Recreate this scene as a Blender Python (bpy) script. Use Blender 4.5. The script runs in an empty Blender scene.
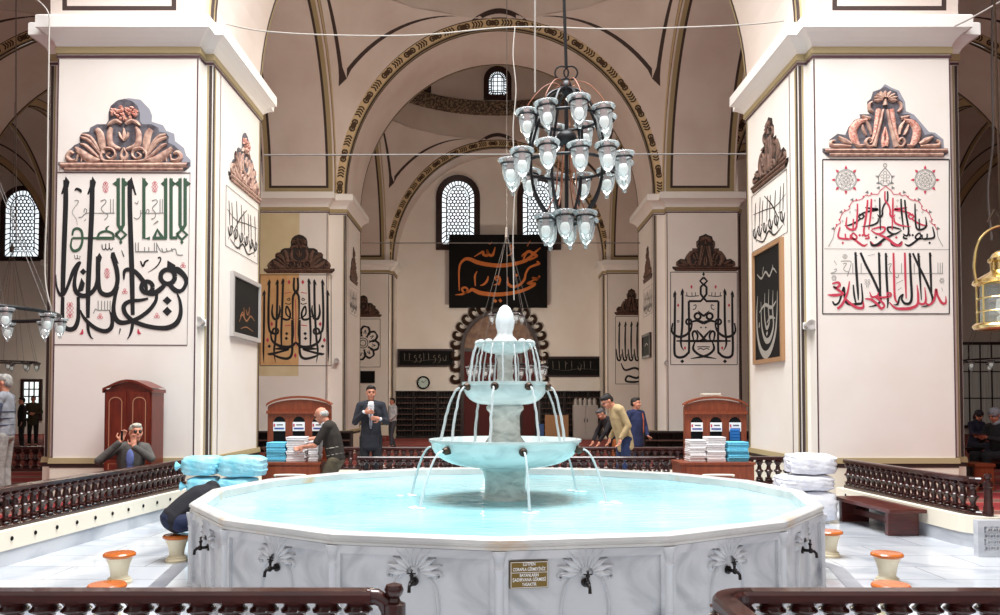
import bpy, bmesh, math, random
from mathutils import Vector, Matrix, Quaternion
R = random.Random(7)
PI = math.pi
S = bpy.context.scene
C = S.collection

# ------------------------------------------------------------------ camera
F, CX, CY, CAMZ, PITCH = 823.0, 494.0, 376.0, 1.68, math.radians(1.8)
cam = bpy.data.cameras.new('camera')
cam.sensor_width = 36.0
cam.lens = F * 36.0 / 1000.0
cam.shift_x = (500.0 - CX) / 1000.0
cam.shift_y = (CY - 307.5) / 1000.0
cam.clip_end = 300
camo = bpy.data.objects.new('camera', cam)
camo.location = (0, 0, CAMZ)
camo.rotation_euler = (PI / 2 + PITCH, 0, 0)
C.objects.link(camo)
S.camera = camo

# ------------------------------------------------------------------ world, lights, exposure
w = bpy.data.worlds.new('world')
S.world = w
w.use_nodes = True
bg = w.node_tree.nodes['Background']
bg.inputs[0].default_value = (1.0, 0.97, 0.95, 1)
bg.inputs[1].default_value = 0.62


def area(name, loc, size, power, color=(1, 1, 1), rot=(0, 0, 0), size_y=None):
    l = bpy.data.lights.new(name, 'AREA')
    l.energy = power
    l.color = color
    l.size = size
    if size_y:
        l.shape = 'RECTANGLE'
        l.size_y = size_y
    o = bpy.data.objects.new(name, l)
    o.location = loc
    o.rotation_euler = rot
    C.objects.link(o)
    return o


def bulb(name, loc, power, color=(1, .89, .72), rad=.5):
    l = bpy.data.lights.new(name, 'POINT')
    l.energy = power
    l.color = color
    l.shadow_soft_size = rad
    o = bpy.data.objects.new(name, l)
    o.location = loc
    C.objects.link(o)


# daylight falling through the glazed opening above the fountain court
area('oculus_daylight', (0.15, 7.4, 15.0), 8.0, 4200, (.97, .99, 1.0))
# added interior fill lamps, standing in for chandeliers and drum windows
for bx_, by_, bp_ in ((0.2, 30.2, 330), (-10.8, 29.6, 12), (11.2, 29.6, 12), (22, 29.6, 12)):
    bulb('chandelier_fill', (bx_, by_, 3.4), bp_)
bulb('chandelier_fill', (-1.2, 17.6, 6.6), 400)  # raised and set left of its chandelier to brighten vault and left pillar
bulb('side_room_lamp', (-18.2, 32.6, 2.4), 70, (1, .93, .8), .3)
S.view_settings.view_transform = 'Standard'
S.view_settings.look = 'None'
S.view_settings.gamma = 1.0
S.view_settings.use_curve_mapping = False
S.view_settings.exposure = 0.2


# ------------------------------------------------------------------ pixel -> place helpers
def _dir(px, py):
    u, v = (px - CX) / F, -(py - CY) / F
    c, s = math.cos(PITCH), math.sin(PITCH)
    return Vector((u, c - v * s, s + v * c))


def P(px, py, Y):
    d = _dir(px, py)
    t = Y / d.y
    return Vector((d.x * t, Y, CAMZ + d.z * t))


def PX(px, py, X):
    d = _dir(px, py)
    t = X / d.x
    return Vector((X, d.y * t, CAMZ + d.z * t))


def PZ(px, py, Z):
    d = _dir(px, py)
    t = (Z - CAMZ) / d.z
    return Vector((d.x * t, d.y * t, Z))


# ------------------------------------------------------------------ materials
def lin(c):
    def f(v):
        v /= 255.0
        return v / 12.92 if v <= .04045 else ((v + .055) / 1.055) ** 2.4
    return (f(c[0]), f(c[1]), f(c[2]), 1)


def mat(name, c, rough=.6, metal=0.0, c2=None, scale=8.0, bump=0.0, bscale=None, emit=None, es=0.0, spec=.5, detail=4, coat=0.0, stretch=None, lo=.35, hi=.65):
    m = bpy.data.materials.new(name)
    m.use_nodes = True
    nt = m.node_tree
    b = nt.nodes['Principled BSDF']
    b.inputs['Base Color'].default_value = lin(c)
    b.inputs['Roughness'].default_value = rough
    b.inputs['Metallic'].default_value = metal
    b.inputs['Specular IOR Level'].default_value = spec
    b.inputs['Coat Weight'].default_value = coat
    tc = nt.nodes.new('ShaderNodeTexCoord')
    vec = tc.outputs['Object']
    if stretch:
        mp = nt.nodes.new('ShaderNodeMapping')
        mp.inputs['Scale'].default_value = stretch
        nt.links.new(vec, mp.inputs['Vector'])
        vec = mp.outputs['Vector']
    if c2 is not None:
        n = nt.nodes.new('ShaderNodeTexNoise')
        n.inputs['Scale'].default_value = scale
        n.inputs['Detail'].default_value = detail
        nt.links.new(vec, n.inputs['Vector'])
        r = nt.nodes.new('ShaderNodeValToRGB')
        r.color_ramp.elements[0].position = lo
        r.color_ramp.elements[1].position = hi
        r.color_ramp.elements[0].color = lin(c)
        r.color_ramp.elements[1].color = lin(c2)
        nt.links.new(n.outputs['Fac'], r.inputs['Fac'])
        nt.links.new(r.outputs['Color'], b.inputs['Base Color'])
    if bump:
        n2 = nt.nodes.new('ShaderNodeTexNoise')
        n2.inputs['Scale'].default_value = bscale or scale
        n2.inputs['Detail'].default_value = 3
        nt.links.new(vec, n2.inputs['Vector'])
        bp = nt.nodes.new('ShaderNodeBump')
        bp.inputs['Strength'].default_value = bump
        bp.inputs['Distance'].default_value = .02
        nt.links.new(n2.outputs['Fac'], bp.inputs['Height'])
        nt.links.new(bp.outputs['Normal'], b.inputs['Normal'])
    if emit:
        b.inputs['Emission Color'].default_value = lin(emit)
        b.inputs['Emission Strength'].default_value = es
    return m


M = {}
M['paint'] = mat('wall_paint', (240, 233, 226), .75, c2=(236, 227, 218), scale=1.2)
M['vault'] = mat('vault_paint', (226, 213, 204), .8, c2=(216, 200, 190), scale=.8)
M['white'] = mat('white_moulding', (243, 239, 234), .6)
M['olive'] = mat('olive_band', (168, 150, 112), .7)
M['dark'] = mat('dark_line', (62, 46, 42), .7)
M['plum'] = mat('plum_line', (84, 56, 62), .7)
M['cornice'] = mat('painted_cornice', (70, 58, 50), .8, c2=(150, 130, 105), scale=14, lo=.45, hi=.6)
M['orn'] = mat('ornament_band', (214, 190, 150), .8)
M['ornd'] = mat('ornament_motif', (78, 58, 42), .8)
M['tanpatch'] = mat('aged_paint', (224, 208, 170), .8, c2=(216, 198, 156), scale=2)
M['orangepatch'] = mat('aged_panel', (222, 180, 128), .8, c2=(210, 162, 108), scale=3)
M['ink'] = mat('black_ink', (24, 23, 26), .6)
M['ink_green'] = mat('green_ink', (58, 86, 66), .6)
M['ink_red'] = mat('red_ink', (200, 62, 84), .6)
M['ink_grey'] = mat('grey_ink', (120, 122, 120), .6)
M['crest'] = mat('crest_leaf', (158, 118, 106), .7, c2=(208, 172, 152), scale=16)
M['crest_red'] = mat('crest_flower', (190, 104, 90), .7, c2=(232, 190, 170), scale=40)
M['crest_back'] = mat('crest_ground', (72, 66, 72), .8, c2=(110, 108, 116), scale=10)
M['crest_shadow'] = mat('crest_painted_shadow', (150, 150, 160), .8)  # trompe-l'oeil shadow beside the crest, painted on the wall as flat colour
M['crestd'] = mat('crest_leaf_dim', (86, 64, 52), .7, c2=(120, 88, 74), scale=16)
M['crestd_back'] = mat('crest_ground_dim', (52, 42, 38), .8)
M['wood'] = mat('mahogany', (58, 20, 16), .28, c2=(42, 13, 11), scale=6, stretch=(1, 1, 8), coat=.3)
M['wood_dark'] = mat('dark_mahogany', (52, 24, 20), .4, c2=(36, 16, 14), scale=8)
M['cab'] = mat('cherry_wood', (140, 66, 34), .35, c2=(120, 50, 24), scale=5, stretch=(6, 6, 1))
M['wardrobe'] = mat('wardrobe_wood', (112, 36, 18), .3, c2=(92, 26, 14), scale=5, stretch=(6, 6, 1))
M['shelf'] = mat('black_brown_wood', (44, 34, 32), .5, c2=(34, 26, 24), scale=8)
M['benchw'] = mat('bench_wood', (92, 34, 26), .3, c2=(74, 25, 20), scale=6, stretch=(1, 1, 8), coat=.2)
M['black'] = mat('black', (9, 9, 10), .7, spec=.2)
M['iron'] = mat('black_iron', (26, 26, 30), .45, metal=.3)
M['brass'] = mat('brass', (232, 206, 142), .2, metal=1.0)
M['bronze'] = mat('bronze', (74, 56, 44), .4, metal=.6)
M['tapm'] = mat('tap_metal', (46, 42, 42), .3, metal=.8)
M['orangew'] = mat('orange_wood', (206, 110, 34), .25, c2=(186, 92, 28), scale=8, coat=.4)
M['ivory'] = mat('ivory_stone', (232, 222, 194), .5, c2=(214, 198, 164), scale=5)
M['cream'] = mat('cream_kerb', (238, 230, 212), .6)
M['paper'] = mat('paper', (240, 240, 240), .8)
M['gold'] = mat('gold_plate', (122, 98, 40), .35, metal=.3)
M['towelb'] = mat('blue_towel', (96, 190, 222), .95, c2=(120, 206, 232), scale=30, bump=.4, bscale=80)
M['towelw'] = mat('white_towel', (240, 236, 236), .95, bump=.4, bscale=80)
M['plasb'] = mat('blue_plastic', (128, 214, 236), .35, c2=(176, 232, 246), scale=5, bump=.6, bscale=14)
M['plasw'] = mat('white_plastic', (232, 234, 244), .35, c2=(246, 246, 250), scale=5, bump=.6, bscale=14)
M['grey'] = mat('grey_metal', (176, 170, 166), .5)
M['pane'] = mat('daylight_pane', (225, 235, 240), .3, emit=(228, 238, 244), es=1.15)
M['paneb'] = mat('coloured_pane', (200, 220, 200), .3, emit=(232, 240, 240), es=1.0)
M['panec'] = mat('curtained_pane', (150, 140, 130), .6, c2=(120, 110, 102), scale=3, stretch=(6, 1, .1), emit=(170, 160, 150), es=.12)
M['lattice'] = mat('window_lattice', (70, 66, 70), .6)
M['orange'] = mat('orange_script', (204, 112, 44), .6)
M['silver'] = mat('silver_script', (150, 145, 138), .5)
M['cord'] = mat('white_cord', (178, 172, 164), .6)
M['wire'] = mat('grey_wire', (120, 114, 110), .5)
M['bulbm'] = mat('white_bulb', (246, 246, 244), .3, emit=(255, 252, 245), es=.25)
M['foam'] = mat('white_water', (238, 246, 250), .25)
M['mihrab'] = mat('mihrab_stone', (150, 120, 100), .6, c2=(120, 90, 74), scale=4)
M['redcloth'] = mat('red_cloth', (84, 28, 28), .8)
M['tan'] = mat('tan_board', (160, 120, 84), .6)


def marble(name, c1, c2, scale=1.4, rough=.18, dist=2.2, lo=.42, hi=.74, c3=None):
    m = bpy.data.materials.new(name)
    m.use_nodes = True
    nt = m.node_tree
    b = nt.nodes['Principled BSDF']
    b.inputs['Roughness'].default_value = rough
    tc = nt.nodes.new('ShaderNodeTexCoord')
    mp = nt.nodes.new('ShaderNodeMapping')
    mp.inputs['Scale'].default_value = (1, 1, 2.2)
    mp.inputs['Rotation'].default_value = (.3, .5, .4)
    nt.links.new(tc.outputs['Object'], mp.inputs['Vector'])
    n = nt.nodes.new('ShaderNodeTexNoise')
    n.inputs['Scale'].default_value = scale
    n.inputs['Detail'].default_value = 8
    n.inputs['Distortion'].default_value = dist
    nt.links.new(mp.outputs['Vector'], n.inputs['Vector'])
    r = nt.nodes.new('ShaderNodeValToRGB')
    r.color_ramp.elements[0].position = lo
    r.color_ramp.elements[1].position = hi
    r.color_ramp.elements[0].color = lin(c1)
    r.color_ramp.elements[1].color = lin(c2)
    nt.links.new(n.outputs['Fac'], r.inputs['Fac'])
    out = r.outputs['Color']
    if c3:
        n2 = nt.nodes.new('ShaderNodeTexNoise')
        n2.inputs['Scale'].default_value = 2.3
        n2.inputs['Detail'].default_value = 5
        nt.links.new(tc.outputs['Object'], n2.inputs['Vector'])
        r2 = nt.nodes.new('ShaderNodeValToRGB')
        r2.color_ramp.elements[0].position = .6
        r2.color_ramp.elements[1].position = .75
        nt.links.new(n2.outputs['Fac'], r2.inputs['Fac'])
        mx = nt.nodes.new('ShaderNodeMix')
        mx.data_type = 'RGBA'
        nt.links.new(r2.outputs['Color'], mx.inputs[0])
        nt.links.new(out, mx.inputs[6])
        mx.inputs[7].default_value = lin(c3)
        out = mx.outputs[2]
    nt.links.new(out, b.inputs['Base Color'])
    return m


M['marble'] = marble('grey_marble', (206, 208, 212), (120, 126, 136), 1.1, .25, 2.4, .45, .85)
M['rim'] = marble('rim_marble', (214, 213, 210), (186, 186, 186), 2, .25, 1, .4, .8, c3=(206, 168, 120))
M['fount'] = marble('fountain_marble', (208, 218, 217), (168, 184, 186), 3, .2, 1.5, .45, .8)
M['fountg'] = marble('wet_marble', (210, 214, 208), (164, 170, 166), 5, .2, 1.5, .4, .7)
M['kerb'] = marble('kerb_marble', (204, 207, 212), (156, 162, 172), .9, .3, 1.5, .42, .7)


def floor_marble():
    m = marble('floor_marble', (200, 204, 210), (146, 153, 164), .8, .12, 1.6, .45, .75)
    nt = m.node_tree
    b = nt.nodes['Principled BSDF']
    src = b.inputs['Base Color'].links[0].from_socket
    tc = nt.nodes.new('ShaderNodeTexCoord')
    br = nt.nodes.new('ShaderNodeTexBrick')
    br.inputs['Scale'].default_value = 1.0
    br.inputs['Brick Width'].default_value = 1.3
    br.inputs['Row Height'].default_value = .55
    br.inputs['Mortar Size'].default_value = .006
    br.inputs['Color1'].default_value = (1, 1, 1, 1)
    br.inputs['Color2'].default_value = (.74, .76, .80, 1)
    br.inputs['Mortar'].default_value = (.5, .5, .52, 1)
    br.inputs['Bias'].default_value = -.55
    nt.links.new(tc.outputs['Object'], br.inputs['Vector'])
    mx = nt.nodes.new('ShaderNodeMix')
    mx.data_type = 'RGBA'
    mx.blend_type = 'MULTIPLY'
    mx.inputs[0].default_value = 1
    nt.links.new(src, mx.inputs[6])
    nt.links.new(br.outputs['Color'], mx.inputs[7])
    nt.links.new(mx.outputs[2], b.inputs['Base Color'])
    return m


M['floor'] = floor_marble()


def carpet():
    m = mat('striped_carpet', (136, 28, 30), .95)
    nt = m.node_tree
    b = nt.nodes['Principled BSDF']
    tc = nt.nodes.new('ShaderNodeTexCoord')
    wv = nt.nodes.new('ShaderNodeTexWave')
    wv.bands_direction = 'Y'
    wv.inputs['Scale'].default_value = .26
    wv.inputs['Distortion'].default_value = .0
    nt.links.new(tc.outputs['Object'], wv.inputs['Vector'])
    r = nt.nodes.new('ShaderNodeValToRGB')
    e = r.color_ramp.elements
    e[0].position, e[0].color = .0, lin((126, 30, 32))
    e[1].position, e[1].color = 1.0, lin((120, 76, 66))
    x = e.new(.72)
    x.color = lin((142, 36, 34))
    x = e.new(.80)
    x.color = lin((190, 150, 130))
    x = e.new(.86)
    x.color = lin((96, 60, 56))
    nt.links.new(wv.outputs['Fac'], r.inputs['Fac'])
    nt.links.new(r.outputs['Color'], b.inputs['Base Color'])
    return m


M['carpet'] = carpet()


def water():
    m = mat('pool_water', (140, 206, 215), .06, c2=(186, 227, 231), scale=.9, lo=.35, hi=.7)
    nt = m.node_tree
    b = nt.nodes['Principled BSDF']
    b.inputs['IOR'].default_value = 1.33
    tc = nt.nodes.new('ShaderNodeTexCoord')
    mp = nt.nodes.new('ShaderNodeMapping')
    mp.inputs['Scale'].default_value = (3.0, 8.0, 1)
    nt.links.new(tc.outputs['Object'], mp.inputs['Vector'])
    n = nt.nodes.new('ShaderNodeTexNoise')
    n.inputs['Scale'].default_value = 1.4
    n.inputs['Detail'].default_value = 3
    nt.links.new(mp.outputs['Vector'], n.inputs['Vector'])
    bp = nt.nodes.new('ShaderNodeBump')
    bp.inputs['Strength'].default_value = .35
    bp.inputs['Distance'].default_value = .03
    nt.links.new(n.outputs['Fac'], bp.inputs['Height'])
    nt.links.new(bp.outputs['Normal'], b.inputs['Normal'])
    return m


M['water'] = water()


def clear(name, tint, gloss=.3, milk=.12):
    m = bpy.data.materials.new(name)
    m.use_nodes = True
    nt = m.node_tree
    for n in list(nt.nodes):
        nt.nodes.remove(n)
    o = nt.nodes.new('ShaderNodeOutputMaterial')
    t = nt.nodes.new('ShaderNodeBsdfTransparent')
    t.inputs[0].default_value = lin(tint)
    g = nt.nodes.new('ShaderNodeBsdfGlossy')
    g.inputs['Roughness'].default_value = .08
    d = nt.nodes.new('ShaderNodeBsdfDiffuse')
    d.inputs[0].default_value = (.9, .94, .95, 1)
    lw = nt.nodes.new('ShaderNodeLayerWeight')
    lw.inputs[0].default_value = gloss
    a = nt.nodes.new('ShaderNodeMixShader')
    b = nt.nodes.new('ShaderNodeMixShader')
    nt.links.new(lw.outputs['Fresnel'], a.inputs[0])
    nt.links.new(t.outputs[0], a.inputs[1])
    nt.links.new(g.outputs[0], a.inputs[2])
    b.inputs[0].default_value = milk
    nt.links.new(a.outputs[0], b.inputs[1])
    nt.links.new(d.outputs[0], b.inputs[2])
    nt.links.new(b.outputs[0], o.inputs[0])
    return m


M['glass'] = clear('clear_glass', (238, 244, 244), .3, .24)
M['jet'] = clear('falling_water', (240, 248, 250), .3, .55)


# ------------------------------------------------------------------ mesh builder
class MB:
    def __init__(s):
        s.v, s.f, s.m = [], [], []

    def face(s, pts, mi=0):
        i = len(s.v)
        s.v += [Vector(p) for p in pts]
        s.f.append(tuple(range(i, i + len(pts))))
        s.m.append(mi)

    def add(s, vs, fs, mi=0):
        i = len(s.v)
        s.v += [Vector(p) for p in vs]
        for f in fs:
            s.f.append(tuple(i + k for k in f))
            s.m.append(mi)

    def box(s, a, b, mi=0, mx=None, bev=0.0):
        x0, y0, z0 = a
        x1, y1, z1 = b
        if bev:
            bm = bmesh.new()
            bmesh.ops.create_cube(bm, size=1)
            for v in bm.verts:
                v.co = Vector(((x0 + x1) / 2 + v.co.x * (x1 - x0), (y0 + y1) / 2 + v.co.y * (y1 - y0), (z0 + z1) / 2 + v.co.z * (z1 - z0)))
            bmesh.ops.bevel(bm, geom=bm.edges[:], offset=bev, segments=2, profile=.6, affect='EDGES')
            s.bm(bm, mx, mi)
            return
        vs = [(x0, y0, z0), (x1, y0, z0), (x1, y1, z0), (x0, y1, z0), (x0, y0, z1), (x1, y0, z1), (x1, y1, z1), (x0, y1, z1)]
        if mx:
            vs = [mx @ Vector(p) for p in vs]
        s.add(vs, [(0, 3, 2, 1), (4, 5, 6, 7), (0, 1, 5, 4), (1, 2, 6, 5), (2, 3, 7, 6), (3, 0, 4, 7)], mi)

    def bm(s, bm, mx=None, mi=0):
        bm.verts.index_update()
        vs = [(mx @ v.co) if mx else v.co.copy() for v in bm.verts]
        s.add(vs, [[v.index for v in f.verts] for f in bm.faces], mi)
        bm.free()

    def ball(s, c, r, mx=None, seg=12, mi=0):
        bm = bmesh.new()
        bmesh.ops.create_uvsphere(bm, u_segments=seg, v_segments=max(6, seg // 2), radius=1)
        rr = r if hasattr(r, '__len__') else (r, r, r)
        for v in bm.verts:
            v.co = Vector((v.co.x * rr[0], v.co.y * rr[1], v.co.z * rr[2])) + Vector(c)
        s.bm(bm, mx, mi)

    def lathe(s, prof, n=24, c=(0, 0, 0), mx=None, mi=0, rfun=None, open_=False):
        c = Vector(c)
        vs, fs = [], []
        k = len(prof)
        for j in range(n):
            a = 2 * PI * j / n
            for (r, z) in prof:
                q = r * (rfun(a, r, z) if rfun else 1)
                p = c + Vector((q * math.cos(a), q * math.sin(a), z))
                vs.append(mx @ p if mx else p)
        for j in range(n):
            j2 = (j + 1) % n
            for i in range(k - 1):
                fs.append((j * k + i, j2 * k + i, j2 * k + i + 1, j * k + i + 1))
        closed = prof[0] == prof[-1] or open_
        if prof[0][0] > 1e-4 and not closed:
            fs.append(tuple(j * k for j in reversed(range(n))))
        if prof[-1][0] > 1e-4 and not closed:
            fs.append(tuple(j * k + k - 1 for j in range(n)))
        s.add(vs, fs, mi)

    def tube(s, pts, r, n=8, mi=0, cap=True):
        pts = [Vector(p) for p in pts]
        rs = r if hasattr(r, '__len__') else [r] * len(pts)
        vs, fs = [], []
        up = None
        for i, p in enumerate(pts):
            t = (pts[min(i + 1, len(pts) - 1)] - pts[max(i - 1, 0)]).normalized()
            if up is None:
                up = t.orthogonal().normalized()
            else:
                up = (up - t * up.dot(t))
                up = up.normalized() if up.length > 1e-6 else t.orthogonal().normalized()
            bn = t.cross(up)
            for j in range(n):
                a = 2 * PI * j / n
                vs.append(p + (up * math.cos(a) + bn * math.sin(a)) * rs[i])
        for i in range(len(pts) - 1):
            for j in range(n):
                j2 = (j + 1) % n
                fs.append((i * n + j, i * n + j2, (i + 1) * n + j2, (i + 1) * n + j))
        if cap:
            fs.append(tuple(reversed(range(n))))
            fs.append(tuple((len(pts) - 1) * n + j for j in range(n)))
        s.add(vs, fs, mi)

    def prism(s, poly, fn, d, mi=0):
        """poly of 2-D points, fn(a,b,depth)->Vector, extruded from depth 0 to d"""
        n = len(poly)
        vs = [fn(a, b, d) for a, b in poly] + [fn(a, b, 0) for a, b in poly]
        fs = [tuple(range(n)), tuple(reversed(range(n, 2 * n)))]
        for i in range(n):
            j = (i + 1) % n
            fs.append((i, n + i, n + j, j))
        s.add(vs, fs, mi)

    def build(s, name, mats, parent=None, smooth=False, loc=None, kind=None, fixn=True, angle=None):
        me = bpy.data.meshes.new(name)
        me.from_pydata([tuple(v) for v in s.v], [], s.f)
        if not isinstance(mats, (list, tuple)):
            mats = [mats]
        for m in mats:
            me.materials.append(m)
        if len(mats) > 1:
            me.polygons.foreach_set('material_index', s.m)
        if fixn:
            bm = bmesh.new()
            bm.from_mesh(me)
            bmesh.ops.recalc_face_normals(bm, faces=bm.faces[:])
            bm.to_mesh(me)
            bm.free()
        if smooth:
            me.polygons.foreach_set('use_smooth', [True] * len(me.polygons))
            me.set_sharp_from_angle(angle=math.radians(angle or 40))
        me.update()
        o = bpy.data.objects.new(name, me)
        C.objects.link(o)
        if parent:
            o.parent = parent
        if loc is not None:
            o.location = loc
        if kind:
            o['kind'] = kind
        return o


def thing(name, label, cat, loc=(0, 0, 0), rz=0.0, group=None):
    o = bpy.data.objects.new(name, None)
    o.empty_display_size = .1
    C.objects.link(o)
    o.location = loc
    o.rotation_euler = (0, 0, rz)
    o['label'] = label
    o['category'] = cat
    if group:
        o['group'] = group
    return o


def tag(o, label, cat, group=None, kind=None):
    o['label'] = label
    o['category'] = cat
    if group:
        o['group'] = group
    if kind:
        o['kind'] = kind
    return o


def dup(root, loc, rz=None, label=None, group=None):
    r = root.copy()
    C.objects.link(r)
    r.location = loc
    if rz is not None:
        r.rotation_euler = (0, 0, rz)
    if label:
        r['label'] = label
    if group:
        r['group'] = group
    for ch in list(root.children):
        c = ch.copy()
        C.objects.link(c)
        c.parent = r
        for g in ch.children:
            d = g.copy()
            C.objects.link(d)
            d.parent = c
    return r


def part(root, name, data, loc=(0, 0, 0), rot=(0, 0, 0)):
    o = bpy.data.objects.new(name, data)
    C.objects.link(o)
    o.parent = root
    o.location = loc
    o.rotation_euler = rot
    return o


# ------------------------------------------------------------------ lettering strokes on a surface
def cat(pts, n=6):
    if len(pts) < 3:
        return [tuple(map(float, p)) for p in pts]
    out = []
    k = len(pts)
    for i in range(k - 1):
        p0, p1, p2, p3 = pts[max(i - 1, 0)], pts[i], pts[i + 1], pts[min(i + 2, k - 1)]
        for j in range(n):
            t = j / n
            q = []
            for d in range(len(p1)):
                q.append(.5 * (2 * p1[d] + (p2[d] - p0[d]) * t + (2 * p0[d] - 5 * p1[d] + 4 * p2[d] - p3[d]) * t * t + (3 * p1[d] - p0[d] - 3 * p2[d] + p3[d]) * t ** 3))
            out.append(tuple(q))
    out.append(tuple(map(float, pts[-1])))
    return out


def interp(ws, t):
    if not hasattr(ws, '__len__'):
        return ws
    x = t * (len(ws) - 1)
    i = min(int(x), len(ws) - 2)
    return ws[i] + (ws[i + 1] - ws[i]) * (x - i)


class Canvas:
    """a flat patch of wall: fn(a,b) -> point, n = outward normal"""

    def __init__(s, fn, n, org=None):
        s.fn, s.n = fn, Vector(n)
        s.org = Vector(org) if org is not None else Vector((0, 0, 0))

    def pt(s, a, b, d=.004):
        return s.fn(a, b) + s.n * d - s.org

    def mirror(s, c):
        return Canvas(lambda a, b: s.fn(2 * c - a, b), s.n, s.org)


def front(x0, y0, sc, Y, org=None):
    return Canvas(lambda a, b: P(x0 + a / sc, y0 + b / sc, Y), (0, -1, 0), org)


_lay = [0]


def stroke(mb, cv, pts, wd, d=.004, raw=False, mi=0):
    _lay[0] = (_lay[0] + 1) % 24
    d = d + _lay[0] * .00012
    q = pts if raw else cat(pts)
    L, n = [], len(q)
    for i in range(n):
        a, b = q[max(i - 1, 0)], q[min(i + 1, n - 1)]
        dx, dy = b[0] - a[0], b[1] - a[1]
        l = math.hypot(dx, dy) or 1
        h = interp(wd, i / (n - 1)) / 2
        L.append(((q[i][0] - dy / l * h, q[i][1] + dx / l * h), (q[i][0] + dy / l * h, q[i][1] - dx / l * h)))
    for i in range(n - 1):
        mb.face([cv.pt(*L[i][0], d), cv.pt(*L[i][1], d), cv.pt(*L[i + 1][1], d), cv.pt(*L[i + 1][0], d)], mi)


def poly(mb, cv, pts, d=.004, mi=0):
    mb.face([cv.pt(a, b, d) for a, b in pts], mi)


def ring(mb, cv, c, r, wd, d=.004, n=16, ry=None, mi=0):
    ry = ry or r
    stroke(mb, cv, [(c[0] + r * math.cos(2 * PI * i / n), c[1] + ry * math.sin(2 * PI * i / n)) for i in range(n + 1)], wd, d, True, mi)


def rhomb(mb, cv, c, r, d=.004, ry=None, mi=0):
    ry = ry or r
    poly(mb, cv, [(c[0] - r, c[1]), (c[0], c[1] + ry), (c[0] + r, c[1]), (c[0], c[1] - ry)], d, mi)


def rect_line(mb, cv, x0, y0, x1, y1, wd, d=.004, mi=0):
    for a, b in (((x0, y0), (x1, y0)), ((x1, y0), (x1, y1)), ((x1, y1), (x0, y1)), ((x0, y1), (x0, y0))):
        stroke(mb, cv, [a, b], wd, d, True, mi)


def relief(mb, cv, pts, wd, h, mi=0, d0=.0):
    """a rounded raised band following pts on the canvas"""
    q = cat(pts, 5)
    n = len(q)
    prof = [(-1, 0), (-.7, .7), (0, 1), (.7, .7), (1, 0)]
    vs, fs = [], []
    for i in range(n):
        a, b = q[max(i - 1, 0)], q[min(i + 1, n - 1)]
        dx, dy = b[0] - a[0], b[1] - a[1]
        l = math.hypot(dx, dy) or 1
        hw = interp(wd, i / (n - 1)) / 2
        for u, z in prof:
            vs.append(cv.pt(q[i][0] - dy / l * hw * u, q[i][1] + dx / l * hw * u, d0 + h * z))
    k = len(prof)
    for i in range(n - 1):
        for j in range(k - 1):
            fs.append((i * k + j, i * k + j + 1, (i + 1) * k + j + 1, (i + 1) * k + j))
    mb.add(vs, fs, mi)



# ================================================================== STRUCTURE
BX = [-28.2, -17.3, -5.295, 5.63, 17.7, 28.6]      # pier centre lines across the nave
PY = [13.31, 24.31, 35.15]                            # pier rows in depth
ARMX, SIDEX, ARMY, SIDEY = .985, 1.13, 1.51, 1.26
ZS = [7.22, 7.5, 7.48]
RISE = 4.75
COURT, CARP, AISLE = .15, .15, .36


# x range of the front arm and of the side arm, per pillar column and row
XR_ = {(2, 0): (-6.33, -4.285, -6.57, -4.165), (3, 0): (4.63, 6.62, 4.50, 6.87),
       (2, 1): (-6.66, -4.64, -6.80, -4.165), (3, 1): (4.81, 6.81, 4.50, 6.95)}


def xrange_(cx, cy):
    k = (BX.index(cx), PY.index(cy))
    return XR_.get(k, (cx - ARMX, cx + ARMX, cx - SIDEX, cx + SIDEX))


def cross(cx, cy, d=0.0):
    a0, a1, b0, b1 = xrange_(cx, cy)
    a0, a1, b0, b1, e, f = a0 - d, a1 + d, b0 - d, b1 + d, ARMY + d, SIDEY + d
    q = [(a0, -e), (a1, -e), (a1, -f), (b1, -f), (b1, f), (a1, f), (a1, e), (a0, e), (a0, f), (b0, f), (b0, -f), (a0, -f)]
    return [(x, cy + y) for x, y in q]


def loft(mb, cx, cy, layers, mi=0, cap=(False, False)):
    rings_ = [[Vector((x, y, z)) for x, y in cross(cx, cy, d)] for z, d in layers]
    for a, b in zip(rings_, rings_[1:]):
        for i in range(12):
            j = (i + 1) % 12
            mb.face([a[i], a[j], b[j], b[i]], mi)
    if cap[0]:
        mb.face(list(reversed(rings_[0])), mi)
    if cap[1]:
        mb.face(rings_[-1], mi)


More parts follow.
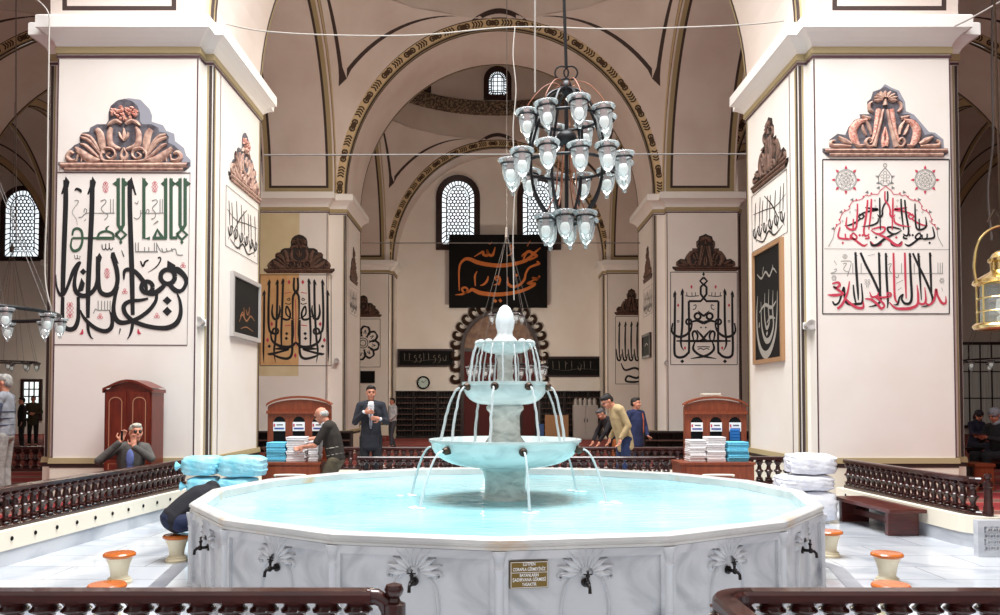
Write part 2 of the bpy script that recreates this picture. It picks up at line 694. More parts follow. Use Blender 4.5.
def pier(cx, cy, zs, zb, detail=True, name='pillar'):
    ztop = zs + .9
    m = MB()
    loft(m, cx, cy, [(zb - .3, 0), (ztop, 0)], 0, (True, True))
    root = m.build(name, M['paint'], kind='structure')
    m = MB()
    loft(m, cx, cy, [(zs - .56, .0), (zs - .38, .02), (zs - .36, .03), (zs - .33, .04), (zs - .28, .08), (zs - .22, .15), (zs - .19, .2), (zs - .19, .22), (zs - .02, .22), (zs, .2), (zs, .0)], 0)
    m.build('capital', M['white'], root)
    m = MB()
    loft(m, cx, cy, [(zs - .50, 0), (zs - .50, .012), (zs - .485, .03), (zs - .40, .03), (zs - .385, .012), (zs - .385, 0)], 0)
    loft(m, cx, cy, [(zs - .55, 0), (zs - .55, .014), (zs - .515, .014), (zs - .515, 0)], 1)
    m.build('neck_band', [M['olive'], M['plum']], root)
    m = MB()
    loft(m, cx, cy, [(.74, 0), (.74, .02), (.80, .02), (.80, 0)], 1)
    loft(m, cx, cy, [(.80, 0), (.80, .035), (.88, .025), (.88, 0)], 0)
    loft(m, cx, cy, [(zb - .05, 0), (zb - .05, .015), (.74, .015)], 2)
    m.build('base_band', [M['olive'], M['dark'], M['cream']], root)
    if detail:
        m = MB()
        a, b, e, f = ARMX, SIDEX, ARMY, SIDEY
        z0, z1 = .88, zs - .56
        t = .006

        def vy(x, y, wdt, mi, sgn):       # painted line on a face that looks along y
            yy = y + sgn * t
            m.face([(x - wdt / 2, yy, z0), (x + wdt / 2, yy, z0), (x + wdt / 2, yy, z1), (x - wdt / 2, yy, z1)], mi)

        def vx(x, y, wdt, mi, sgn):
            xx = x + sgn * t
            m.face([(xx, y - wdt / 2, z0), (xx, y + wdt / 2, z0), (xx, y + wdt / 2, z1), (xx, y - wdt / 2, z1)], mi)
        a0, a1, b0, b1 = xrange_(cx, cy)
        for sx, ax_, bx_ in ((-1, a0, b0), (1, a1, b1)):
            vy(ax_ - sx * .012, cy - e, .02, 2, -1)
            vy(bx_ - sx * .03, cy - f, .045, 1, -1)
            vy(bx_ - sx * .07, cy - f, .025, 0, -1)
            for sy in (-1, 1):
                vx(bx_, cy + sy * (f - .04), .06, 1, sx)
                vx(bx_, cy + sy * (f - .10), .05, 0, sx)
            vx(bx_, cy - (f - .34), .02, 2, sx)
        m.build('painted_line', [M['olive'], M['dark'], M['plum']], root, fixn=False)
    return root


# floors
def slab(name, x0, x1, y0, y1, z0, z1, mt):
    m = MB()
    m.box((x0, y0, z0), (x1, y1, z1))
    return m.build(name, mt, kind='structure')


slab('floor', -5.2, 5.7, 1.5, 14.7, -.2, COURT, M['floor'])
slab('floor_prayer_hall', -4.2, 5.6, 14.7, 36, -.2, CARP, M['carpet'])


def floor_poly(name, pts, z1, mt):
    m = MB()
    m.prism(pts, lambda a, b, d: Vector((a, b, z1 - d)), .3)
    m.build(name, mt, kind='structure')


floor_poly('floor_aisle_left', [(-30, 1.5), (-5.05, 1.5), (-4.40, 11.7), (-4.30, 12), (-4.2, 36), (-30, 36)], CARP + .16, M['carpet'])
floor_poly('floor_aisle_right', [(30, 8.5), (5.24, 8.5), (4.98, 11.7), (4.9, 12), (5.6, 36), (30, 36)], CARP + .16, M['carpet'])
floor_poly('floor_steps', [(30, 1.5), (5.7, 1.5), (5.7, 8.5), (30, 8.5)], CARP + .04, M['carpet'])
slab('floor_entrance', -30, 30, -12, 1.5, -.2, CARP, M['carpet'])

# outer walls, plus two unseen front screens added to darken the aisles
slab('wall_back', -30, 30, 35.15, 35.6, -.2, 17, M['paint'])
slab('light_block_left', -30, -7.6, 1.6, 1.9, -.2, 17, M['paint'])
slab('light_block_right', 7.9, 30, 1.6, 1.9, -.2, 17, M['paint'])
slab('wall_left', -30, -29.5, -2, 35.2, -.2, 17, M['paint'])
slab('wall_right', 29.5, 30, -2, 35.2, -.2, 17, M['paint'])

piers = {}
for ix in (1, 2, 3, 4):
    for iy in (0, 1, 2):
        if iy == 2:
            cy = PY[2]
        else:
            cy = PY[iy]
        if ix in (1, 4) and iy == 0:
            piers[ix, iy] = pier(BX[ix], cy, ZS[iy], CARP, False)
        else:
            piers[ix, iy] = pier(BX[ix], cy, ZS[iy], CARP, ix in (2, 3))


# arches: intrados springs at zs, spans between two piers
def arc(u, rise):
    """u 0..1 along the arch -> (offset -1..1, height)"""
    a = PI * u
    return -math.cos(a), math.sin(a) * rise


def transverse_arch(ix, iy, zs, orn=True):
    x0, x1 = BX[ix] + SIDEX, BX[ix + 1] - SIDEX
    cx, h = (x0 + x1) / 2, (x1 - x0) / 2
    yc = PY[iy]
    y0, y1 = yc - SIDEY, yc + SIDEY
    n = 48
    m = MB()
    prof = [(0, 0, 0), (.07, 0, 2), (.14, 0, 1), (.18, 0, 0), (.95, 0, 0)]
    bands = [(0.0, .05, 0), (.05, .10, 2), (.10, .22, 0)]
    ys = [0, .05, .12, (y1 - y0) - .12, (y1 - y0) - .05, y1 - y0]
    ms = [1, 2, 0, 2, 1]
    for i in range(n):
        (o0, z0), (o1, z1) = arc(i / n, RISE), arc((i + 1) / n, RISE)
        for k in range(5):
            m.face([(cx + h * o0, y0 + ys[k], zs + z0), (cx + h * o1, y0 + ys[k], zs + z1), (cx + h * o1, y0 + ys[k + 1], zs + z1), (cx + h * o0, y0 + ys[k + 1], zs + z0)], ms[k])
        # face ring
        for (ra, rb, mi) in ((0, .045, 2), (.045, .075, 1), (.075, .31, 3), (.31, .345, 2)):
            for yy in (y0 - .01, y1 + .01):
                q = []
                for (o, z, r) in ((o0, z0, ra), (o1, z1, ra), (o1, z1, rb), (o0, z0, rb)):
                    q.append((cx + (h + r) * o, yy, zs + z * (RISE + r) / RISE))
                m.face(q, mi)
    arch_ = m.build('arch', [M['vault'], M['olive'], M['dark'], M['orn']], kind='structure', smooth=True, fixn=False)
    if orn:
        m = MB()
        k = 34
        for i in range(k):
            u = (i + .5) / k
            o, z = arc(u, RISE)
            px, pz = cx + (h + .19) * o, zs + z * (RISE + .19) / RISE
            dx, dz = arc(u + .01, RISE)[0] - o, arc(u + .01, RISE)[1] - z
            ang = math.atan2(dz, dx * h)
            ca, sa = math.cos(ang), math.sin(ang)
            cv = Canvas(lambda a, b, px=px, pz=pz, ca=ca, sa=sa: Vector((px + a * ca - b * sa, y0 - .012, pz + a * sa + b * ca)), (0, -1, 0))
            if i % 2:
                for dx_ in (-.13, -.05, .03, .11):
                    stroke(m, cv, [(dx_ - .03, -.09), (dx_ + .02, .0), (dx_ - .03, .09)], .045, .002)
            else:
                rhomb(m, cv, (0, 0), .15, .002, .085)
                ring(m, cv, (-.1, .0), .07, .05, .003, 8)
                ring(m, cv, (.1, .0), .07, .05, .003, 8)
        m.build('ornament', M['ornd'], arch_, fixn=False)
    return arch_


def longitudinal_arch(ix, ya, yb, zs0, zs1, name='arch', olive=1):
    """soffit between piers in the same column, from y=ya (near) to yb"""
    cx = BX[ix]
    x0, x1 = {2: (-6.45, -4.45), 3: (4.75, 6.75)}.get(ix, (cx - ARMX, cx + ARMX))
    cy, h = (ya + yb) / 2, (yb - ya) / 2
    us = [0, .010, .0145] + [.03 + .94 * k / 44 for k in range(45)] + [.9855, .99, 1]
    n = len(us) - 1
    W = x1 - x0
    xs = [0, .05, .17, .24, W - .24, W - .17, W - .05, W]
    ms = [0, olive, 2, 0, 2, olive, 0]
    m = MB()
    for i in range(n):
        (o0, z0), (o1, z1) = arc(us[i], RISE), arc(us[i + 1], RISE)
        b0 = zs0 + (zs1 - zs0) * us[i]
        b1 = zs0 + (zs1 - zs0) * us[i + 1]
        for k in range(7):
            mi = ms[k]
            if 2 <= k <= 4 and i in (1, n - 2):
                mi = 2
            if 1 <= k <= 5 and i in (0, n - 1):
                mi = olive
            m.face([(x0 + xs[k], cy + h * o0, b0 + z0), (x0 + xs[k + 1], cy + h * o0, b0 + z0), (x0 + xs[k + 1], cy + h * o1, b1 + z1), (x0 + xs[k], cy + h * o1, b1 + z1)], mi)
        for xx in (x0 - .005, x1 + .005):
            for (ra, rb, mi) in ((0, .05, 2), (.05, .3, 3), (.3, .33, 2)):
                q = []
                for (o, z, b, r) in ((o0, z0, b0, ra), (o1, z1, b1, ra), (o1, z1, b1, rb), (o0, z0, b0, rb)):
                    q.append((xx, cy + (h + r) * o, b + z * (RISE + r) / RISE))
                m.face(q, mi)
    return m.build(name, [M['vault'], M['olive'], M['dark'], M['orn']], kind='structure', smooth=True, fixn=False)


def pendentives(ix, iy):
    """the vault over the bay between pier columns ix, ix+1 and rows iy, iy+1: pendentives, drum and dome"""
    X0, X1 = BX[ix] + .845, BX[ix + 1] - .88
    if iy < 0:
        Y0, Y1 = PY[0] - 11 + SIDEY, PY[0] - SIDEY
        zb = ZS[0]
    else:
        Y0, Y1 = PY[iy] + SIDEY, PY[iy + 1] - SIDEY
        zb = ZS[1]
    cx, cy, hx, hy = (X0 + X1) / 2, (Y0 + Y1) / 2, (X1 - X0) / 2, (Y1 - Y0) / 2
    rise = RISE + .33
    m = MB()
    NR = 26
    da, db, wl = .30, .85, .14
    rows = []
    for i in range(NR + 1):
        th = (PI / 2) * i / NR
        a, z = math.cos(th), math.sin(th) * rise
        r = math.sqrt(1 + a * a)
        A0 = math.atan2(a, 1)
        A1 = PI / 2 - A0
        L = max((A1 - A0) * r * (hx + hy) / 2, 1e-6)
        f_ = min(1.0, L / (da + db + 2 * wl))
        a1, a2, b1, b2 = da * f_, (da + wl) * f_, db * f_, (db + wl) * f_
        if f_ < 1:
            b2 = b1
            a2 = L - b1 if f_ > .9 else a1
        cols = [0, a1 * .5, a1, a2]
        mid = [a2 + (L - a2 - b2) * k / 4 for k in (1, 2, 3)]
        cols = cols + mid + [L - b2, L - b1, L - b1 * .5, L]
        rows.append([(r, A0 + (A1 - A0) * c / L, z) for c in cols])
    for qx, qy in ((1, 1), (-1, 1), (-1, -1), (1, -1)):
        for i in range(NR):
            for k in range(len(rows[0]) - 1):
                mi = 1 if k in (2, 7) else 0
                q = []
                for (r, A, z) in (rows[i][k], rows[i][k + 1], rows[i + 1][k + 1], rows[i + 1][k]):
                    q.append((cx + qx * hx * r * math.cos(A), cy + qy * hy * r * math.sin(A), zb + z))
                m.face(q, mi)
    m.build('ceiling_pendentive', [M['vault'], M['dark']], kind='structure', smooth=True, fixn=False)
    zt = zb + rise
    m = MB()
    n = 64

    def ringz(prof, mi):
        for j in range(n):
            a, b = 2 * PI * j / n, 2 * PI * (j + 1) / n
            for (s0, z0), (s1, z1) in zip(prof, prof[1:]):
                m.face([(cx + hx * s0 * math.cos(a), cy + hy * s0 * math.sin(a), z0), (cx + hx * s0 * math.cos(b), cy + hy * s0 * math.sin(b), z0),
                        (cx + hx * s1 * math.cos(b), cy + hy * s1 * math.sin(b), z1), (cx + hx * s1 * math.cos(a), cy + hy * s1 * math.sin(a), z1)], mi)
    ringz([(1.0, zt - .02), (1.0, zt + 1.0)], 0)
    ringz([(1.0, zt + 1.0), (.955, zt + 1.07), (.955, zt + 1.55), (.985, zt + 1.6)], 1)
    ringz([(.985, zt + 1.6), (.985, zt + 3.5)], 0)
    # the dark line closes over the crown of the arches
    Ae = PI / 2 - db / (math.sqrt(1) * (hx + hy) / 2)
    for k in range(16):
        q = []
        for t, dz in ((k, 0), (k + 1, 0), (k + 1, 1), (k, 1)):
            a = Ae + (PI - 2 * Ae) * t / 16
            z = zt - .30 + .42 * math.sin(PI * t / 16) + (wl * 1.1 if dz else 0)
            rr_ = math.sqrt(1 + math.cos(math.asin(min(1, max(0, (z - zb) / rise)))) ** 2) if z < zt else 1.0
            q.append((cx + hx * .996 * rr_ * math.cos(a), cy + hy * .996 * rr_ * math.sin(a), z))
        m.face(q, 2)
    dome = [(.985 * math.cos(t), zt + 3.5 + hy * .8 * math.sin(t)) for t in [PI / 2 * k / 12 for k in range(13)]]
    ringz(dome, 0)
    m.build('ceiling_dome', [M['vault'], M['cornice'], M['dark']], kind='structure', smooth=True, fixn=False)
    return cx, cy, hx, hy, zt


bays = {}
for ix in range(0, 5):
    for iy in (0, 1):
        if ix in (0, 4) and iy == 0:
            continue
        bays[ix, iy] = pendentives(ix, iy)
bays['l'] = pendentives(1, -1)
bays['r'] = pendentives(3, -1)
for ix in (1, 2, 3):
    for iy in (0, 1, 2):
        transverse_arch(ix, iy, ZS[iy], ix == 2 and iy > 0 or (ix != 2 and iy == 1))
for ix in (0, 4):
    for iy in (1, 2):
        transverse_arch(ix, iy, ZS[iy], False)
for ix in (1, 2, 3, 4):
    for iy in (0, 1):
        longitudinal_arch(ix, PY[iy] + ARMY, PY[iy + 1] - ARMY, ZS[iy], ZS[iy + 1])
for ix in (2, 3):
    longitudinal_arch(ix, PY[0] - 11.0 + ARMY, PY[0] - ARMY, ZS[0], ZS[0], olive=0)
# unseen flat slabs over the domes, closing the roof to the world light
slab('ceiling_slab_left', -30, BX[2] - 1.4, 3, 36, 19.5, 19.7, M['vault'])
slab('ceiling_slab_right', BX[3] + 1.4, 30, 3, 36, 19.5, 19.7, M['vault'])
slab('ceiling_slab_nave', BX[2] - 1.4, BX[3] + 1.4, 12.0, 36, 19.5, 19.7, M['vault'])


# windows
def arch_poly(w_, h_, n=14):
    """outline of an arched opening, width w_, height h_, base centre at 0,0"""
    r = w_ / 2
    q = [(-r, 0), (r, 0)]
    for i in range(n + 1):
        a = PI * i / n
        q.append((r * math.cos(a), h_ - r + r * math.sin(a)))
    return q


nwin = [0]


def wall_window(c, w_, h_, depth_dir, frame_w=.26, grid='circle', mats=None, name=None):
    """arched window; c = base centre on the wall face, depth_dir = unit vector out of the wall into the room"""
    nwin[0] += 1
    n = Vector(depth_dir)
    u = Vector((0, 0, 1)).cross(n).normalized()
    fn = lambda a, b, d=0: Vector(c) + u * a + Vector((0, 0, b)) + n * d
    root = MB()
    pi_ = arch_poly(w_ - 2 * frame_w, h_ - 2 * frame_w)
    po = arch_poly(w_, h_)
    pi_ = [(a, b + frame_w) for a, b in pi_]
    k = len(po)
    for i in range(k):
        j = (i + 1) % k
        root.face([fn(*po[i], .10), fn(*po[j], .10), fn(*pi_[j], .06), fn(*pi_[i], .06)])
        root.face([fn(*po[i], 0), fn(*po[j], 0), fn(*po[j], .10), fn(*po[i], .10)])
        root.face([fn(*pi_[i], .06), fn(*pi_[j], .06), fn(*pi_[j], .01), fn(*pi_[i], .01)])
    o = root.build('window_%d' % nwin[0], (mats or [M['wood_dark']])[0], kind='structure')
    g = MB()
    g.face([fn(a, b, .012) for a, b in pi_])
    g.build('pane', M['pane'], o, fixn=False)
    l = MB()
    W, H = w_ - 2 * frame_w, h_ - 2 * frame_w

    def inside(a, b, inset=0):
        r = W / 2 - inset
        if abs(a) > r or b < frame_w + inset:
            return False
        if b > frame_w + H - W / 2:
            return math.hypot(a, b - (frame_w + H - W / 2)) < r
        return True
    cv = Canvas(lambda a, b: fn(a, b, .02), n)
    ins = W * .14
    inner = [(a * (W - 2 * ins) / W, frame_w + ins + (b - frame_w) * (H - 2 * ins) / H) for a, b in pi_]
    stroke(l, cv, inner + [inner[0]], .05, .0, True)
    # outer border: square panes
    per = pi_ + [pi_[0]]
    for i in range(k):
        a, b = per[i], per[i + 1]
        ia, ib = inner[i], inner[(i + 1) % k]
        dist = math.hypot(b[0] - a[0], b[1] - a[1])
        m_ = max(1, round(dist / (W * .16)))
        for j in range(m_):
            t = j / m_
            stroke(l, cv, [(a[0] + (b[0] - a[0]) * t, a[1] + (b[1] - a[1]) * t), (ia[0] + (ib[0] - ia[0]) * t, ia[1] + (ib[1] - ia[1]) * t)], .045, .002, True)
    if w_ < 1.3:
        for k in (-1, 0, 1):
            stroke(l, cv, [(k * W * .25, frame_w), (k * W * .25, frame_w + H * (.98 if k == 0 else .86))], .035, .002, True)
        for k in range(1, 5):
            stroke(l, cv, [(-W / 2, frame_w + H * k * .19), (W / 2, frame_w + H * k * .19)], .035, .002, True)
    s_ = W * .115
    nrow = int(H / (s_ * .87)) + 1
    for i in range(nrow if w_ >= 1.3 else 0):
        for j in range(-6, 7):
            a = (j + .5 * (i % 2)) * s_
            b = frame_w + ins + i * s_ * .87
            if inside(a, b, ins + s_ * .35):
                ring(l, cv, (a, b), s_ * .5, s_ * .24, .001, 8)
    l.build('lattice', M['lattice'], o, fixn=False)
    return o


for (pxl, pxr, pyt, pyb) in ((436, 480, 175, 250), (517, 561, 175, 250)):
    a, b, t = P(pxl, pyb, 35.1), P(pxr, pyb, 35.1), P((pxl + pxr) / 2, pyt, 35.1)
    wall_window(((a.x + b.x) / 2, 35.14, a.z), b.x - a.x, t.z - a.z, (0, -1, 0))
a, b, t = P(0, 261, 35.1), P(43, 261, 35.1), P(22, 186, 35.1)
wall_window(((a.x + b.x) / 2, 35.14, a.z), b.x - a.x, t.z - a.z, (0, -1, 0), .2)

# lower rectangular windows of the aisles
def sash_window(x0, x1, z0, z1, y=35.1, nx=3, nz=5, pane='paneb'):
    nwin[0] += 1
    m = MB()
    fw = .12
    for a, b in (((x0 - fw, y - .1, z0 - fw), (x0, y, z1 + fw)), ((x1, y - .1, z0 - fw), (x1 + fw, y, z1 + fw)), ((x0, y - .1, z0 - fw), (x1, y, z0)), ((x0, y - .1, z1), (x1, y, z1 + fw))):
        m.box(a, b)
    o = m.build('window_%d' % nwin[0], M['wood_dark'], kind='structure')
    m = MB()
    m.face([(x0, y - .02, z0), (x1, y - .02, z0), (x1, y - .02, z1), (x0, y - .02, z1)])
    m.build('pane', M[pane], o, fixn=False)
    m = MB()
    for i in range(1, nx):
        x = x0 + (x1 - x0) * i / nx
        m.box((x - .025, y - .06, z0), (x + .025, y - .03, z1))
    for i in range(1, nz):
        z = z0 + (z1 - z0) * i / nz
        m.box((x0, y - .06, z - .025), (x1, y - .03, z + .025))
    m.build('glazing_bar', M['wood_dark'], o)


a, b = P(24, 418, 35.1), P(40, 382, 35.1)
sash_window(a.x, b.x, a.z, b.z)
a, b = P(958, 425, 35.1), P(1002, 345, 35.1)
sash_window(a.x, b.x, a.z, b.z, nx=4, nz=3, pane='panec')

# drum windows: the small arched lights standing above the cornice ring
cx, cy, hx, hy, zt = bays[2, 1]
for k in range(8):
    a = PI / 2 + 2 * PI * k / 8
    pos = Vector((cx + .975 * hx * math.cos(a), cy + .975 * hy * math.sin(a), zt + 1.62))
    if pos.y < cy - .5:
        continue
    wall_window(pos, 1.15, 1.40, (-math.cos(a), -math.sin(a), 0), .22)

# ================================================================== PAINTED DECORATION ON THE PILLARS
YA, YB, YC = PY[0] - ARMY, PY[1] - ARMY, PY[2] - ARMY


def crest_cluster(cv, parent, sc, name='painted_crest', dim=False, rich=True):
    """plaster-painted crest: flower cluster over acanthus scrolls on a little shelf (crop units 45..920 x 90..575)"""
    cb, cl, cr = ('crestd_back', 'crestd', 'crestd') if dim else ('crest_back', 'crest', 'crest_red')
    half = [(482, 92), (430, 108), (392, 140), (378, 185), (378, 235), (362, 262), (300, 262), (256, 285), (248, 312), (205, 318), (184, 345), (188, 385), (150, 402), (100, 448), (88, 490), (105, 522)]
    out = half + [(964 - a, b) for a, b in reversed(half[1:])]
    mm = MB()
    if rich:  # painted shadow of the crest, offset to its right
        poly(mm, cv, [(a + 55 if a > 400 else a + 10, b + 10) for a, b in half] and [(440, 100), (510, 88), (590, 98), (650, 160), (668, 205), (665, 245), (740, 268), (762, 305), (815, 325), (822, 375), (880, 420), (895, 470), (925, 500), (925, 545), (880, 540), (482, 520), (380, 200), (392, 140)], .002, 1)
    poly(mm, cv, out, .005, 0)
    poly(mm, cv, [(42, 515), (922, 515), (922, 545), (885, 575), (85, 575), (42, 532)], .006, 0)
    o = mm.build(name, [M[cb], M['crest_shadow']], parent, fixn=False)
    h = .035 * sc
    mm = MB()
    mir = cv.mirror(482)
    for c in (cv, mir):
        relief(mm, c, [(462, 430), (395, 400), (385, 330), (400, 285)], [20, 44, 40, 22], h, 0, .006)
        relief(mm, c, [(345, 460), (335, 390), (322, 330), (300, 296)], [22, 52, 50, 34], h, 0, .006)
        relief(mm, c, [(330, 470), (280, 400), (240, 365), (195, 350)], [18, 30, 28, 14], h * .8, 0, .006)
        relief(mm, c, [(320, 440), (275, 370), (240, 340), (200, 332)], [14, 24, 22, 12], h * .8, 0, .006)
        relief(mm, c, [(320, 490), (265, 440), (225, 405), (195, 395)], [18, 26, 24, 12], h * .8, 0, .006)
        relief(mm, c, [(330, 505), (260, 495), (205, 460), (160, 420)], [20, 56, 54, 22], h, 0, .006)
        relief(mm, c, [(165, 500), (130, 505), (105, 480), (125, 450), (150, 462)], [16, 28, 34, 30, 14], h, 0, .006)
        for k in range(5):
            relief(mm, c, [(175 + k * 30, 465 + k * 8), (165 + k * 32, 510 + k * 2)], [16, 6], h * .6, 0, .006)
        relief(mm, c, [(480, 512), (420, 512), (345, 505), (332, 462), (360, 425), (410, 432), (425, 470), (395, 495), (368, 472), (392, 452)], [16, 20, 22, 22, 22, 20, 18, 16, 14, 8], h * 1.1, 0, .006)
        relief(mm, c, [(470, 262), (430, 240), (392, 258), (375, 275)], [22, 30, 26, 10], h, 0, .006)
        relief(mm, c, [(482, 372), (460, 345), (452, 318)], [10, 22, 8], h, 0, .006)
        relief(mm, c, [(482, 500), (462, 470), (482, 420)], [40, 20, 8], h * .8, 0, .006)
    relief(mm, cv, [(482, 375), (482, 330), (482, 290)], [12, 26, 8], h, 0, .006)
    relief(mm, cv, [(60, 535), (250, 535), (482, 535), (700, 535), (905, 535)], 34, h * 1.2, 0, .006)
    relief(mm, cv, [(85, 562), (250, 562), (482, 562), (700, 562), (880, 562)], 22, h * .8, 0, .006)
    mm.build('acanthus_leaf', M[cl], o, smooth=True)
    mm = MB()
    rr = random.Random(3)
    for k in range(38):
        a, q = rr.random() * 2 * PI, math.sqrt(rr.random())
        x, y = 482 + 92 * q * math.cos(a), 190 + 44 * q * math.sin(a)
        t = rr.random() * 6
        relief(mm, cv, [(x - 14 * math.cos(t), y - 12 * math.sin(t)), (x, y), (x + 14 * math.cos(t), y + 12 * math.sin(t))], [6, 24, 6], h, 0, .008)
    mm.build('flower_cluster', M[cr], o, smooth=True)
    return o


def crest_palmette(cv, parent, sc, name='painted_crest', dim=False, rich=True):
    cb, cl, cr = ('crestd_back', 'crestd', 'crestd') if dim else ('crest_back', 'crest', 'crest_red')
    half = [(465, 78), (432, 96), (385, 112), (372, 158), (346, 180), (350, 245), (366, 262), (296, 262), (300, 288), (262, 300), (222, 350), (200, 400), (150, 392), (96, 432), (92, 478), (130, 490)]
    out = half + [(930 - a, b) for a, b in reversed(half[1:])]
    mm = MB()
    if rich:  # shadow shape painted behind the palmette, offset to its right
        poly(mm, cv, [(465, 60), (510, 85), (560, 105), (600, 180), (605, 240), (660, 265), (760, 380), (800, 385), (855, 430), (860, 490), (465, 490), (440, 90)], .002, 1)
    poly(mm, cv, out, .005, 0)
    poly(mm, cv, [(48, 490), (885, 490), (888, 520), (850, 548), (90, 548), (48, 515)], .006, 0)
    o = mm.build(name, [M[cb], M['crest_shadow']], parent, fixn=False)
    h = .035 * sc
    mm, m2 = MB(), MB()
    for k in range(9):
        a = PI * (k - 4) / 9 * 1.25 - PI / 2
        relief(mm, cv, [(465 + 18 * math.cos(a), 165 + 12 * math.sin(a)), (465 + 50 * math.cos(a), 165 + 34 * math.sin(a)), (465 + 80 * math.cos(a), 165 + 56 * math.sin(a))], [10, 30, 8], h, 0, .006)
    relief(mm, cv, [(465, 205), (465, 185), (465, 165)], [34, 26, 14], h * 1.1, 0, .006)
    for c in (cv, cv.mirror(465)):
        relief(mm, c, [(452, 232), (430, 330), (405, 420), (388, 480)], [14, 24, 32, 40], h, 0, .006)
        relief(m2, c, [(422, 230), (412, 300), (398, 380), (375, 445)], [34, 34, 26, 16], h, 0, .006)
        relief(mm, c, [(395, 470), (355, 478), (335, 450), (355, 425), (378, 445), (360, 458)], [16, 20, 22, 20, 16, 8], h, 0, .006)
        relief(mm, c, [(372, 400), (360, 350), (335, 305)], [10, 28, 8], h, 0, .006)
        relief(mm, c, [(340, 405), (322, 370), (312, 335)], [12, 26, 8], h, 0, .006)
        relief(mm, c, [(365, 292), (335, 285), (305, 275)], [24, 26, 8], h, 0, .006)
        relief(m2, c, [(345, 300), (285, 320), (252, 370), (262, 430), (290, 475)], [14, 46, 58, 54, 24], h, 0, .006)
        relief(mm, c, [(325, 470), (290, 474), (262, 462)], [14, 30, 12], h, 0, .006)
        relief(mm, c, [(240, 462), (195, 440), (150, 415)], [16, 40, 16], h, 0, .006)
        relief(mm, c, [(235, 478), (170, 474), (110, 470), (108, 445), (130, 440)], [14, 28, 28, 22, 10], h, 0, .006)
        relief(mm, c, [(385, 250), (362, 232), (360, 200), (378, 180)], [12, 24, 24, 10], h, 0, .006)
        relief(m2, c, [(465, 475), (450, 430), (465, 350)], [44, 22, 8], h * .9, 0, .006)
    relief(mm, cv, [(60, 505), (465, 505), (875, 505)], 24, h * 1.2, 0, .006)
    relief(mm, cv, [(90, 532), (465, 532), (850, 532)], 26, h * .9, 0, .006)
    mm.build('acanthus_leaf', M[cl], o, smooth=True)
    m2.build('feathered_leaf', M[cr], o, smooth=True)
    return o


def filigree(mb, cv, c, r, n=3):
    """little lattice lozenge"""
    for k in range(n):
        yy = c[1] + (k - (n - 1) / 2) * r * 1.1
        for sx in (-.55, .55):
            rhomb_line(mb, cv, (c[0] + sx * r * (1 - abs(k - (n - 1) / 2) / n), yy), r * .5, 3.2)
    rhomb_line(mb, cv, (c[0], c[1] - r * 1.5), r * .35, 3)
    rhomb_line(mb, cv, (c[0], c[1] + r * 1.5), r * .35, 3)


def rhomb_line(mb, cv, c, r, wd):
    q = [(c[0] - r, c[1]), (c[0], c[1] + r * 1.1), (c[0] + r, c[1]), (c[0], c[1] - r * 1.1), (c[0] - r, c[1])]
    stroke(mb, cv, q, wd, .004, True)


# ---- large black and green panel on the white pillar left of the pool
pl = piers[2, 0]
cv = front(50, 165, 6.6667, YA)
k_, g_, r_, y_ = MB(), MB(), MB(), MB()
B = lambda pts, wd: stroke(k_, cv, pts, wd)
G = lambda pts, wd: stroke(g_, cv, pts, wd)
B([(105, 100), (106, 250), (97, 500), (90, 700), (86, 870)], [30, 34, 34, 33, 30])
poly(k_, cv, [(105, 76), (132, 112), (124, 150), (98, 160), (86, 195), (74, 195), (92, 130)])
B([(86, 880), (84, 1000), (88, 1060), (120, 1094), (165, 1086), (188, 1030), (190, 960), (190, 880)], [24, 26, 28, 32, 32, 28, 24, 22])
B([(283, 100), (280, 300), (268, 560), (258, 760), (255, 860), (254, 1020)], [32, 34, 34, 34, 32, 24])
B([(254, 1040), (256, 1100), (272, 1145), (290, 1160)], [22, 20, 12, 3])
poly(k_, cv, [(283, 76), (308, 114), (300, 150), (272, 162), (260, 198), (248, 196), (270, 130)])
B([(533, 110), (534, 300), (542, 560), (548, 760), (550, 860), (553, 1000)], [30, 32, 34, 34, 32, 26])
B([(554, 1030), (548, 1085), (535, 1130), (516, 1162)], [22, 22, 14, 3])
poly(k_, cv, [(545, 80), (578, 200), (566, 200), (552, 160), (528, 160), (517, 108), (530, 100)])
B([(41, 730), (44, 800), (60, 852), (80, 872), (104, 845), (130, 780), (158, 705), (188, 662), (206, 645)], [4, 12, 18, 18, 20, 22, 26, 28, 12])
B([(206, 648), (176, 715), (164, 790), (176, 846), (215, 872), (262, 862), (300, 825), (318, 770), (322, 690), (322, 610)], [10, 20, 26, 30, 32, 30, 28, 28, 32, 30])
B([(322, 640), (324, 780), (336, 842), (372, 866), (415, 856), (442, 815), (452, 760), (444, 690), (420, 620)], [30, 30, 30, 32, 32, 30, 30, 32, 24])
poly(k_, cv, [(330, 585), (348, 615), (338, 650), (306, 650), (312, 615)])
poly(k_, cv, [(408, 585), (430, 580), (460, 660), (446, 655), (430, 640), (404, 620)])
rhomb(k_, cv, (222, 712), 23)
poly(k_, cv, [(210, 752), (234, 790), (222, 838), (190, 850), (186, 830)])
B([(204, 966), (222, 1010), (262, 1055), (312, 1092), (370, 1108), (408, 1085), (416, 1030), (398, 968)], [6, 20, 26, 28, 30, 30, 24, 4])
B([(494, 765), (496, 715), (515, 698), (556, 704), (600, 745), (636, 800), (646, 850)], [8, 22, 28, 30, 32, 30, 14])
ring(k_, cv, (648, 815), 38, 30)
B([(640, 850), (690, 856), (740, 826), (775, 785)], [34, 36, 34, 22])
ring(k_, cv, (786, 745), 48, 32)
poly(k_, cv, [(784, 636), (838, 668), (832, 690), (786, 700), (780, 690)])
B([(800, 700), (850, 700), (900, 745), (908, 790), (880, 836), (840, 838), (800, 800)], [26, 44, 34, 26, 24, 34, 30])
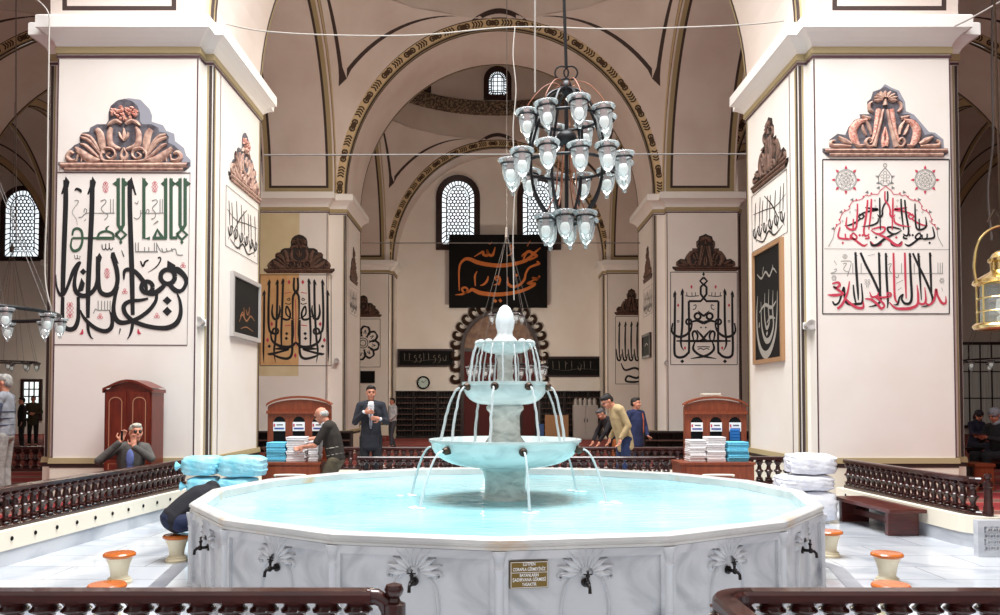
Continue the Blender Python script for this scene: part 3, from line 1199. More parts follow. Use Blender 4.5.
B([(656, 890), (600, 902), (545, 906), (505, 925), (492, 955), (510, 1000), (560, 1042), (640, 1072), (720, 1086), (790, 1084), (846, 1052), (872, 990), (868, 910), (846, 850)], [14, 22, 26, 30, 30, 30, 30, 30, 30, 34, 34, 28, 20, 8])
B([(712, 862), (704, 910), (662, 968), (600, 1015), (530, 1045), (470, 1050), (436, 1020), (424, 960), (434, 880), (452, 810)], [20, 24, 28, 28, 28, 34, 34, 28, 24, 22])
rhomb(k_, cv, (782, 904), 31, ry=29)
rhomb(k_, cv, (782, 976), 32, ry=32)
B([(604, 640), (620, 674), (636, 645), (658, 634)], [8, 14, 12, 10])
B([(720, 620), (736, 618), (736, 640), (708, 680), (655, 716)], [12, 10, 9, 8, 2])
B([(478, 568), (494, 612)], [4, 8])
B([(470, 1090), (462, 1130)], [10, 3])
for dx in (0, 24, 48):
    B([(348 + dx, 530 - dx * .2), (350 + dx, 555), (362 + dx, 566), (372 + dx, 552)], 6)
for dx in (0, 18):
    B([(165 + dx, 600), (168 + dx, 622), (180 + dx, 626), (184 + dx, 606)], 4)
B([(165, 172), (180, 160), (204, 172), (208, 186)], [4, 18, 20, 3])
# green
for xs, xc in (((868, 902), 880), ((456, 490), 473)):
    for s_, x in ((-1, xs[0]), (1, xs[1])):
        stroke(g_, cv, [(x, 90), (x, 400), (xc - s_ * 4, 440)], 23, .004, True)
        poly(g_, cv, [(x - s_ * 8, 82), (x + s_ * 12, 105), (x + s_ * 40, 126), (x + s_ * 10, 145), (x - s_ * 8, 140)])
    q = 35
    stroke(g_, cv, [(xc - q, 465), (xc, 498), (xc + q, 465), (xc, 432), (xc - q, 465)], 20, .004, True)
    rhomb(g_, cv, (xc, 515), 12, ry=16)
for x, s_ in ((772, -1), (808, 1)):
    stroke(g_, cv, [(x, 90), (x, 490)], 23, .004, True)
    poly(g_, cv, [(x - s_ * 8, 82), (x + s_ * 10, 105), (x + s_ * 34, 126), (x + s_ * 10, 145), (x - s_ * 8, 140)])
G([(800, 486), (850, 486)], 20)
stroke(g_, cv, [(627, 90), (627, 490), (668, 488)], 22, .004, True)
poly(g_, cv, [(616, 82), (640, 105), (656, 126), (640, 145), (616, 140)])
stroke(g_, cv, [(684, 488), (780, 488)], 20, .004, True)
stroke(g_, cv, [(696, 484), (716, 432), (750, 484)], 22, .004, True)
G([(310, 488), (432, 488)], 20)
G([(318, 486), (332, 455), (376, 442), (418, 458), (424, 486)], 16)
G([(395, 406), (376, 424), (384, 450)], [4, 14, 10])
G([(150, 470), (158, 434), (186, 424), (212, 446), (216, 510), (196, 560), (158, 572), (140, 540), (148, 488)], [12, 16, 18, 18, 16, 20, 20, 14, 10])
G([(150, 488), (320, 488)], 15)
# red lozenges and trefoils
for c, r in (((372, 148), 20), ((700, 146), 20), ((382, 722), 18), ((135, 968), 24)):
    filigree(r_, cv, c, r, 3 if r < 24 else 4)
for c in ((335, 1008), (714, 1004), (500, 842), (888, 668)):
    for dx, dy in ((0, -9), (-9, 8), (9, 8)):
        ring(r_, cv, (c[0] + dx, c[1] + dy), 8, 3.2, .004, 8)
for c, s_ in (((210, 1112), 1), ((596, 1110), -1)):
    stroke(r_, cv, [(c[0] + 8 * s_, c[1] - 18), (c[0] + 4 * s_, c[1] + 8), (c[0] - 12 * s_, c[1] + 14)], [4, 20, 3])
# fine grey script
Y = lambda pts, wd=5: stroke(y_, cv, pts, wd)
Y([(190, 350), (215, 346), (245, 322), (330, 322), (432, 320)])
for x in (405, 423):
    Y([(x, 228), (x, 320)])
Y([(338, 242), (366, 232), (374, 250), (342, 288), (362, 318), (386, 330), (380, 352), (362, 366)])
Y([(228, 318), (232, 292), (246, 302), (240, 322)])
Y([(230, 372), (242, 362)])
Y([(560, 350), (580, 360), (602, 344), (606, 300)])
Y([(606, 322), (680, 322), (760, 320)])
for x in (735, 750):
    Y([(x, 228), (x, 320)])
Y([(680, 240), (708, 232), (716, 250), (684, 288), (704, 320), (700, 350), (676, 362)])
Y([(640, 320), (650, 296), (662, 306), (656, 322)])
Y([(690, 396), (722, 374)], [3, 10])
Y([(566, 250), (582, 258), (590, 240)])
Y([(164, 240), (184, 236), (190, 250), (160, 290), (150, 320), (176, 360), (184, 400)], [3, 6, 4, 3, 3, 3, 2])
Y([(570, 578), (720, 578)], 7)
for x in (572, 590, 632, 660, 697, 712):
    Y([(x, 518 if x in (572, 590, 697, 712) else 548), (x, 578)], 6)
Y([(715, 530), (745, 578), (800, 572), (835, 560), (850, 598), (888, 600)], 6)
for x in (745, 775, 810):
    Y([(x, 555), (x + 8, 578)], 6)
Y([(290, 990), (305, 960), (320, 968), (400, 968)], 5)
for x in (322, 345, 366, 385, 402):
    Y([(x, 905), (x, 968)], 5)
for c in ((130, 300), (45, 960)):
    pass
o = k_.build('black_script', M['ink'], pl, fixn=False)
g_.build('green_script', M['ink_green'], pl, fixn=False)
r_.build('red_ornament', M['ink_red'], pl, fixn=False)
y_.build('fine_script', M['ink_grey'], pl, fixn=False)
m = MB()
stroke(m, cv, [(46, 50), (938, 54)], 7, .004, True)
stroke(m, cv, [(25, 1198), (915, 1202)], 7, .004, True)
stroke(m, cv, [(935, 54), (915, 1200)], 3, .004, True)
stroke(m, cv, [(46, 50), (25, 1198)], 3, .004, True)
m.build('panel_border', M['plum'], pl, fixn=False)
crest_cluster(front(52, 85, 6.6667, YA), pl, 1.0)

# ---- red and black panel on the white pillar right of the pool
pr = piers[3, 0]
cv = front(820, 155, 7.237, YA)
k_, r_, y_ = MB(), MB(), MB()
MX = 478
mir = cv.mirror(MX)
OFF = 579
rect_line(k_, cv, 18, 33, 934, 1150, 8)


def both(pts, wd):
    stroke(k_, cv, pts, wd)
    stroke(r_, mir, pts, wd)


both([(487, 262), (487, 325), (462, 362), (450, 400), (450, 432), (432, 450), (414, 430)], [10, 12, 12, 12, 14, 14, 4])
both([(430, 310), (432, 420), (436, 545)], [10, 14, 6])
both([(326, 380), (370, 388), (418, 394), (352, 408), (304, 424), (290, 442)], [6, 16, 18, 14, 12, 8])
both([(300, 430), (318, 440), (300, 462), (280, 448), (290, 425)], 11)
both([(296, 458), (262, 485), (215, 506), (176, 512)], [8, 14, 12, 3])
both([(585, 318), (590, 420), (604, 540)], [12, 15, 8])
both([(612, 325), (622, 430), (640, 545), (628, 585), (600, 570)], [12, 15, 14, 14, 6])
both([(686, 352), (688, 440), (698, 530), (740, 538), (768, 510), (762, 448)], [10, 13, 14, 15, 14, 6])
both([(716, 462), (718, 536)], [10, 12])
both([(420, 455), (415, 488), (370, 510), (300, 518)], [6, 14, 12, 3])
both([(584, 538), (530, 524), (488, 526), (498, 556), (540, 572), (590, 545)], [8, 14, 14, 14, 14, 6])
both([(545, 568), (470, 605), (415, 648), (375, 652), (362, 625)], [10, 18, 20, 16, 6])
both([(812, 520), (826, 590), (790, 606), (752, 606)], [8, 14, 14, 12])
both([(774, 570), (770, 606), (742, 606), (736, 576)], 11)
both([(736, 606), (700, 608), (690, 590), (716, 566), (728, 590), (690, 625), (642, 656), (612, 642)], [12, 14, 12, 12, 12, 16, 16, 4])
both([(610, 575), (604, 600), (632, 606)], [6, 14, 10])
both([(590, 625), (560, 655), (520, 648), (508, 620)], [6, 14, 14, 5])
for p in ((405, 596), (792, 636), (670, 580), (648, 580)):
    rhomb(k_, cv, p, 10)
    rhomb(r_, mir, p, 10)
for p in ((560, 330), (555, 372), (575, 455), (740, 415), (795, 480), (700, 400), (720, 560)):
    ring(y_, cv, p, 6, 2.5, .004, 6)
    ring(y_, mir, p, 6, 2.5, .004, 6)
# rosettes and finial
for cx_ in (187, 760):
    c = (cx_, 180)
    for rr in (76, 70, 46, 24):
        ring(y_, cv, c, rr, 3, .004, 24)
    for k in range(8):
        a = 2 * PI * k / 8
        ring(y_, cv, (c[0] + 47 * math.cos(a + .39), c[1] + 47 * math.sin(a + .39)), 16, 2.5, .004, 8)
        px, py = c[0] + 84 * math.cos(a), c[1] + 84 * math.sin(a)
        t = (math.cos(a), math.sin(a))
        poly(r_, cv, [(px + t[0] * 22, py + t[1] * 22), (px - t[1] * 11, py + t[0] * 11), (px - t[0] * 8, py - t[1] * 8), (px + t[1] * 11, py - t[0] * 11)])
    for k in range(4):
        a = 2 * PI * k / 4
        ring(y_, cv, (c[0] + 14 * math.cos(a), c[1] + 14 * math.sin(a)), 10, 2.5, .004, 8)
stroke(y_, cv, [(470, 92), (428, 145), (424, 190), (450, 218), (490, 218), (516, 190), (512, 145), (470, 92)], 5)
for dx, dy in ((0, 130), (-20, 155), (20, 155), (0, 178), (-22, 195), (22, 195)):
    ring(y_, cv, (470 + dx, dy), 12, 3, .004, 8)
ring(y_, cv, (470, 75), 13, 4, .004, 8)
for s_ in (-1, 1):
    poly(y_, cv, [(470 + s_ * 46, 150), (470 + s_ * 72, 150), (470 + s_ * 52, 166)])
    poly(y_, cv, [(470 + s_ * 44, 190), (470 + s_ * 66, 205), (470 + s_ * 40, 212)])
# scalloped red arch
pts = [(474, 226), (434, 258), (416, 284), (376, 284), (352, 296), (330, 290), (300, 318), (262, 330), (236, 336), (215, 365), (212, 390), (176, 408), (156, 430), (142, 470), (146, 490), (120, 510), (102, 545)]
low = [(102, 545), (96, 590), (80, 625), (60, 662)]
for c in (cv, cv.mirror(474)):
    stroke(r_, c, pts, 5)
    stroke(y_, c, low, 4)
    for (x, y) in ((420, 240), (338, 272), (230, 326), (150, 415), (92, 535)):
        poly(y_, c, [(x - 14, y), (x + 10, y - 16), (x + 12, y + 8)])
    for (x, y) in ((370, 276), (312, 300), (262, 322), (210, 372), (178, 398), (138, 468), (118, 505)):
        rhomb(r_, c, (x, y), 7)
stroke(y_, cv, [(28, OFF + 100), (930, OFF + 106)], 3, .004, True)
# lower line
O = lambda pts: [(a, b + OFF) for a, b in pts]
K = lambda pts, wd: stroke(k_, cv, O(pts), wd)
RR = lambda pts, wd: stroke(r_, cv, O(pts), wd, .006)
for pts, wd in (([(255, 125), (262, 260), (272, 400), (276, 470)], [16, 19, 17, 6]), ([(292, 128), (330, 215), (380, 310), (428, 420), (436, 470), (410, 505), (350, 520)], [16, 18, 18, 18, 18, 16, 3]),
                ([(425, 128), (430, 280), (436, 440)], [16, 18, 12]), ([(475, 132), (480, 300), (490, 470), (484, 530)], [16, 18, 16, 4]),
                ([(648, 132), (655, 300), (662, 440), (650, 490), (615, 496), (590, 465), (600, 430), (575, 452), (560, 500), (530, 505)], [16, 18, 18, 20, 18, 14, 10, 14, 14, 4]),
                ([(670, 132), (715, 230), (760, 320), (806, 430), (812, 480), (786, 508), (730, 522)], [14, 17, 17, 17, 17, 14, 3]),
                ([(710, 132), (720, 280), (732, 470)], [16, 18, 6]), ([(795, 128), (800, 280), (806, 440)], [16, 18, 12]),
                ([(90, 480), (108, 504), (140, 480), (172, 378), (180, 470), (210, 500), (270, 498), (306, 480), (298, 350)], [10, 16, 14, 14, 16, 18, 18, 16, 8]),
                ([(240, 360), (246, 430), (258, 490)], [10, 15, 12])):
    K(pts, wd)
for x, y in ((255, 120), (425, 122), (475, 126), (648, 126), (710, 126), (795, 122)):
    poly(k_, cv, O([(x - 2, y), (x + 16, y + 34), (x + 4, y + 26), (x - 9, y + 20)]))
for pts, wd in (([(530, 130), (534, 300), (540, 450), (560, 490)], [14, 16, 16, 10]), ([(612, 128), (616, 300), (622, 460)], [14, 16, 8]),
                ([(500, 486), (545, 528), (600, 534), (660, 528), (704, 500), (708, 430), (700, 360)], [6, 16, 22, 22, 18, 16, 5]),
                ([(706, 490), (745, 500), (764, 470), (756, 378)], [12, 16, 16, 5]), ([(760, 490), (790, 505), (824, 470), (838, 392), (850, 440), (880, 490), (908, 490), (908, 440)], [10, 14, 16, 16, 16, 18, 16, 4]),
                ([(86, 352), (130, 344), (140, 366), (112, 382), (96, 372), (135, 400), (172, 424)], [10, 18, 18, 16, 12, 18, 10]), ([(52, 432), (100, 436), (168, 428)], [3, 22, 14]),
                ([(212, 335), (196, 420), (160, 500), (124, 534)], [8, 16, 18, 18]), ([(176, 452), (215, 492), (260, 522), (308, 526), (312, 480)], [8, 18, 20, 20, 5]),
                ([(324, 462), (370, 468), (412, 500), (442, 532), (464, 508), (430, 470), (398, 450)], [8, 18, 18, 18, 14, 16, 10]),
                ([(358, 412), (374, 448), (412, 440), (420, 415)], [6, 14, 14, 6]), ([(412, 446), (460, 452), (508, 440), (508, 420), (484, 424), (490, 450)], [10, 16, 16, 12, 12, 8])):
    RR(pts, wd)
Y = lambda pts, wd=4: stroke(y_, cv, O(pts), wd)
Y([(75, 278), (110, 264), (118, 246), (100, 250)])
Y([(75, 278), (890, 278)])
for x in (852, 868, 884):
    Y([(x, 200), (x, 278)])
for x in (680, 588, 236, 296):
    Y([(x, 205), (x, 278)])
Y([(150, 190), (190, 188), (225, 200), (196, 300)])
Y([(165, 210), (190, 206), (170, 250), (205, 268)])
Y([(490, 215), (515, 208), (500, 250), (520, 278)])
Y([(545, 300), (560, 308), (570, 285)])
ring(y_, cv, (180, OFF + 155), 16, 3, .004, 8)
ring(y_, cv, (180, OFF + 155), 7, 3, .004, 6)
for p in ((100, 312), (880, 330)):
    for k in range(6):
        ring(y_, cv, (p[0] + 12 * math.cos(k * PI / 3), OFF + p[1] + 14 * math.sin(k * PI / 3)), 6, 2.5, .004, 6)
for p in ((330, 330), (352, 330), (330, 350), (352, 350), (341, 370)):
    ring(y_, cv, (p[0], OFF + p[1]), 8, 2.5, .004, 6)
for p in ((345, 150, 395, 138), (550, 352, 600, 325), (560, 400, 590, 380), (100, 185, 120, 215), (880, 380, 885, 405)):
    Y([(p[0], p[1]), (p[2], p[3])], 3)
k_.build('black_script', M['ink'], pr, fixn=False)
r_.build('red_script', M['ink_red'], pr, fixn=False)
y_.build('fine_ornament', M['ink_grey'], pr, fixn=False)
crest_palmette(front(815, 75, 6.6667, YA), pr, 1.0)


# ---- inner faces of the two near pillars
def side(X, y0, y1, z0, z1, n):
    return Canvas(lambda a, b: Vector((X, y0 + (y1 - y0) * a, z0 + (z1 - z0) * b)), n)


def unit_crest(cvu, w=875.0, h=485.0, x0=45, y0=90):
    return Canvas(lambda a, b: cvu.fn((a - x0) / w, (b - y0) / h), cvu.n)


def side_script(cvu, parent, seed, name='black_script'):
    """a row of tall stems over flowing joined letters; canvas 0..1"""
    m = MB()
    rr = random.Random(seed)
    cw = Canvas(lambda a, b: cvu.fn(a / 100, b / 100), cvu.n)
    for x in (8, 16, 30, 44, 52, 66, 74, 88):
        stroke(m, cw, [(x, 12 + rr.random() * 10), (x + 2, 40), (x + 3, 62)], [1.5, 2.4, 1.2])
    stroke(m, cw, [(3, 38), (30, 46), (60, 40), (97, 34)], [.8, 1.6, 1.6, .8])
    stroke(m, cw, [(22, 70), (40, 40), (62, 15)], [2, 2.4, 1])
    for x in (6, 22, 38, 54, 70, 84):
        stroke(m, cw, [(x, 66), (x + 4, 78), (x + 10, 74), (x + 12, 64), (x + 8, 62), (x + 6, 72), (x + 2, 86)], [1.5, 3, 3, 2.4, 2, 2.6, 1])
    stroke(m, cw, [(12, 84), (34, 92), (50, 80), (66, 92), (86, 82)], [1, 3, 3.4, 3, 1])
    for k in range(9):
        rhomb(m, cw, (8 + k * 10 + rr.random() * 4, 56 + rr.random() * 36), 1.4)
    rect_line(m, cw, 0, 0, 100, 100, 1.0)
    m.build(name, M['ink'], parent, fixn=False)


XL, XR = BX[2] + SIDEX, BX[3] - SIDEX
q0, q1, qa = PX(228, 179, XL), PX(260, 205, XL), PX(245, 132, XL)
zb_ = (q0.z + q1.z) / 2
crest_cluster(unit_crest(side(XL, q0.y, q1.y, qa.z, zb_, (1, 0, 0))), pl, .8, rich=False)
q0, q1, q2 = PX(226, 185, XL), PX(258, 211, XL), PX(226, 246, XL)
side_script(side(XL, q0.y, q1.y, (q0.z + q1.z) / 2, q2.z, (1, 0, 0)), pl, 2)
q0, q1, qa = PX(789, 168, XR), PX(752, 193, XR), PX(769, 114, XR)
zb_ = (q0.z + q1.z) / 2
crest_palmette(unit_crest(side(XR, q0.y, q1.y, qa.z, zb_, (-1, 0, 0)), 840, 490, 48, 60), pr, .8, rich=False, dim=True)
q0, q1, q2 = PX(787, 170, XR), PX(752, 196, XR), PX(788, 232, XR)
side_script(side(XR, q0.y, q1.y, (q0.z + q1.z) / 2, q2.z, (-1, 0, 0)), pr, 5)

# ---- second row of pillars
p2 = piers[2, 1]
cv = front(255, 265, 5.857, YB)
# uncleaned half of the face: older, darker paint left of its middle
m = MB()
zt_ = ZS[1] - .56
x0_, xm_ = -6.66, P(299, 300, YB).x
zp0, zp1 = P(280, 365, YB).z, P(280, 274, YB).z
yy = YB - .002
m.face([(x0_, yy, P(280, 376, YB).z), (xm_, yy, P(280, 376, YB).z), (xm_, yy, zt_), (x0_, yy, zt_)], 0)
yy = YB - .003
m.face([(x0_, yy, zp0), (xm_, yy, zp0), (xm_, yy, zp1), (x0_, yy, zp1)], 1)
m.build('aged_paint', [M['tanpatch'], M['orangepatch']], p2, fixn=False)
k_, r_ = MB(), MB()
MXc = 240
for c in (cv, cv.mirror(MXc)):
    B = lambda pts, wd: stroke(k_, c, pts, wd, .005)
    B([(55, 160), (53, 350), (50, 500), (52, 572)], [12, 13, 11, 2])
    B([(85, 92), (80, 250), (82, 365), (98, 398), (128, 402)], [13, 14, 14, 14, 6])
    B([(132, 90), (130, 250), (120, 430), (112, 500), (120, 572)], [13, 14, 13, 12, 2])
    B([(165, 84), (160, 250), (154, 400), (156, 482)], [13, 14, 13, 8])
    for x, y in ((55, 145), (85, 82), (132, 82), (165, 76)):
        poly(k_, c, [(x, y), (x + 10, y + 24), (x + 2, y + 20), (x - 14, y + 40), (x - 10, y + 20)], .005)
    B([(230, 74), (228, 140), (248, 168), (258, 200), (258, 318)], [12, 14, 14, 13, 8])
    B([(104, 230), (100, 280), (112, 314), (134, 312), (146, 270), (144, 236)], [6, 13, 15, 14, 12, 5])
    B([(148, 300), (172, 318), (200, 316), (206, 280), (186, 242), (184, 290), (230, 320)], [8, 13, 13, 12, 10, 10, 3])
    ring(k_, c, (120, 388), 17, 12, .005)
    B([(92, 398), (100, 440), (128, 466), (170, 480), (214, 476), (240, 452)], [8, 13, 16, 18, 18, 10])
    B([(258, 320), (256, 400), (262, 460), (250, 470)], [10, 12, 10, 4])
    B([(112, 492), (150, 490), (196, 492), (150, 508), (90, 522), (74, 518)], [5, 16, 14, 12, 16, 4])
    B([(96, 520), (140, 540), (190, 548), (216, 520), (218, 430), (214, 320)], [6, 14, 16, 15, 13, 4])
    for p in ((186, 402), (184, 430), (84, 476)):
        rhomb(k_, c, p, 11, .005)
    B([(190, 200), (202, 194), (204, 206), (192, 206), (188, 200)], 5)
    B([(176, 224), (200, 230), (212, 222)], 5)
    for p in ((200, 100), (98, 346), (74, 440)):
        rhomb(r_, c, p, 9, .005, 15)
    stroke(r_, c, [(176, 356), (210, 352)], 5, .005)
    stroke(r_, c, [(176, 166), (212, 160)], 4, .005)
rhomb(r_, cv, (236, 530), 9, .005, 16)
stroke(r_, cv, [(236, 200), (240, 300), (236, 400), (242, 480)], 4, .005)
rect_line(k_, cv, 30, 58, 446, 590, 4, .005)
k_.build('black_script', M['ink'], p2, fixn=False)
r_.build('red_ornament', M['ink_red'], p2, fixn=False)
crest_cluster(Canvas(lambda a, b: P(255 + a / 11.11, 225 + b / 11.11, YB), (0, -1, 0)) if False else front(260.3, 227, 12.4, YB), p2, 1.2, dim=True, rich=False)

p3 = piers[3, 1]
cv = front(660, 265, 5.857, YB)
k_, r_ = MB(), MB()
for c in (cv, cv.mirror(255)):
    B = lambda pts, wd: stroke(k_, c, pts, wd, .005)
    B([(88, 165), (86, 350), (84, 500), (96, 536), (130, 540), (160, 520), (170, 480), (168, 212)], [12, 14, 14, 15, 15, 14, 13, 13])
    B([(132, 150), (130, 350), (122, 460), (140, 502)], [12, 14, 12, 2])
    for x, y in ((88, 148), (132, 136)):
        poly(k_, c, [(x, y), (x + 10, y + 26), (x + 2, y + 24), (x - 12, y + 46), (x - 10, y + 20)], .005)
    stroke(k_, c, [(168, 212), (238, 212), (256, 192)], 13, .005, True)
    stroke(k_, c, [(256, 196), (238, 170), (238, 130), (255, 112)], 13, .005, True)
    stroke(k_, c, [(255, 72), (234, 94), (255, 116)], 12, .005, True)
    ring(k_, c, (168, 333), 16, 12, .005)
    B([(74, 340), (70, 390), (100, 418), (140, 416), (176, 385), (188, 340)], [8, 12, 15, 15, 12, 8])
    B([(184, 334), (215, 326), (240, 334), (256, 340)], [10, 14, 18, 20])
    ring(k_, c, (220, 300), 18, 13, .005)
    B([(222, 268), (256, 300)], [4, 14])
    B([(96, 445), (180, 445), (256, 446)], [8, 14, 14])
    B([(196, 440), (190, 400), (206, 388), (220, 412), (216, 440)], [8, 13, 13, 12, 8])
    B([(214, 380), (240, 410), (266, 440), (300, 446)], [5, 13, 13, 5])
    B([(204, 450), (194, 490), (220, 520), (260, 536), (330, 548)], [8, 14, 14, 14, 3])
    rhomb(k_, c, (130, 564), 12, .005)
    B([(148, 180), (180, 184), (228, 180)], 5)
    for x in (156, 186, 206):
        B([(x, 160), (x + 2, 182)], 4)
    B([(196, 238), (210, 234), (208, 254), (192, 262)], 5)
    ring(k_, c, (106, 330), 6, 4, .005, 8)
    for p in ((184, 128), (146, 486), (106, 236)):
        rhomb(r_, c, p, 7, .005, 12)
    stroke(k_, c, [(218, 480), (256, 478)], 5, .005)
    stroke(k_, c, [(222, 496), (236, 488), (256, 496)], 5, .005)
rhomb(k_, cv, (255, 54), 8, .005, 14)
rhomb(k_, cv, (240, 366), 6, .005)
rhomb(k_, cv, (268, 366), 6, .005)
rect_line(k_, cv, 62, 42, 452, 584, 4, .005)
k_.build('black_script', M['ink'], p3, fixn=False)
r_.build('red_ornament', M['ink_red'], p3, fixn=False)
crest_palmette(front(668.5, 227.5, 12.55, YB), p3, 1.2, dim=True, rich=False)
# inner faces of the second row: slim crest and script panel
for root, X, n, pxs in ((p2, XL, (1, 0, 0), (349.5, 357)), (p3, XR, (-1, 0, 0), (652.5, 643.5))):
    q0, q1 = PX(pxs[0], 285, X), PX(pxs[1], 285, X)
    fn = crest_cluster if root is p2 else crest_palmette
    fn(unit_crest(side(X, q0.y, q1.y, PX((pxs[0] + pxs[1]) / 2, 246, X).z, PX((pxs[0] + pxs[1]) / 2, 283, X).z, n)), root, .8, dim=True, rich=False)
    side_script(side(X, q0.y, q1.y, PX((pxs[0] + pxs[1]) / 2, 287, X).z, PX((pxs[0] + pxs[1]) / 2, 315, X).z, n), root, 9)

# ---- half pillars at the back wall: petal roundel and tall script
p4 = piers[2, 2]
cv = front(346, 318, 10, YC)
k_ = MB()
rect_line(k_, cv, 5, 10, 342, 490, 5, .005)
for k in range(8):
    a = 2 * PI * k / 8 + .2
    ca, sa = math.cos(a), math.sin(a)
    f = lambda r, t: (170 + r * ca * 1.0 - t * sa, 250 + (r * sa + t * ca) * 1.05)
    stroke(k_, cv, [f(60, -16), f(100, -46), f(150, -30), f(158, 0), f(150, 30), f(100, 46), f(60, 16)], [8, 20, 22, 14, 22, 20, 8], .005)
    stroke(k_, cv, [f(90, -10), f(125, 0), f(90, 12)], 8, .005)
ring(k_, cv, (170, 250), 50, 8, .005)
ring(k_, cv, (170, 250), 30, 8, .005)
k_.build('petal_roundel', M['ink'], p4, fixn=False)
crest_cluster(Canvas(lambda a, b: P(343.5 + a / 24.2, 291 + b / 22, YC), (0, -1, 0)), p4, 1.3, dim=True, rich=False)
p5 = piers[3, 2]
cv = front(615, 316, 10, YC)
k_ = MB()
rect_line(k_, cv, 5, 5, 330, 680, 5, .005)
for x in (45, 105, 165, 225, 285):
    stroke(k_, cv, [(x, 60), (x - 4, 250), (x, 420)], [12, 18, 10], .005)
    poly(k_, cv, [(x, 50), (x + 14, 90), (x - 16, 110)], .005)
    stroke(k_, cv, [(x - 34, 330), (x - 20, 430), (x + 6, 440), (x + 18, 380)], [8, 18, 18, 8], .005)
stroke(k_, cv, [(60, 470), (100, 540), (200, 520), (260, 560), (220, 620), (130, 600), (110, 650), (200, 660), (300, 640)], [8, 20, 22, 22, 22, 20, 20, 22, 5], .005)
k_.build('black_script', M['ink'], p5, fixn=False)
crest_palmette(Canvas(lambda a, b: P(612.5 + a / 24.5, 284 + b / 17.5, YC), (0, -1, 0)), p5, 1.3, dim=True, rich=False)


# ---- framed boards and fittings on the pillars
M['dimorange'] = mat('faded_orange', (150, 96, 56), .6)


def picture_side(X, n, pa, pb, zt, zb, label, fm, lines, name='framed_board'):
    """board on a wall facing along x: pa, pb = y range"""
    s = n[0]
    th = .06
    t = thing(name, label, 'framed picture', (X, (pa + pb) / 2, zb))
    H, W = zt - zb, abs(pb - pa)
    fw = .07
    m = MB()
    for (a, b, c, d) in ((-W / 2, W / 2, 0, fw), (-W / 2, W / 2, H - fw, H), (-W / 2, -W / 2 + fw, fw, H - fw), (W / 2 - fw, W / 2, fw, H - fw)):
        m.box((min(0, s * th), a, c), (max(0, s * th), b, d))
    m.build('frame', fm, t)
    m = MB()
    m.box((min(s * .005, s * .03), -W / 2 + fw * .9, fw * .9), (max(s * .005, s * .03), W / 2 - fw * .9, H - fw * .9))
    m.build('board', M['black'], t)
    cvs = Canvas(lambda a, b: Vector((s * .032, (a - .5) * W * (1 if s < 0 else 1), H * (1 - b))), n)
    for pts, wd in lines:
        m = MB()
        stroke(m, cvs, pts, wd, .002)
        m.build('letter', M['silver'] if s < 0 else M['dimorange'], t, fixn=False)
    return t


q0, q1 = PX(230, 271, XL), PX(258, 284, XL)
zt_, zb_ = (q0.z + q1.z) / 2, PX(230, 336, XL).z
picture_side(XL, (1, 0, 0), q0.y, q1.y, zt_, zb_, 'grey framed blackboard with faint orange script on the white pillar by the tan one', M['grey'],
             [([(.25, .75), (.35, .62), (.5, .7), (.65, .6), (.8, .66)], [.01, .03, .03, .03, .01]), ([(.3, .85), (.5, .8), (.75, .84)], [.01, .02, .01]), ([(.4, .5), (.42, .62)], .02), ([(.6, .46), (.58, .6)], .02), ([(.48, .52), (.52, .6), (.56, .54)], .02), ([(.28, .66), (.36, .58), (.44, .66)], .02)])
q0, q1 = PX(784, 236, XR), PX(755, 254, XR)
zt_, zb_ = (q0.z + q1.z) / 2, (PX(784, 362, XR).z + PX(755, 364, XR).z) / 2
picture_side(XR, (-1, 0, 0), q0.y, q1.y, zt_, zb_, 'tall wood framed blackboard with sweeping silver script on the pillar side', M['tan'],
             [([(.18, .27), (.3, .22), (.42, .27), (.55, .22), (.7, .26), (.85, .21)], [.01, .02, .02, .02, .02, .01]), ([(.3, .19), (.34, .25)], .015), ([(.62, .17), (.66, .23)], .015),
              ([(.16, .42), (.18, .6), (.24, .76), (.38, .88), (.56, .93), (.74, .88), (.86, .74), (.88, .56), (.84, .40)], [.01, .03, .05, .06, .07, .06, .05, .035, .01]),
              ([(.30, .40), (.32, .56), (.30, .70), (.42, .80), (.58, .80), (.70, .68), (.72, .46)], [.01, .035, .04, .05, .05, .035, .01]),
              ([(.44, .38), (.46, .54), (.44, .66), (.54, .70), (.60, .58), (.58, .40)], [.01, .03, .035, .035, .03, .01]),
              ([(.2, .50), (.36, .54), (.58, .50), (.78, .55)], [.01, .03, .03, .01]), ([(.24, .64), (.4, .62), (.52, .66)], [.01, .03, .01]), ([(.5, .74), (.54, .76)], .03), ([(.78, .64), (.80, .68)], .03)])
q0, q1 = PX(651.5, 332, XR), PX(643.5, 334, XR)
picture_side(XR, (-1, 0, 0), q0.y, q1.y, q0.z, PX(651, 357, XR).z, 'small dark framed board on the side of the pillar in the second row', M['wood_dark'], [([(.3, .5), (.5, .4), (.7, .5)], .04)])


def spot(p, label, n=(0, -1, 0)):
    t = thing('wall_spotlight', label, 'spotlight', p, 0, 'small white wall spotlights')
    m = MB()
    m.box((-.05, -.03, -.05), (.05, .0, .05), bev=.01)
    m.build('bracket', M['white'], t)
    m = MB()
    mx = Matrix.Translation((0, -.11, 0)) @ Matrix.Rotation(.5, 4, 'Y') @ Matrix.Rotation(PI / 2, 4, 'X')
    m.lathe([(.0, -.11), (.045, -.11), (.05, -.05), (.07, .06), (.075, .11), (.06, .11), (.0, .09)], 14, mx=mx)
    m.build('lamp_head', M['grey'], t, smooth=True)


YS = PY[0] - SIDEY
spot(P(203, 323, YS), 'small white spotlight on the corner of the pillar with black and green script')
spot(P(806, 326, YS), 'small white spotlight on the corner of the pillar with red script')
spot(P(338, 361, YB + .25), 'small spotlight on the pillar with the half tan face')
spot(P(665.5, 363, YB + .25), 'small spotlight on the second row pillar by the geometric script panel')

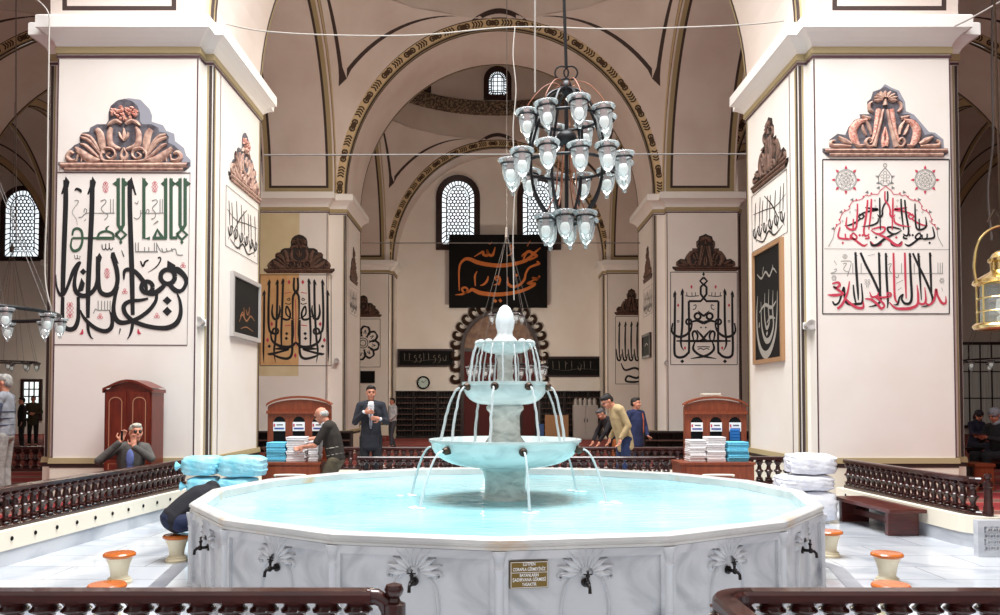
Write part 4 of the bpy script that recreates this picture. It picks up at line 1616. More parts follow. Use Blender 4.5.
# ================================================================== FOUNTAIN COURT
PC = Vector((.103, 7.7, 0))
PR, RIMZ, WATZ = 2.75, .86, .775
NF = 16
A_0 = -PI / 2 - math.radians(1.5)


def pvert(i, r=PR):
    a = A_0 + 2 * PI * i / NF
    return Vector((r * math.cos(a), r * math.sin(a), 0))


pool = thing('ablution_pool', 'large sixteen sided grey marble pool with taps and cyan water, mid court', 'pool', (PC.x, PC.y, COURT))
Z0 = -COURT
# rim slab
m = MB()
prof = [(-.12, RIMZ - .10), (-.115, RIMZ - .012), (-.09, RIMZ), (.0, RIMZ), (.012, RIMZ - .01), (.012, RIMZ - .032), (.0, RIMZ - .036), (.0, RIMZ - .05), (.006, RIMZ - .055), (.006, RIMZ - .07), (-.006, RIMZ - .075)]
cs = 1 / math.cos(PI / NF)
for i in range(NF):
    for (d0, z0), (d1, z1) in zip(prof, prof[1:]):
        a, b = pvert(i, PR + d0 * cs), pvert(i + 1, PR + d0 * cs)
        c, d = pvert(i + 1, PR + d1 * cs), pvert(i, PR + d1 * cs)
        z = Vector((0, 0, 1))
        m.face([a + z * (z0 + Z0), b + z * (z0 + Z0), c + z * (z1 + Z0), d + z * (z1 + Z0)])
    a, b, c, d = pvert(i, PR - .12 * cs), pvert(i + 1, PR - .12 * cs), pvert(i + 1, PR - .12 * cs), pvert(i, PR - .12 * cs)
    m.face([a + z * (.4 + Z0), b + z * (.4 + Z0), c + z * (RIMZ - .10 + Z0), d + z * (RIMZ - .10 + Z0)])
m.build('rim', M['rim'], pool)
m = MB()
m.face([pvert(i, PR - .115) + Vector((0, 0, WATZ + Z0)) for i in range(NF)])
o = m.build('water', M['water'], pool)

FW = 2 * PR * math.sin(PI / NF)
AP = PR * math.cos(PI / NF)


def face_frame(i):
    """matrix: local x along the face, local y into the pool, z up; origin mid-face on the floor"""
    a = A_0 + 2 * PI * (i + .5) / NF
    n = Vector((math.cos(a), math.sin(a), 0))
    u = Vector((-n.y, n.x, 0))
    mx = Matrix((( u.x, -n.x, 0, n.x * AP), (u.y, -n.y, 0, n.y * AP), (0, 0, 1, 0), (0, 0, 0, 1)))
    return mx


# one panel, one carving, one tap, one colonnette: shared by the sixteen sides
H_ = RIMZ - .075 - COURT
pm = MB()
w2 = FW / 2
pm.box((-w2, .025, 0), (w2, .12, H_))
ins = .055
for (a, b, c, d) in ((-w2, w2, H_ - .05, H_), (-w2, w2, 0, .08), (-w2, -w2 + ins, .08, H_ - .05), (w2 - ins, w2, .08, H_ - .05)):
    pm.box((a, 0, c), (b, .03, d))
panel_o = pm.build('side_panel', M['marble'], pool)
PANEL = panel_o.data
cvp = Canvas(lambda a, b: Vector((a, .025, b)), (0, -1, 0))
cm = MB()
fz = .64 - COURT
for k in range(11):
    a = PI * (k + .5) / 11 * 1.16 - .08 * PI
    ca, sa = math.cos(a), math.sin(a)
    r1 = .165 + .016 * (k % 2)
    relief(cm, cvp, [(.045 * ca, fz + .035 * sa), (.10 * ca, fz + .10 * sa), (r1 * ca, fz + r1 * sa * .95)], [.018, .05, .004], .03)
ringp = []
for s_ in (-1, 1):
    relief(cm, cvp, [(s_ * .05, fz), (s_ * .09, fz - .02), (s_ * .13, fz + .0), (s_ * .165, fz - .005), (s_ * .17, fz - .03), (s_ * .15, fz - .035), (s_ * .148, fz - .018)], [.02, .024, .024, .02, .018, .014, .008], .028)
    relief(cm, cvp, [(s_ * .075, fz - .015), (s_ * .125, fz - .08), (s_ * .15, fz - .20), (s_ * .14, fz - .34), (s_ * .10, fz - .44), (0, fz - .48)], [.012, .02, .022, .022, .022, .022], .026)
relief(cm, cvp, [(0, fz - .02), (0, fz + .03), (0, fz + .06)], [.05, .06, .02], .02)
carv_o = cm.build('carved_palmette', M['marble'], pool, smooth=True)
CARV = carv_o.data
tm = MB()
tz = .58 - COURT
tm.lathe([(.0, -.005), (.035, -.005), (.035, .01), (.016, .015), (.014, .07), (.0, .07)], 12, mx=Matrix.Translation((0, .02, tz)) @ Matrix.Rotation(PI / 2, 4, 'X'))
tm.ball((0, -.055, tz), (.022, .026, .026), seg=10)
tm.tube([(0, -.055, tz), (0, -.085, tz - .002), (0, -.105, tz - .02), (0, -.11, tz - .06)], [.014, .014, .013, .014], 10)
tm.lathe([(.0, 0), (.012, 0), (.012, .035), (.018, .04), (.018, .05), (.008, .056), (.008, .075), (.014, .085), (.0, .095)], 10, c=(0, -.05, tz + .015))
tm.tube([(-.035, -.05, tz + .075), (.035, -.05, tz + .075)], .007, 6)
TS = .78
for v in tm.v:
    v.x, v.y, v.z = v.x * TS, v.y * TS, tz + (v.z - tz) * TS
tap_o = tm.build('tap', M['tapm'], pool, smooth=True)
TAP = tap_o.data
km = MB()
km.lathe([(.0, 0), (.05, 0), (.05, .05), (.034, .06), (.03, .09), (.028, H_ - .12), (.034, H_ - .11), (.03, H_ - .10), (.036, H_ - .05), (.045, H_ - .015), (.045, H_ - .002), (0, H_ - .002)], 12)
col_o = km.build('corner_colonnette', M['marble'], pool, smooth=True)
COLD = col_o.data
for i in range(NF):
    mx = face_frame(i)
    ang = math.atan2(mx[1][0], mx[0][0])
    lo_ = mx.translation
    for nm, first, dat in (('side_panel', panel_o, PANEL), ('carved_palmette', carv_o, CARV), ('tap', tap_o, TAP)):
        o = first if i == 0 else part(pool, nm, dat)
        o.location = lo_
        o.rotation_euler = (0, 0, ang)
    o = col_o if i == 0 else part(pool, 'corner_colonnette', COLD)
    o.location = pvert(i, PR - .012)

# brass notice plate on the front
mx = face_frame(0)
plate = thing('notice_plate', 'small gold notice plate with white capitals on the pool front', 'sign', (0, 0, 0))
pp = P(527.5, 585, PC.y - AP * .99)
loc = (Matrix.Translation(PC) @ mx).inverted() @ Vector((P(527.5, 572, 5.03).x, P(527.5, 572, 5.03).y, 0))
wloc = Matrix.Translation((PC.x, PC.y, 0)) @ mx @ Vector((loc.x, .012, 0))
ang = math.atan2(mx[1][0], mx[0][0])
plate.location = (wloc.x, wloc.y, P(527, 587, 5.02).z)
plate.rotation_euler = (0, 0, ang)
PW, PH = .235, .163
m = MB()
m.box((-PW / 2, -.012, 0), (PW / 2, .012, PH), bev=.003)
m.build('plate', M['gold'], plate)
m = MB()
cvx = Canvas(lambda a, b: Vector((a, -.012, b)), (0, -1, 0))
rect_line(m, cvx, -PW / 2 + .006, .006, PW / 2 - .006, PH - .006, .003, .0008)
stroke(m, cvx, [(-PW / 2 + .006, PH * .585), (PW / 2 - .006, PH * .585)], .003, .0008, True)
m.build('white_border', M['paper'], plate, fixn=False)


def text_part(parent, body, size, loc, mt, rot=(PI / 2, 0, 0), width=None, name='lettering'):
    cu = bpy.data.curves.new(name, 'FONT')
    cu.body = body
    cu.size = size
    cu.align_x = 'CENTER'
    cu.align_y = 'CENTER'
    cu.offset = size * .02
    to = bpy.data.objects.new(name, cu)
    C.objects.link(to)
    dg = bpy.context.evaluated_depsgraph_get()
    me = bpy.data.meshes.new_from_object(to.evaluated_get(dg))
    bpy.data.objects.remove(to)
    me.materials.clear()
    me.materials.append(mt)
    o = bpy.data.objects.new(name, me)
    C.objects.link(o)
    o.parent = parent
    if width and len(me.vertices):
        xs = [v.co.x for v in me.vertices]
        wd_ = max(xs) - min(xs)
        o.scale = (width / wd_, 1, 1)
    o.location = loc
    o.rotation_euler = rot
    return o


for body, zz, wd_ in (('LÜTFEN', .145, .075), ('ÇORAPLA GİRMEYİNİZ', .114, .20), ('BAYANLARIN', .079, .115), ('ŞADIRVANA GİRMESİ', .052, .205), ('YASAKTIR', .024, .09)):
    text_part(plate, body, .027, (0, -.0135, zz), M['paper'], width=wd_)

# ------------------------------------------------------------------ the three tiered fountain
ft = thing('tiered_fountain', 'three tiered white marble fountain with running water standing in the pool', 'fountain', (PC.x, PC.y, WATZ - .3))
fo = Vector((0, 0, -(WATZ - .3)))


def flat_oct(a, r, z):
    return 1


m = MB()
m.lathe([(.0, WATZ - .3), (.20, WATZ - .3), (.205, WATZ + .02), (.195, WATZ + .04), (.19, WATZ + .08), (.19, WATZ + .18), (.205, 1.03), (.235, 1.07), (.0, 1.07)], 32, c=fo)
m.build('pedestal', M['fountg'], ft, smooth=True)


def bowl(name, rim_r, rim_z, bot_r, bot_z, lip=.03, n=48, scal=0, mt='fount'):
    mm = MB()
    h = rim_z - bot_z
    prof = [(0, bot_z - .01), (bot_r, bot_z - .01), (bot_r * 1.08, bot_z + h * .06)]
    for k in range(1, 9):
        t = k / 8
        prof.append((bot_r * 1.08 + (rim_r * .97 - bot_r * 1.08) * math.sin(t * PI / 2) ** .9, bot_z + h * (.06 + .80 * (1 - math.cos(t * PI / 2)))))
    prof += [(rim_r * .975, rim_z - lip), (rim_r, rim_z - lip * .8), (rim_r, rim_z), (rim_r * .95, rim_z), (rim_r * .90, rim_z - h * .25), (rim_r * .6, rim_z - h * .45), (0, rim_z - h * .5)]
    rf = None
    if scal:
        rf = lambda a, r, z: 1 + (.05 * abs(math.cos(a * scal / 2)) - .02) * min(1, max(0, (z - bot_z) / h))
    mm.lathe(prof, n, c=fo, rfun=rf)
    return mm.build(name, M[mt], ft, smooth=True)


bowl('lower_bowl', .71, 1.335, .23, 1.06)
m = MB()
m.lathe([(.0, 1.2), (.19, 1.2), (.19, 1.30), (.165, 1.335), (.145, 1.36), (.138, 1.42), (.138, 1.55), (.15, 1.585), (.175, 1.61), (.175, 1.64), (.0, 1.64)], 32, c=fo)
m.build('lower_shaft', M['fountg'], ft, smooth=True)
bowl('middle_bowl', .405, 1.865, .155, 1.64)
m = MB()
m.lathe([(.0, 1.78), (.10, 1.78), (.09, 1.87), (.075, 1.9), (.07, 2.05), (.085, 2.12), (.09, 2.14), (.0, 2.14)], 24, c=fo)
m.build('upper_shaft', M['fountg'], ft, smooth=True)
bowl('scalloped_bowl', .25, 2.235, .09, 2.125, .02, 96, 14)
m = MB()
for k in range(14):
    a = 2 * PI * k / 14
    m.ball(fo + Vector((.245 * math.cos(a), .245 * math.sin(a), 2.225)), (.042, .042, .035), seg=10)
m.build('scallop_lip', M['fount'], ft, smooth=True)
m = MB()
m.lathe([(.0, 2.16), (.14, 2.17), (.13, 2.22), (.10, 2.27), (.075, 2.30), (.07, 2.33), (.085, 2.38), (.088, 2.43), (.075, 2.50), (.05, 2.56), (.02, 2.585), (.0, 2.59)], 24, c=fo, rfun=lambda a, r, z: 1 + .09 * math.sin(a * 8 + z * 50) * math.sin(z * 70 + a))
m.build('pine_cone_finial', M['foam'], ft, smooth=True)


def spout(R_, z, a):
    mm = MB()
    ca, sa = math.cos(a), math.sin(a)
    mx = Matrix.Translation(fo + Vector((R_ * ca, R_ * sa, z))) @ Matrix.Rotation(a, 4, 'Z') @ Matrix.Rotation(PI / 2, 4, 'Y')
    mm.lathe([(.0, -.04), (.03, -.04), (.034, -.01), (.038, .02), (.03, .035), (.022, .05), (.016, .045), (.0, .02)], 12, mx=mx)
    return mm.build('spout', M['bronze'], ft, smooth=True)


def jet(p0, a, v, z1, r0=.008, wob=.0, rr=R, nm='water_jet'):
    mm = MB()
    pts = []
    n = 14
    T = math.sqrt(2 * max(p0.z - z1, .01) / 9.8)
    for k in range(n + 1):
        t = T * k / n
        d = v * t
        pts.append(fo + Vector((p0.x + d * math.cos(a) + rr.uniform(-wob, wob), p0.y + d * math.sin(a) + rr.uniform(-wob, wob), p0.z - 4.9 * t * t)))
    mm.tube(pts, [r0 * (1 + .7 * k / n) for k in range(n + 1)], 6)
    mm.build(nm, M['jet'], ft, smooth=True)
    mm = MB()
    mm.lathe([(.0, 0), (r0 * 3, .002), (r0 * 1.6, .012), (.0, .02)], 10, c=pts[-1])
    return pts[-1]


for k in range(6):
    a = 2 * PI * k / 6 + math.radians(-90 + 12)
    spout(.685, 1.25, a)
    jet(Vector((.74 * math.cos(a), .74 * math.sin(a), 1.25)), a, .55 + .12 * (k % 3), WATZ, .008)
for k in range(8):
    a = 2 * PI * k / 8 + math.radians(-90 - 14)
    spout(.385, 1.82, a)
    zt_ = 1.27
    jet(Vector((.43 * math.cos(a), .43 * math.sin(a), 1.815)), a, .42 if k not in (3, 4, 6) else .62, zt_, .0085, .004)
for k in range(18):
    a = 2 * PI * k / 18 + .1
    jet(Vector((.265 * math.cos(a), .265 * math.sin(a), 2.215)), a, .27 + .1 * R.random(), 1.86, .0055, .004)
# splashes where the jets land
m = MB()
for k in range(6):
    a = 2 * PI * k / 6 + math.radians(-78)
    for q in range(5):
        m.ball(fo + Vector((.98 * math.cos(a) + R.uniform(-.08, .08), .98 * math.sin(a) + R.uniform(-.08, .08), WATZ + .004)), (R.uniform(.015, .05), R.uniform(.015, .04), .006), seg=8)
o = m.build('splash', M['foam'], ft, smooth=True)
o['kind'] = 'stuff'

# ------------------------------------------------------------------ kerbs round the court
RAILZ, KZ = .88, .48
la, lb = P(180, 460, 11.35), P(0, 487, 7.75)


def kerb(path, wd, name):
    """low wall along path (2-D), inner side is left of the direction"""
    m = MB()
    n = len(path)
    L = []
    for i in range(n):
        a, b = Vector(path[max(i - 1, 0)]), Vector(path[min(i + 1, n - 1)])
        t = (b - a).normalized()
        nn = Vector((-t.y, t.x))
        p = Vector(path[i])
        L.append((p - nn * wd / 2, p + nn * wd / 2))
    for i in range(n - 1):
        for (z0, z1, mi, ex) in ((-.05, .30, 1, .0), (.30, KZ, 0, .012)):
            q = []
            for (u, v) in (L[i], L[i + 1]):
                d = (v - u).normalized() * ex
                q.append((u - d, v + d))
            (a, b), (c, d) = q
            m.face([(a.x, a.y, z0), (c.x, c.y, z0), (c.x, c.y, z1), (a.x, a.y, z1)], mi)
            m.face([(b.x, b.y, z0), (d.x, d.y, z0), (d.x, d.y, z1), (b.x, b.y, z1)], mi)
            m.face([(a.x, a.y, z1), (c.x, c.y, z1), (d.x, d.y, z1), (b.x, b.y, z1)], mi)
            if i == 0:
                m.face([(a.x, a.y, z0), (b.x, b.y, z0), (b.x, b.y, z1), (a.x, a.y, z1)], mi)
            if i == n - 2:
                m.face([(c.x, c.y, z0), (d.x, d.y, z0), (d.x, d.y, z1), (c.x, c.y, z1)], mi)
    return m.build(name, [M['cream'], M['kerb']], kind='structure')


def lerp(a, b, t):
    return a + (b - a) * t


lx0, lx1 = lb.x - (la.x - lb.x) * (7.75 - 2.6) / (11.35 - 7.75), la.x
LP = [(lx0, 2.6), (la.x, 11.62)]
ok_ = kerb(LP, .22, 'kerb_wall_side')
m = MB()
for k in range(26):
    t = k / 26
    x, y = lerp(lx0, la.x, t), lerp(2.6, 11.55, t)
    m.ball((x + .122, y, .40), (.012, .022, .022), seg=8)
m.build('drain_hole', M['black'], ok_)
ra, rb = Vector((4.93, 11.6, 0)), Vector((5.15, 8.66, 0))
rx_ = rb.x
RP = [(ra.x + .0, 11.62), (5.06, 8.95)]
for k in range(5):
    a = PI * .3 * k / 4
    RP.append((5.065 + .22 - .22 * math.cos(a), 8.90 - .22 * math.sin(a)))
RPR = list(RP)
for k in range(1, 4):
    a = PI * (.3 + .2 * k / 3)
    RP.append((5.065 + .22 - .22 * math.cos(a), 8.90 - .22 * math.sin(a)))
RP.append((rb.x + 2.4, 8.66))
ok_ = kerb(RP, .22, 'kerb_wall_right')
m = MB()
for k in range(8):
    t = (k + .5) / 8
    m.ball((lerp(ra.x, rb.x, t) - .122, lerp(11.5, 8.8, t), .40), (.012, .022, .022), seg=8)
m.build('drain_hole', M['black'], ok_)
ok_ = kerb([(-4.3, 12.1), (4.7, 12.1)], .22, 'kerb_wall_hall')
kerb([(-4.2, 14.65), (4.6, 14.65)], .22, 'kerb_wall_back')


# ------------------------------------------------------------------ wooden balustrades
BH = RAILZ - KZ
bal = MB()
hb = BH - .11
bal.box((-.05, -.022, .03), (.05, .022, .06))
bal.lathe([(.0, .06), (.058, .062), (.045, .075), (.058, .088), (.03, .10), (.026, .12), (.034, .145), (.040, .165), (.058, .18), (.062, .19), (.058, .20), (.036, .215), (.032, .24), (.026, .27), (.040, .285), (.046, .302), (.062, .310), (.064, .318), (.055, .325), (.049, .334), (.056, .345), (.064, .352), (.0, .355)], 10)
bal.box((-.062, -.024, .351), (.062, .024, .365))
_b = bal.build('baluster', M['wood'], smooth=True)
BAL = _b.data
bpy.data.objects.remove(_b)


def rail_bar(mb, path, z0, z1, wd, rnd=True):
    n = len(path)
    for i in range(n - 1):
        a, b = Vector(path[i]), Vector(path[i + 1])
        t = (b - a).normalized()
        a, b = a - t * (.004 if i else 0), b + t * (.004 if i < n - 2 else 0)
        nn = Vector((-t.y, t.x)) * wd / 2
        pr_ = [(-1, z0), (1, z0), (1, z0 + (z1 - z0) * .7), (.75, z1), (-.75, z1), (-1, z0 + (z1 - z0) * .7)]
        k = len(pr_)
        vs = []
        for p in (a, b):
            for s_, z in pr_:
                vs.append((p.x + nn.x * s_, p.y + nn.y * s_, z))
        fs = [(j, (j + 1) % k, k + (j + 1) % k, k + j) for j in range(k)] + [tuple(reversed(range(k))), tuple(range(k, 2 * k))]
        mb.add(vs, fs)


def balustrade(path, label, name='wooden_balustrade', sp=.135, base=KZ, start=.07, wd=.10, group=None):
    o3 = Vector((path[0][0], path[0][1], base))
    t = thing(name, label, 'railing', o3, 0, group)
    loc = [(x - o3.x, y - o3.y) for x, y in path]
    m = MB()
    rail_bar(m, loc, BH - .048, BH, wd)
    m.build('top_rail', M['wood'], t)
    m = MB()
    rail_bar(m, loc, .0, .045, wd * .8)
    m.build('bottom_rail', M['wood'], t)
    d = start
    seg = 0
    P2 = [Vector(p) for p in loc]
    acc = [0]
    for a, b in zip(P2, P2[1:]):
        acc.append(acc[-1] + (b - a).length)
    cnt = 0
    while d < acc[-1] - .04:
        while acc[seg + 1] < d:
            seg += 1
        f = (d - acc[seg]) / (acc[seg + 1] - acc[seg])
        p = P2[seg].lerp(P2[seg + 1], f)
        v = P2[seg + 1] - P2[seg]
        part(t, 'baluster', BAL, (p.x, p.y, 0), (0, 0, math.atan2(v.y, v.x)))
        d += sp
        cnt += 1
    return t


def newel(t, p, h=.44):
    m = MB()
    m.lathe([(.0, 0), (.05, 0), (.05, .10), (.042, .11), (.04, .30), (.05, .31), (.05, .36), (.03, .37), (.024, .385), (.036, .40), (.042, .42), (.034, .44), (.0, .45)], 16, c=p)
    m.build('newel_post', M['wood'], t, smooth=True)


t = balustrade([(la.x, 11.55), (lerp(lx0, la.x, .2), lerp(2.6, 11.62, .2))], 'dark turned wood balustrade on the kerb below the black and green script pillar')
t = balustrade([(ra.x, 11.55)] + RPR[1:], 'dark turned wood balustrade with rounded corner behind the low bench')
newel(t, (RPR[-1][0] - ra.x + .03, RPR[-1][1] - 11.55 - .05, 0), .40)
t = balustrade([(-2.0, 12.1), (2.65, 12.1)], 'dark wood balustrade right behind the pool between the two towel stands')
t = balustrade([(3.55, 12.1), (4.65, 12.1)], 'short dark wood balustrade between the towel stand and the white bundles')
t = balustrade([(-4.1, 14.65), (4.4, 14.65)], 'second dark wood balustrade behind the standing man in the dark suit')
# the pair closest to the viewer
FY = 3.54
xa, xb = P(-40, 590, FY).x, P(372, 590, FY).x
t = balustrade([(xa, FY), (xb, FY)], 'dark wood balustrade ending in a ball topped post, before the pool', sp=.1335, start=.098)
m = MB()
m.tube([(xb - xa - .02, 0, BH - .03), (xb - xa + .02, 0, BH - .032), (xb - xa + .05, 0, BH - .05), (xb - xa + .065, 0, BH - .09), (xb - xa + .07, 0, BH - .16)], [.036, .036, .034, .03, .026], 12)
m.build('rail_scroll', M['wood'], t, smooth=True)
newel(t, (P(394, 590, FY).x - xa, .0, -.02))
xc = P(712, 590, FY).x
pth = [(P(1040, 590, FY).x, FY), (xc + .16, FY)]
for k in range(1, 9):
    a = PI / 2 * k / 8
    pth.append((xc + .16 - .14 * math.sin(a), FY - .14 + .14 * math.cos(a)))
pth.append((xc + .02, FY - 1.2))
t = balustrade(pth, 'dark wood balustrade with rounded corner, before the pool', sp=.1335, start=.08)
kerb([(xa, FY), (P(400, 590, FY).x, FY)], .22, 'kerb_wall_front')
kerb(pth, .22, 'kerb_wall_front_right')

# aisle railing far left, seen past the pillar
t = balustrade([(-9.2, 13.4), (-6.75, 13.4)], 'dark wood railing between pillar and standing man in grey striped sweater', base=.56, sp=.14)

# ------------------------------------------------------------------ stools, bench, marble grille
def stool_parts(t):
    m = MB()
    m.lathe([(0, 0), (.100, 0), (.103, .02), (.09, .035), (.092, .045), (.074, .058), (.068, .07), (.073, .11), (.087, .17), (.108, .215), (.108, .222), (0, .222)], 28)
    m.build('stone_base', M['ivory'], t, smooth=True)
    m = MB()
    m.lathe([(0, .220), (.116, .220), (.131, .232), (.131, .246), (.12, .258), (.0, .262)], 32)
    m.build('seat', M['orangew'], t, smooth=True)


def stool_at(px, py, ztop=COURT + .262):
    q = PZ(px, py, ztop)
    return (q.x, q.y, COURT)


GS = 'stone stools round the pool'
st = thing('stone_stool', 'orange topped stone stool standing free on the marble floor, far side from the bench', 'stool', stool_at(119.5, 552), 0, GS)
stool_parts(st)
dup(st, stool_at(107, 583), label='orange topped stone stool half hidden behind the railing with the ball topped post')
dup(st, stool_at(177, 534), label='stone stool under the crouching person in dark clothes')
dup(st, stool_at(829, 530), label='stone stool at the pool edge by the bench, half hidden behind the pool')
dup(st, stool_at(887, 552), label='orange topped stone stool in front of the low bench')
dup(st, stool_at(891, 583), label='orange topped stone stool just behind the rounded railing corner')

b0, b1 = None, None
bt = thing('low_bench', 'low dark red wooden bench along the kerb beside the pool', 'bench', (4.65, 10.05, COURT), math.radians(3))
m = MB()
m.box((-.22, -.70, .265), (.22, .70, .31), bev=.008)
m.build('seat', M['benchw'], bt)
for y in (-.56, .56):
    m = MB()
    m.box((-.18, y - .035, 0), (.18, y + .035, .265), bev=.005)
    m.build('leg', M['benchw'], bt)
m = MB()
m.box((-.02, -.53, .10), (.02, .53, .17))
m.build('stretcher', M['benchw'], bt)

g = thing('marble_grille', 'pierced white marble panel beside the steps at the court corner', 'grille', (P(982, 540, 8.2).x, 8.2, COURT), 0)
m = MB()
W_, H_g = 1.3, .36
for (a, b, c, d) in ((-.06, W_, 0, .06), (-.06, W_, H_g - .06, H_g), (-.06, 0, .06, H_g - .06), (W_ - .06, W_, .06, H_g - .06)):
    m.box((a, -.04, c), (b, .04, d))
m.build('frame', M['kerb'], g)
m = MB()
for i in range(4):
    for j in range(22):
        x, z = .03 + j * .056 + (.028 if i % 2 else 0), .085 + i * .06
        m.lathe([(.018, -.02), (.034, -.02), (.034, .02), (.018, .02), (.018, -.02)], 8, mx=Matrix.Translation((x, 0, z)) @ Matrix.Rotation(PI / 2, 4, 'X'))
m.build('pierced_lattice', M['kerb'], g)

# floor channel round the pool and the dark paving bands
m = MB()
for i in range(NF):
    for r0, r1, z in ((2.98, 3.12, .004),):
        a, b = PC + pvert(i, r0), PC + pvert(i + 1, r0)
        c, d = PC + pvert(i + 1, r1), PC + pvert(i, r1)
        zz = Vector((0, 0, COURT + z))
        m.face([a + zz, b + zz, c + zz, d + zz])
m.build('floor_channel', mat('channel_stone', (150, 152, 158), .4, c2=(120, 122, 130), scale=3), kind='structure', fixn=False)

# ================================================================== CHANDELIERS AND LANTERN
M['copper'] = mat('copper_wire', (150, 92, 66), .5)
M['fitting'] = mat('lamp_fitting', (150, 120, 116), .6)


def cup_parts(s=1.0):
    """meshes of one glass lamp, rim at z=0: glass, holder ring, bulb, fitting"""
    g = MB()
    g.lathe([(.10 * s, .012 * s), (.150 * s, .022 * s), (.158 * s, .008 * s), (.15 * s, -.012 * s), (.112 * s, -.03 * s), (.108 * s, -.12 * s), (.09 * s, -.23 * s), (.055 * s, -.30 * s), (.024 * s, -.325 * s), (.032 * s, -.35 * s), (.022 * s, -.375 * s), (.0, -.385 * s)], 20, open_=True)
    h = MB()
    h.tube([(.118 * s * math.cos(2 * PI * k / 20), .118 * s * math.sin(2 * PI * k / 20), -.045 * s) for k in range(21)], .013 * s, 6)
    b = MB()
    b.lathe([(.0, -.12 * s), (.045 * s, -.125 * s), (.06 * s, -.16 * s), (.062 * s, -.2 * s), (.045 * s, -.245 * s), (.02 * s, -.265 * s), (.0, -.27 * s)], 14)
    f = MB()
    f.lathe([(.0, .05 * s), (.035 * s, .05 * s), (.045 * s, .0), (.045 * s, -.11 * s), (.03 * s, -.12 * s), (.0, -.12 * s)], 12)
    return g, h, b, f


def make_cup(parent, s):
    g, h, b, f = cup_parts(s)
    o = g.build('glass_lamp', M['glass'], parent, smooth=True)
    h.build('holder_ring', M['iron'], o, smooth=True)
    b.build('light_bulb', M['bulbm'], o, smooth=True)
    f.build('lamp_fitting', M['fitting'], o, smooth=True)
    return o


def dup_part(o, loc, rot=(0, 0, 0)):
    c = o.copy()
    C.objects.link(c)
    c.location = loc
    c.rotation_euler = rot
    for k in o.children:
        d = k.copy()
        C.objects.link(d)
        d.parent = c
    return c


CHX, CHY = .80, 9.0
ch = thing('glass_chandelier', 'large black iron chandelier with three rings of clear glass lamps above the pool', 'chandelier', (CHX, CHY, 4.2))
first = None
rr = random.Random(11)
for (zr, rad, n, ph) in ((4.86, .45, 8, .2), (4.33, .63, 12, .12), (3.71, .25, 6, .35)):
    for k in range(n):
        a = 2 * PI * k / n + ph
        p = (rad * math.cos(a), rad * math.sin(a), zr - 4.2 + rr.uniform(-.02, .02))
        rot = (rr.uniform(-.08, .08), rr.uniform(-.08, .08), a)
        if first is None:
            first = make_cup(ch, .84)
            first.location, first.rotation_euler = p, rot
        else:
            dup_part(first, p, rot)
for (zr, rad) in ((4.80, .36), (4.27, .51), (3.66, .15)):
    m = MB()
    m.tube([(rad * math.cos(2 * PI * k / 40), rad * math.sin(2 * PI * k / 40), zr - 4.2) for k in range(41)], .017, 8)
    m.build('iron_ring', M['iron'], ch, smooth=True)
for k in range(8):
    a = 2 * PI * k / 8 + .3
    m = MB()
    pts = cat([(.04, 5.14), (.2, 5.06), (.33, 4.84), (.42, 4.55), (.43, 4.27), (.38, 4.0), (.27, 3.8), (.12, 3.65)], 5)
    m.tube([(r_ * math.cos(a), r_ * math.sin(a), z_ - 4.2) for r_, z_ in pts], .016, 6)
    m.build('iron_rib', M['iron'], ch, smooth=True)
m = MB()
m.tube([(0, 0, 1.05), (0, 0, -.55)], .022, 8)
m.ball((0, 0, .95), (.07, .07, .09))
m.ball((0, 0, -.55), (.07, .07, .05))
m.ball((0, 0, .38), (.12, .12, .10))
m.build('central_stem', M['iron'], ch, smooth=True)
m = MB()
for dx in (-.05, .05):
    m.tube([(dx + .075 * math.cos(2 * PI * k / 16), 0, 1.12 + .075 * math.sin(2 * PI * k / 16)) for k in range(17)], .010, 6)
m.tube([(0, 0, 1.18), (-.03, 0, 2.2), (-.04, 0, 10.0)], .018, 8)
m.build('hanging_rod', M['iron'], ch, smooth=True)
for k in range(7):
    a = 2 * PI * k / 7 + .5
    m = MB()
    e = .42
    m.tube([Vector((q[0] * math.cos(a), q[0] * math.sin(a), q[1])) for q in cat([(.03, .92), (.12, 1.0), (.26, .95), (e, .76), (e, .66)], 5)], .006, 6)
    m.build('copper_cable', M['copper'], ch, smooth=True)
for k in range(6):
    a = 2 * PI * k / 6
    m = MB()
    m.tube([Vector((q[0] * math.cos(a), q[0] * math.sin(a), q[1])) for q in cat([(.06, .3), (.10, .0), (.12, -.2), (.2, -.4), (.24, -.48)], 5)], .007, 6)
    m.build('copper_cable', M['copper'], ch, smooth=True)


def ring_chandelier(loc, rad, n, apex, label, s=.7, tiers=1, ph=.1, top=8.0):
    t = thing('ring_chandelier', label, 'chandelier', loc)
    f = None
    for q in range(tiers):
        rd, zz = rad * (1 - .6 * q), 1.2 * q
        m = MB()
        m.tube([(rd * math.cos(2 * PI * k / 40), rd * math.sin(2 * PI * k / 40), zz) for k in range(41)], .022, 8)
        m.build('iron_ring', M['iron'], t, smooth=True)
        nn = n if q == 0 else max(5, n // 2)
        for k in range(nn):
            a = 2 * PI * k / nn + ph
            p = (rd * math.cos(a), rd * math.sin(a), zz - .03)
            if f is None:
                f = make_cup(t, s)
                f.location = p
            else:
                dup_part(f, p)
    m = MB()
    for k in range(8):
        a = 2 * PI * k / 8
        m.tube([(rad * math.cos(a), rad * math.sin(a), 0), (.02 * math.cos(a), .02 * math.sin(a), apex)], .004, 5)
    m.tube([(0, 0, apex), (0, 0, top)], .008, 6)
    m.lathe([(.0, apex + .25), (.03, apex + .22), (.05, apex), (.0, apex - .05)], 10)
    m.build('suspension_cable', M['wire'], t)
    return t


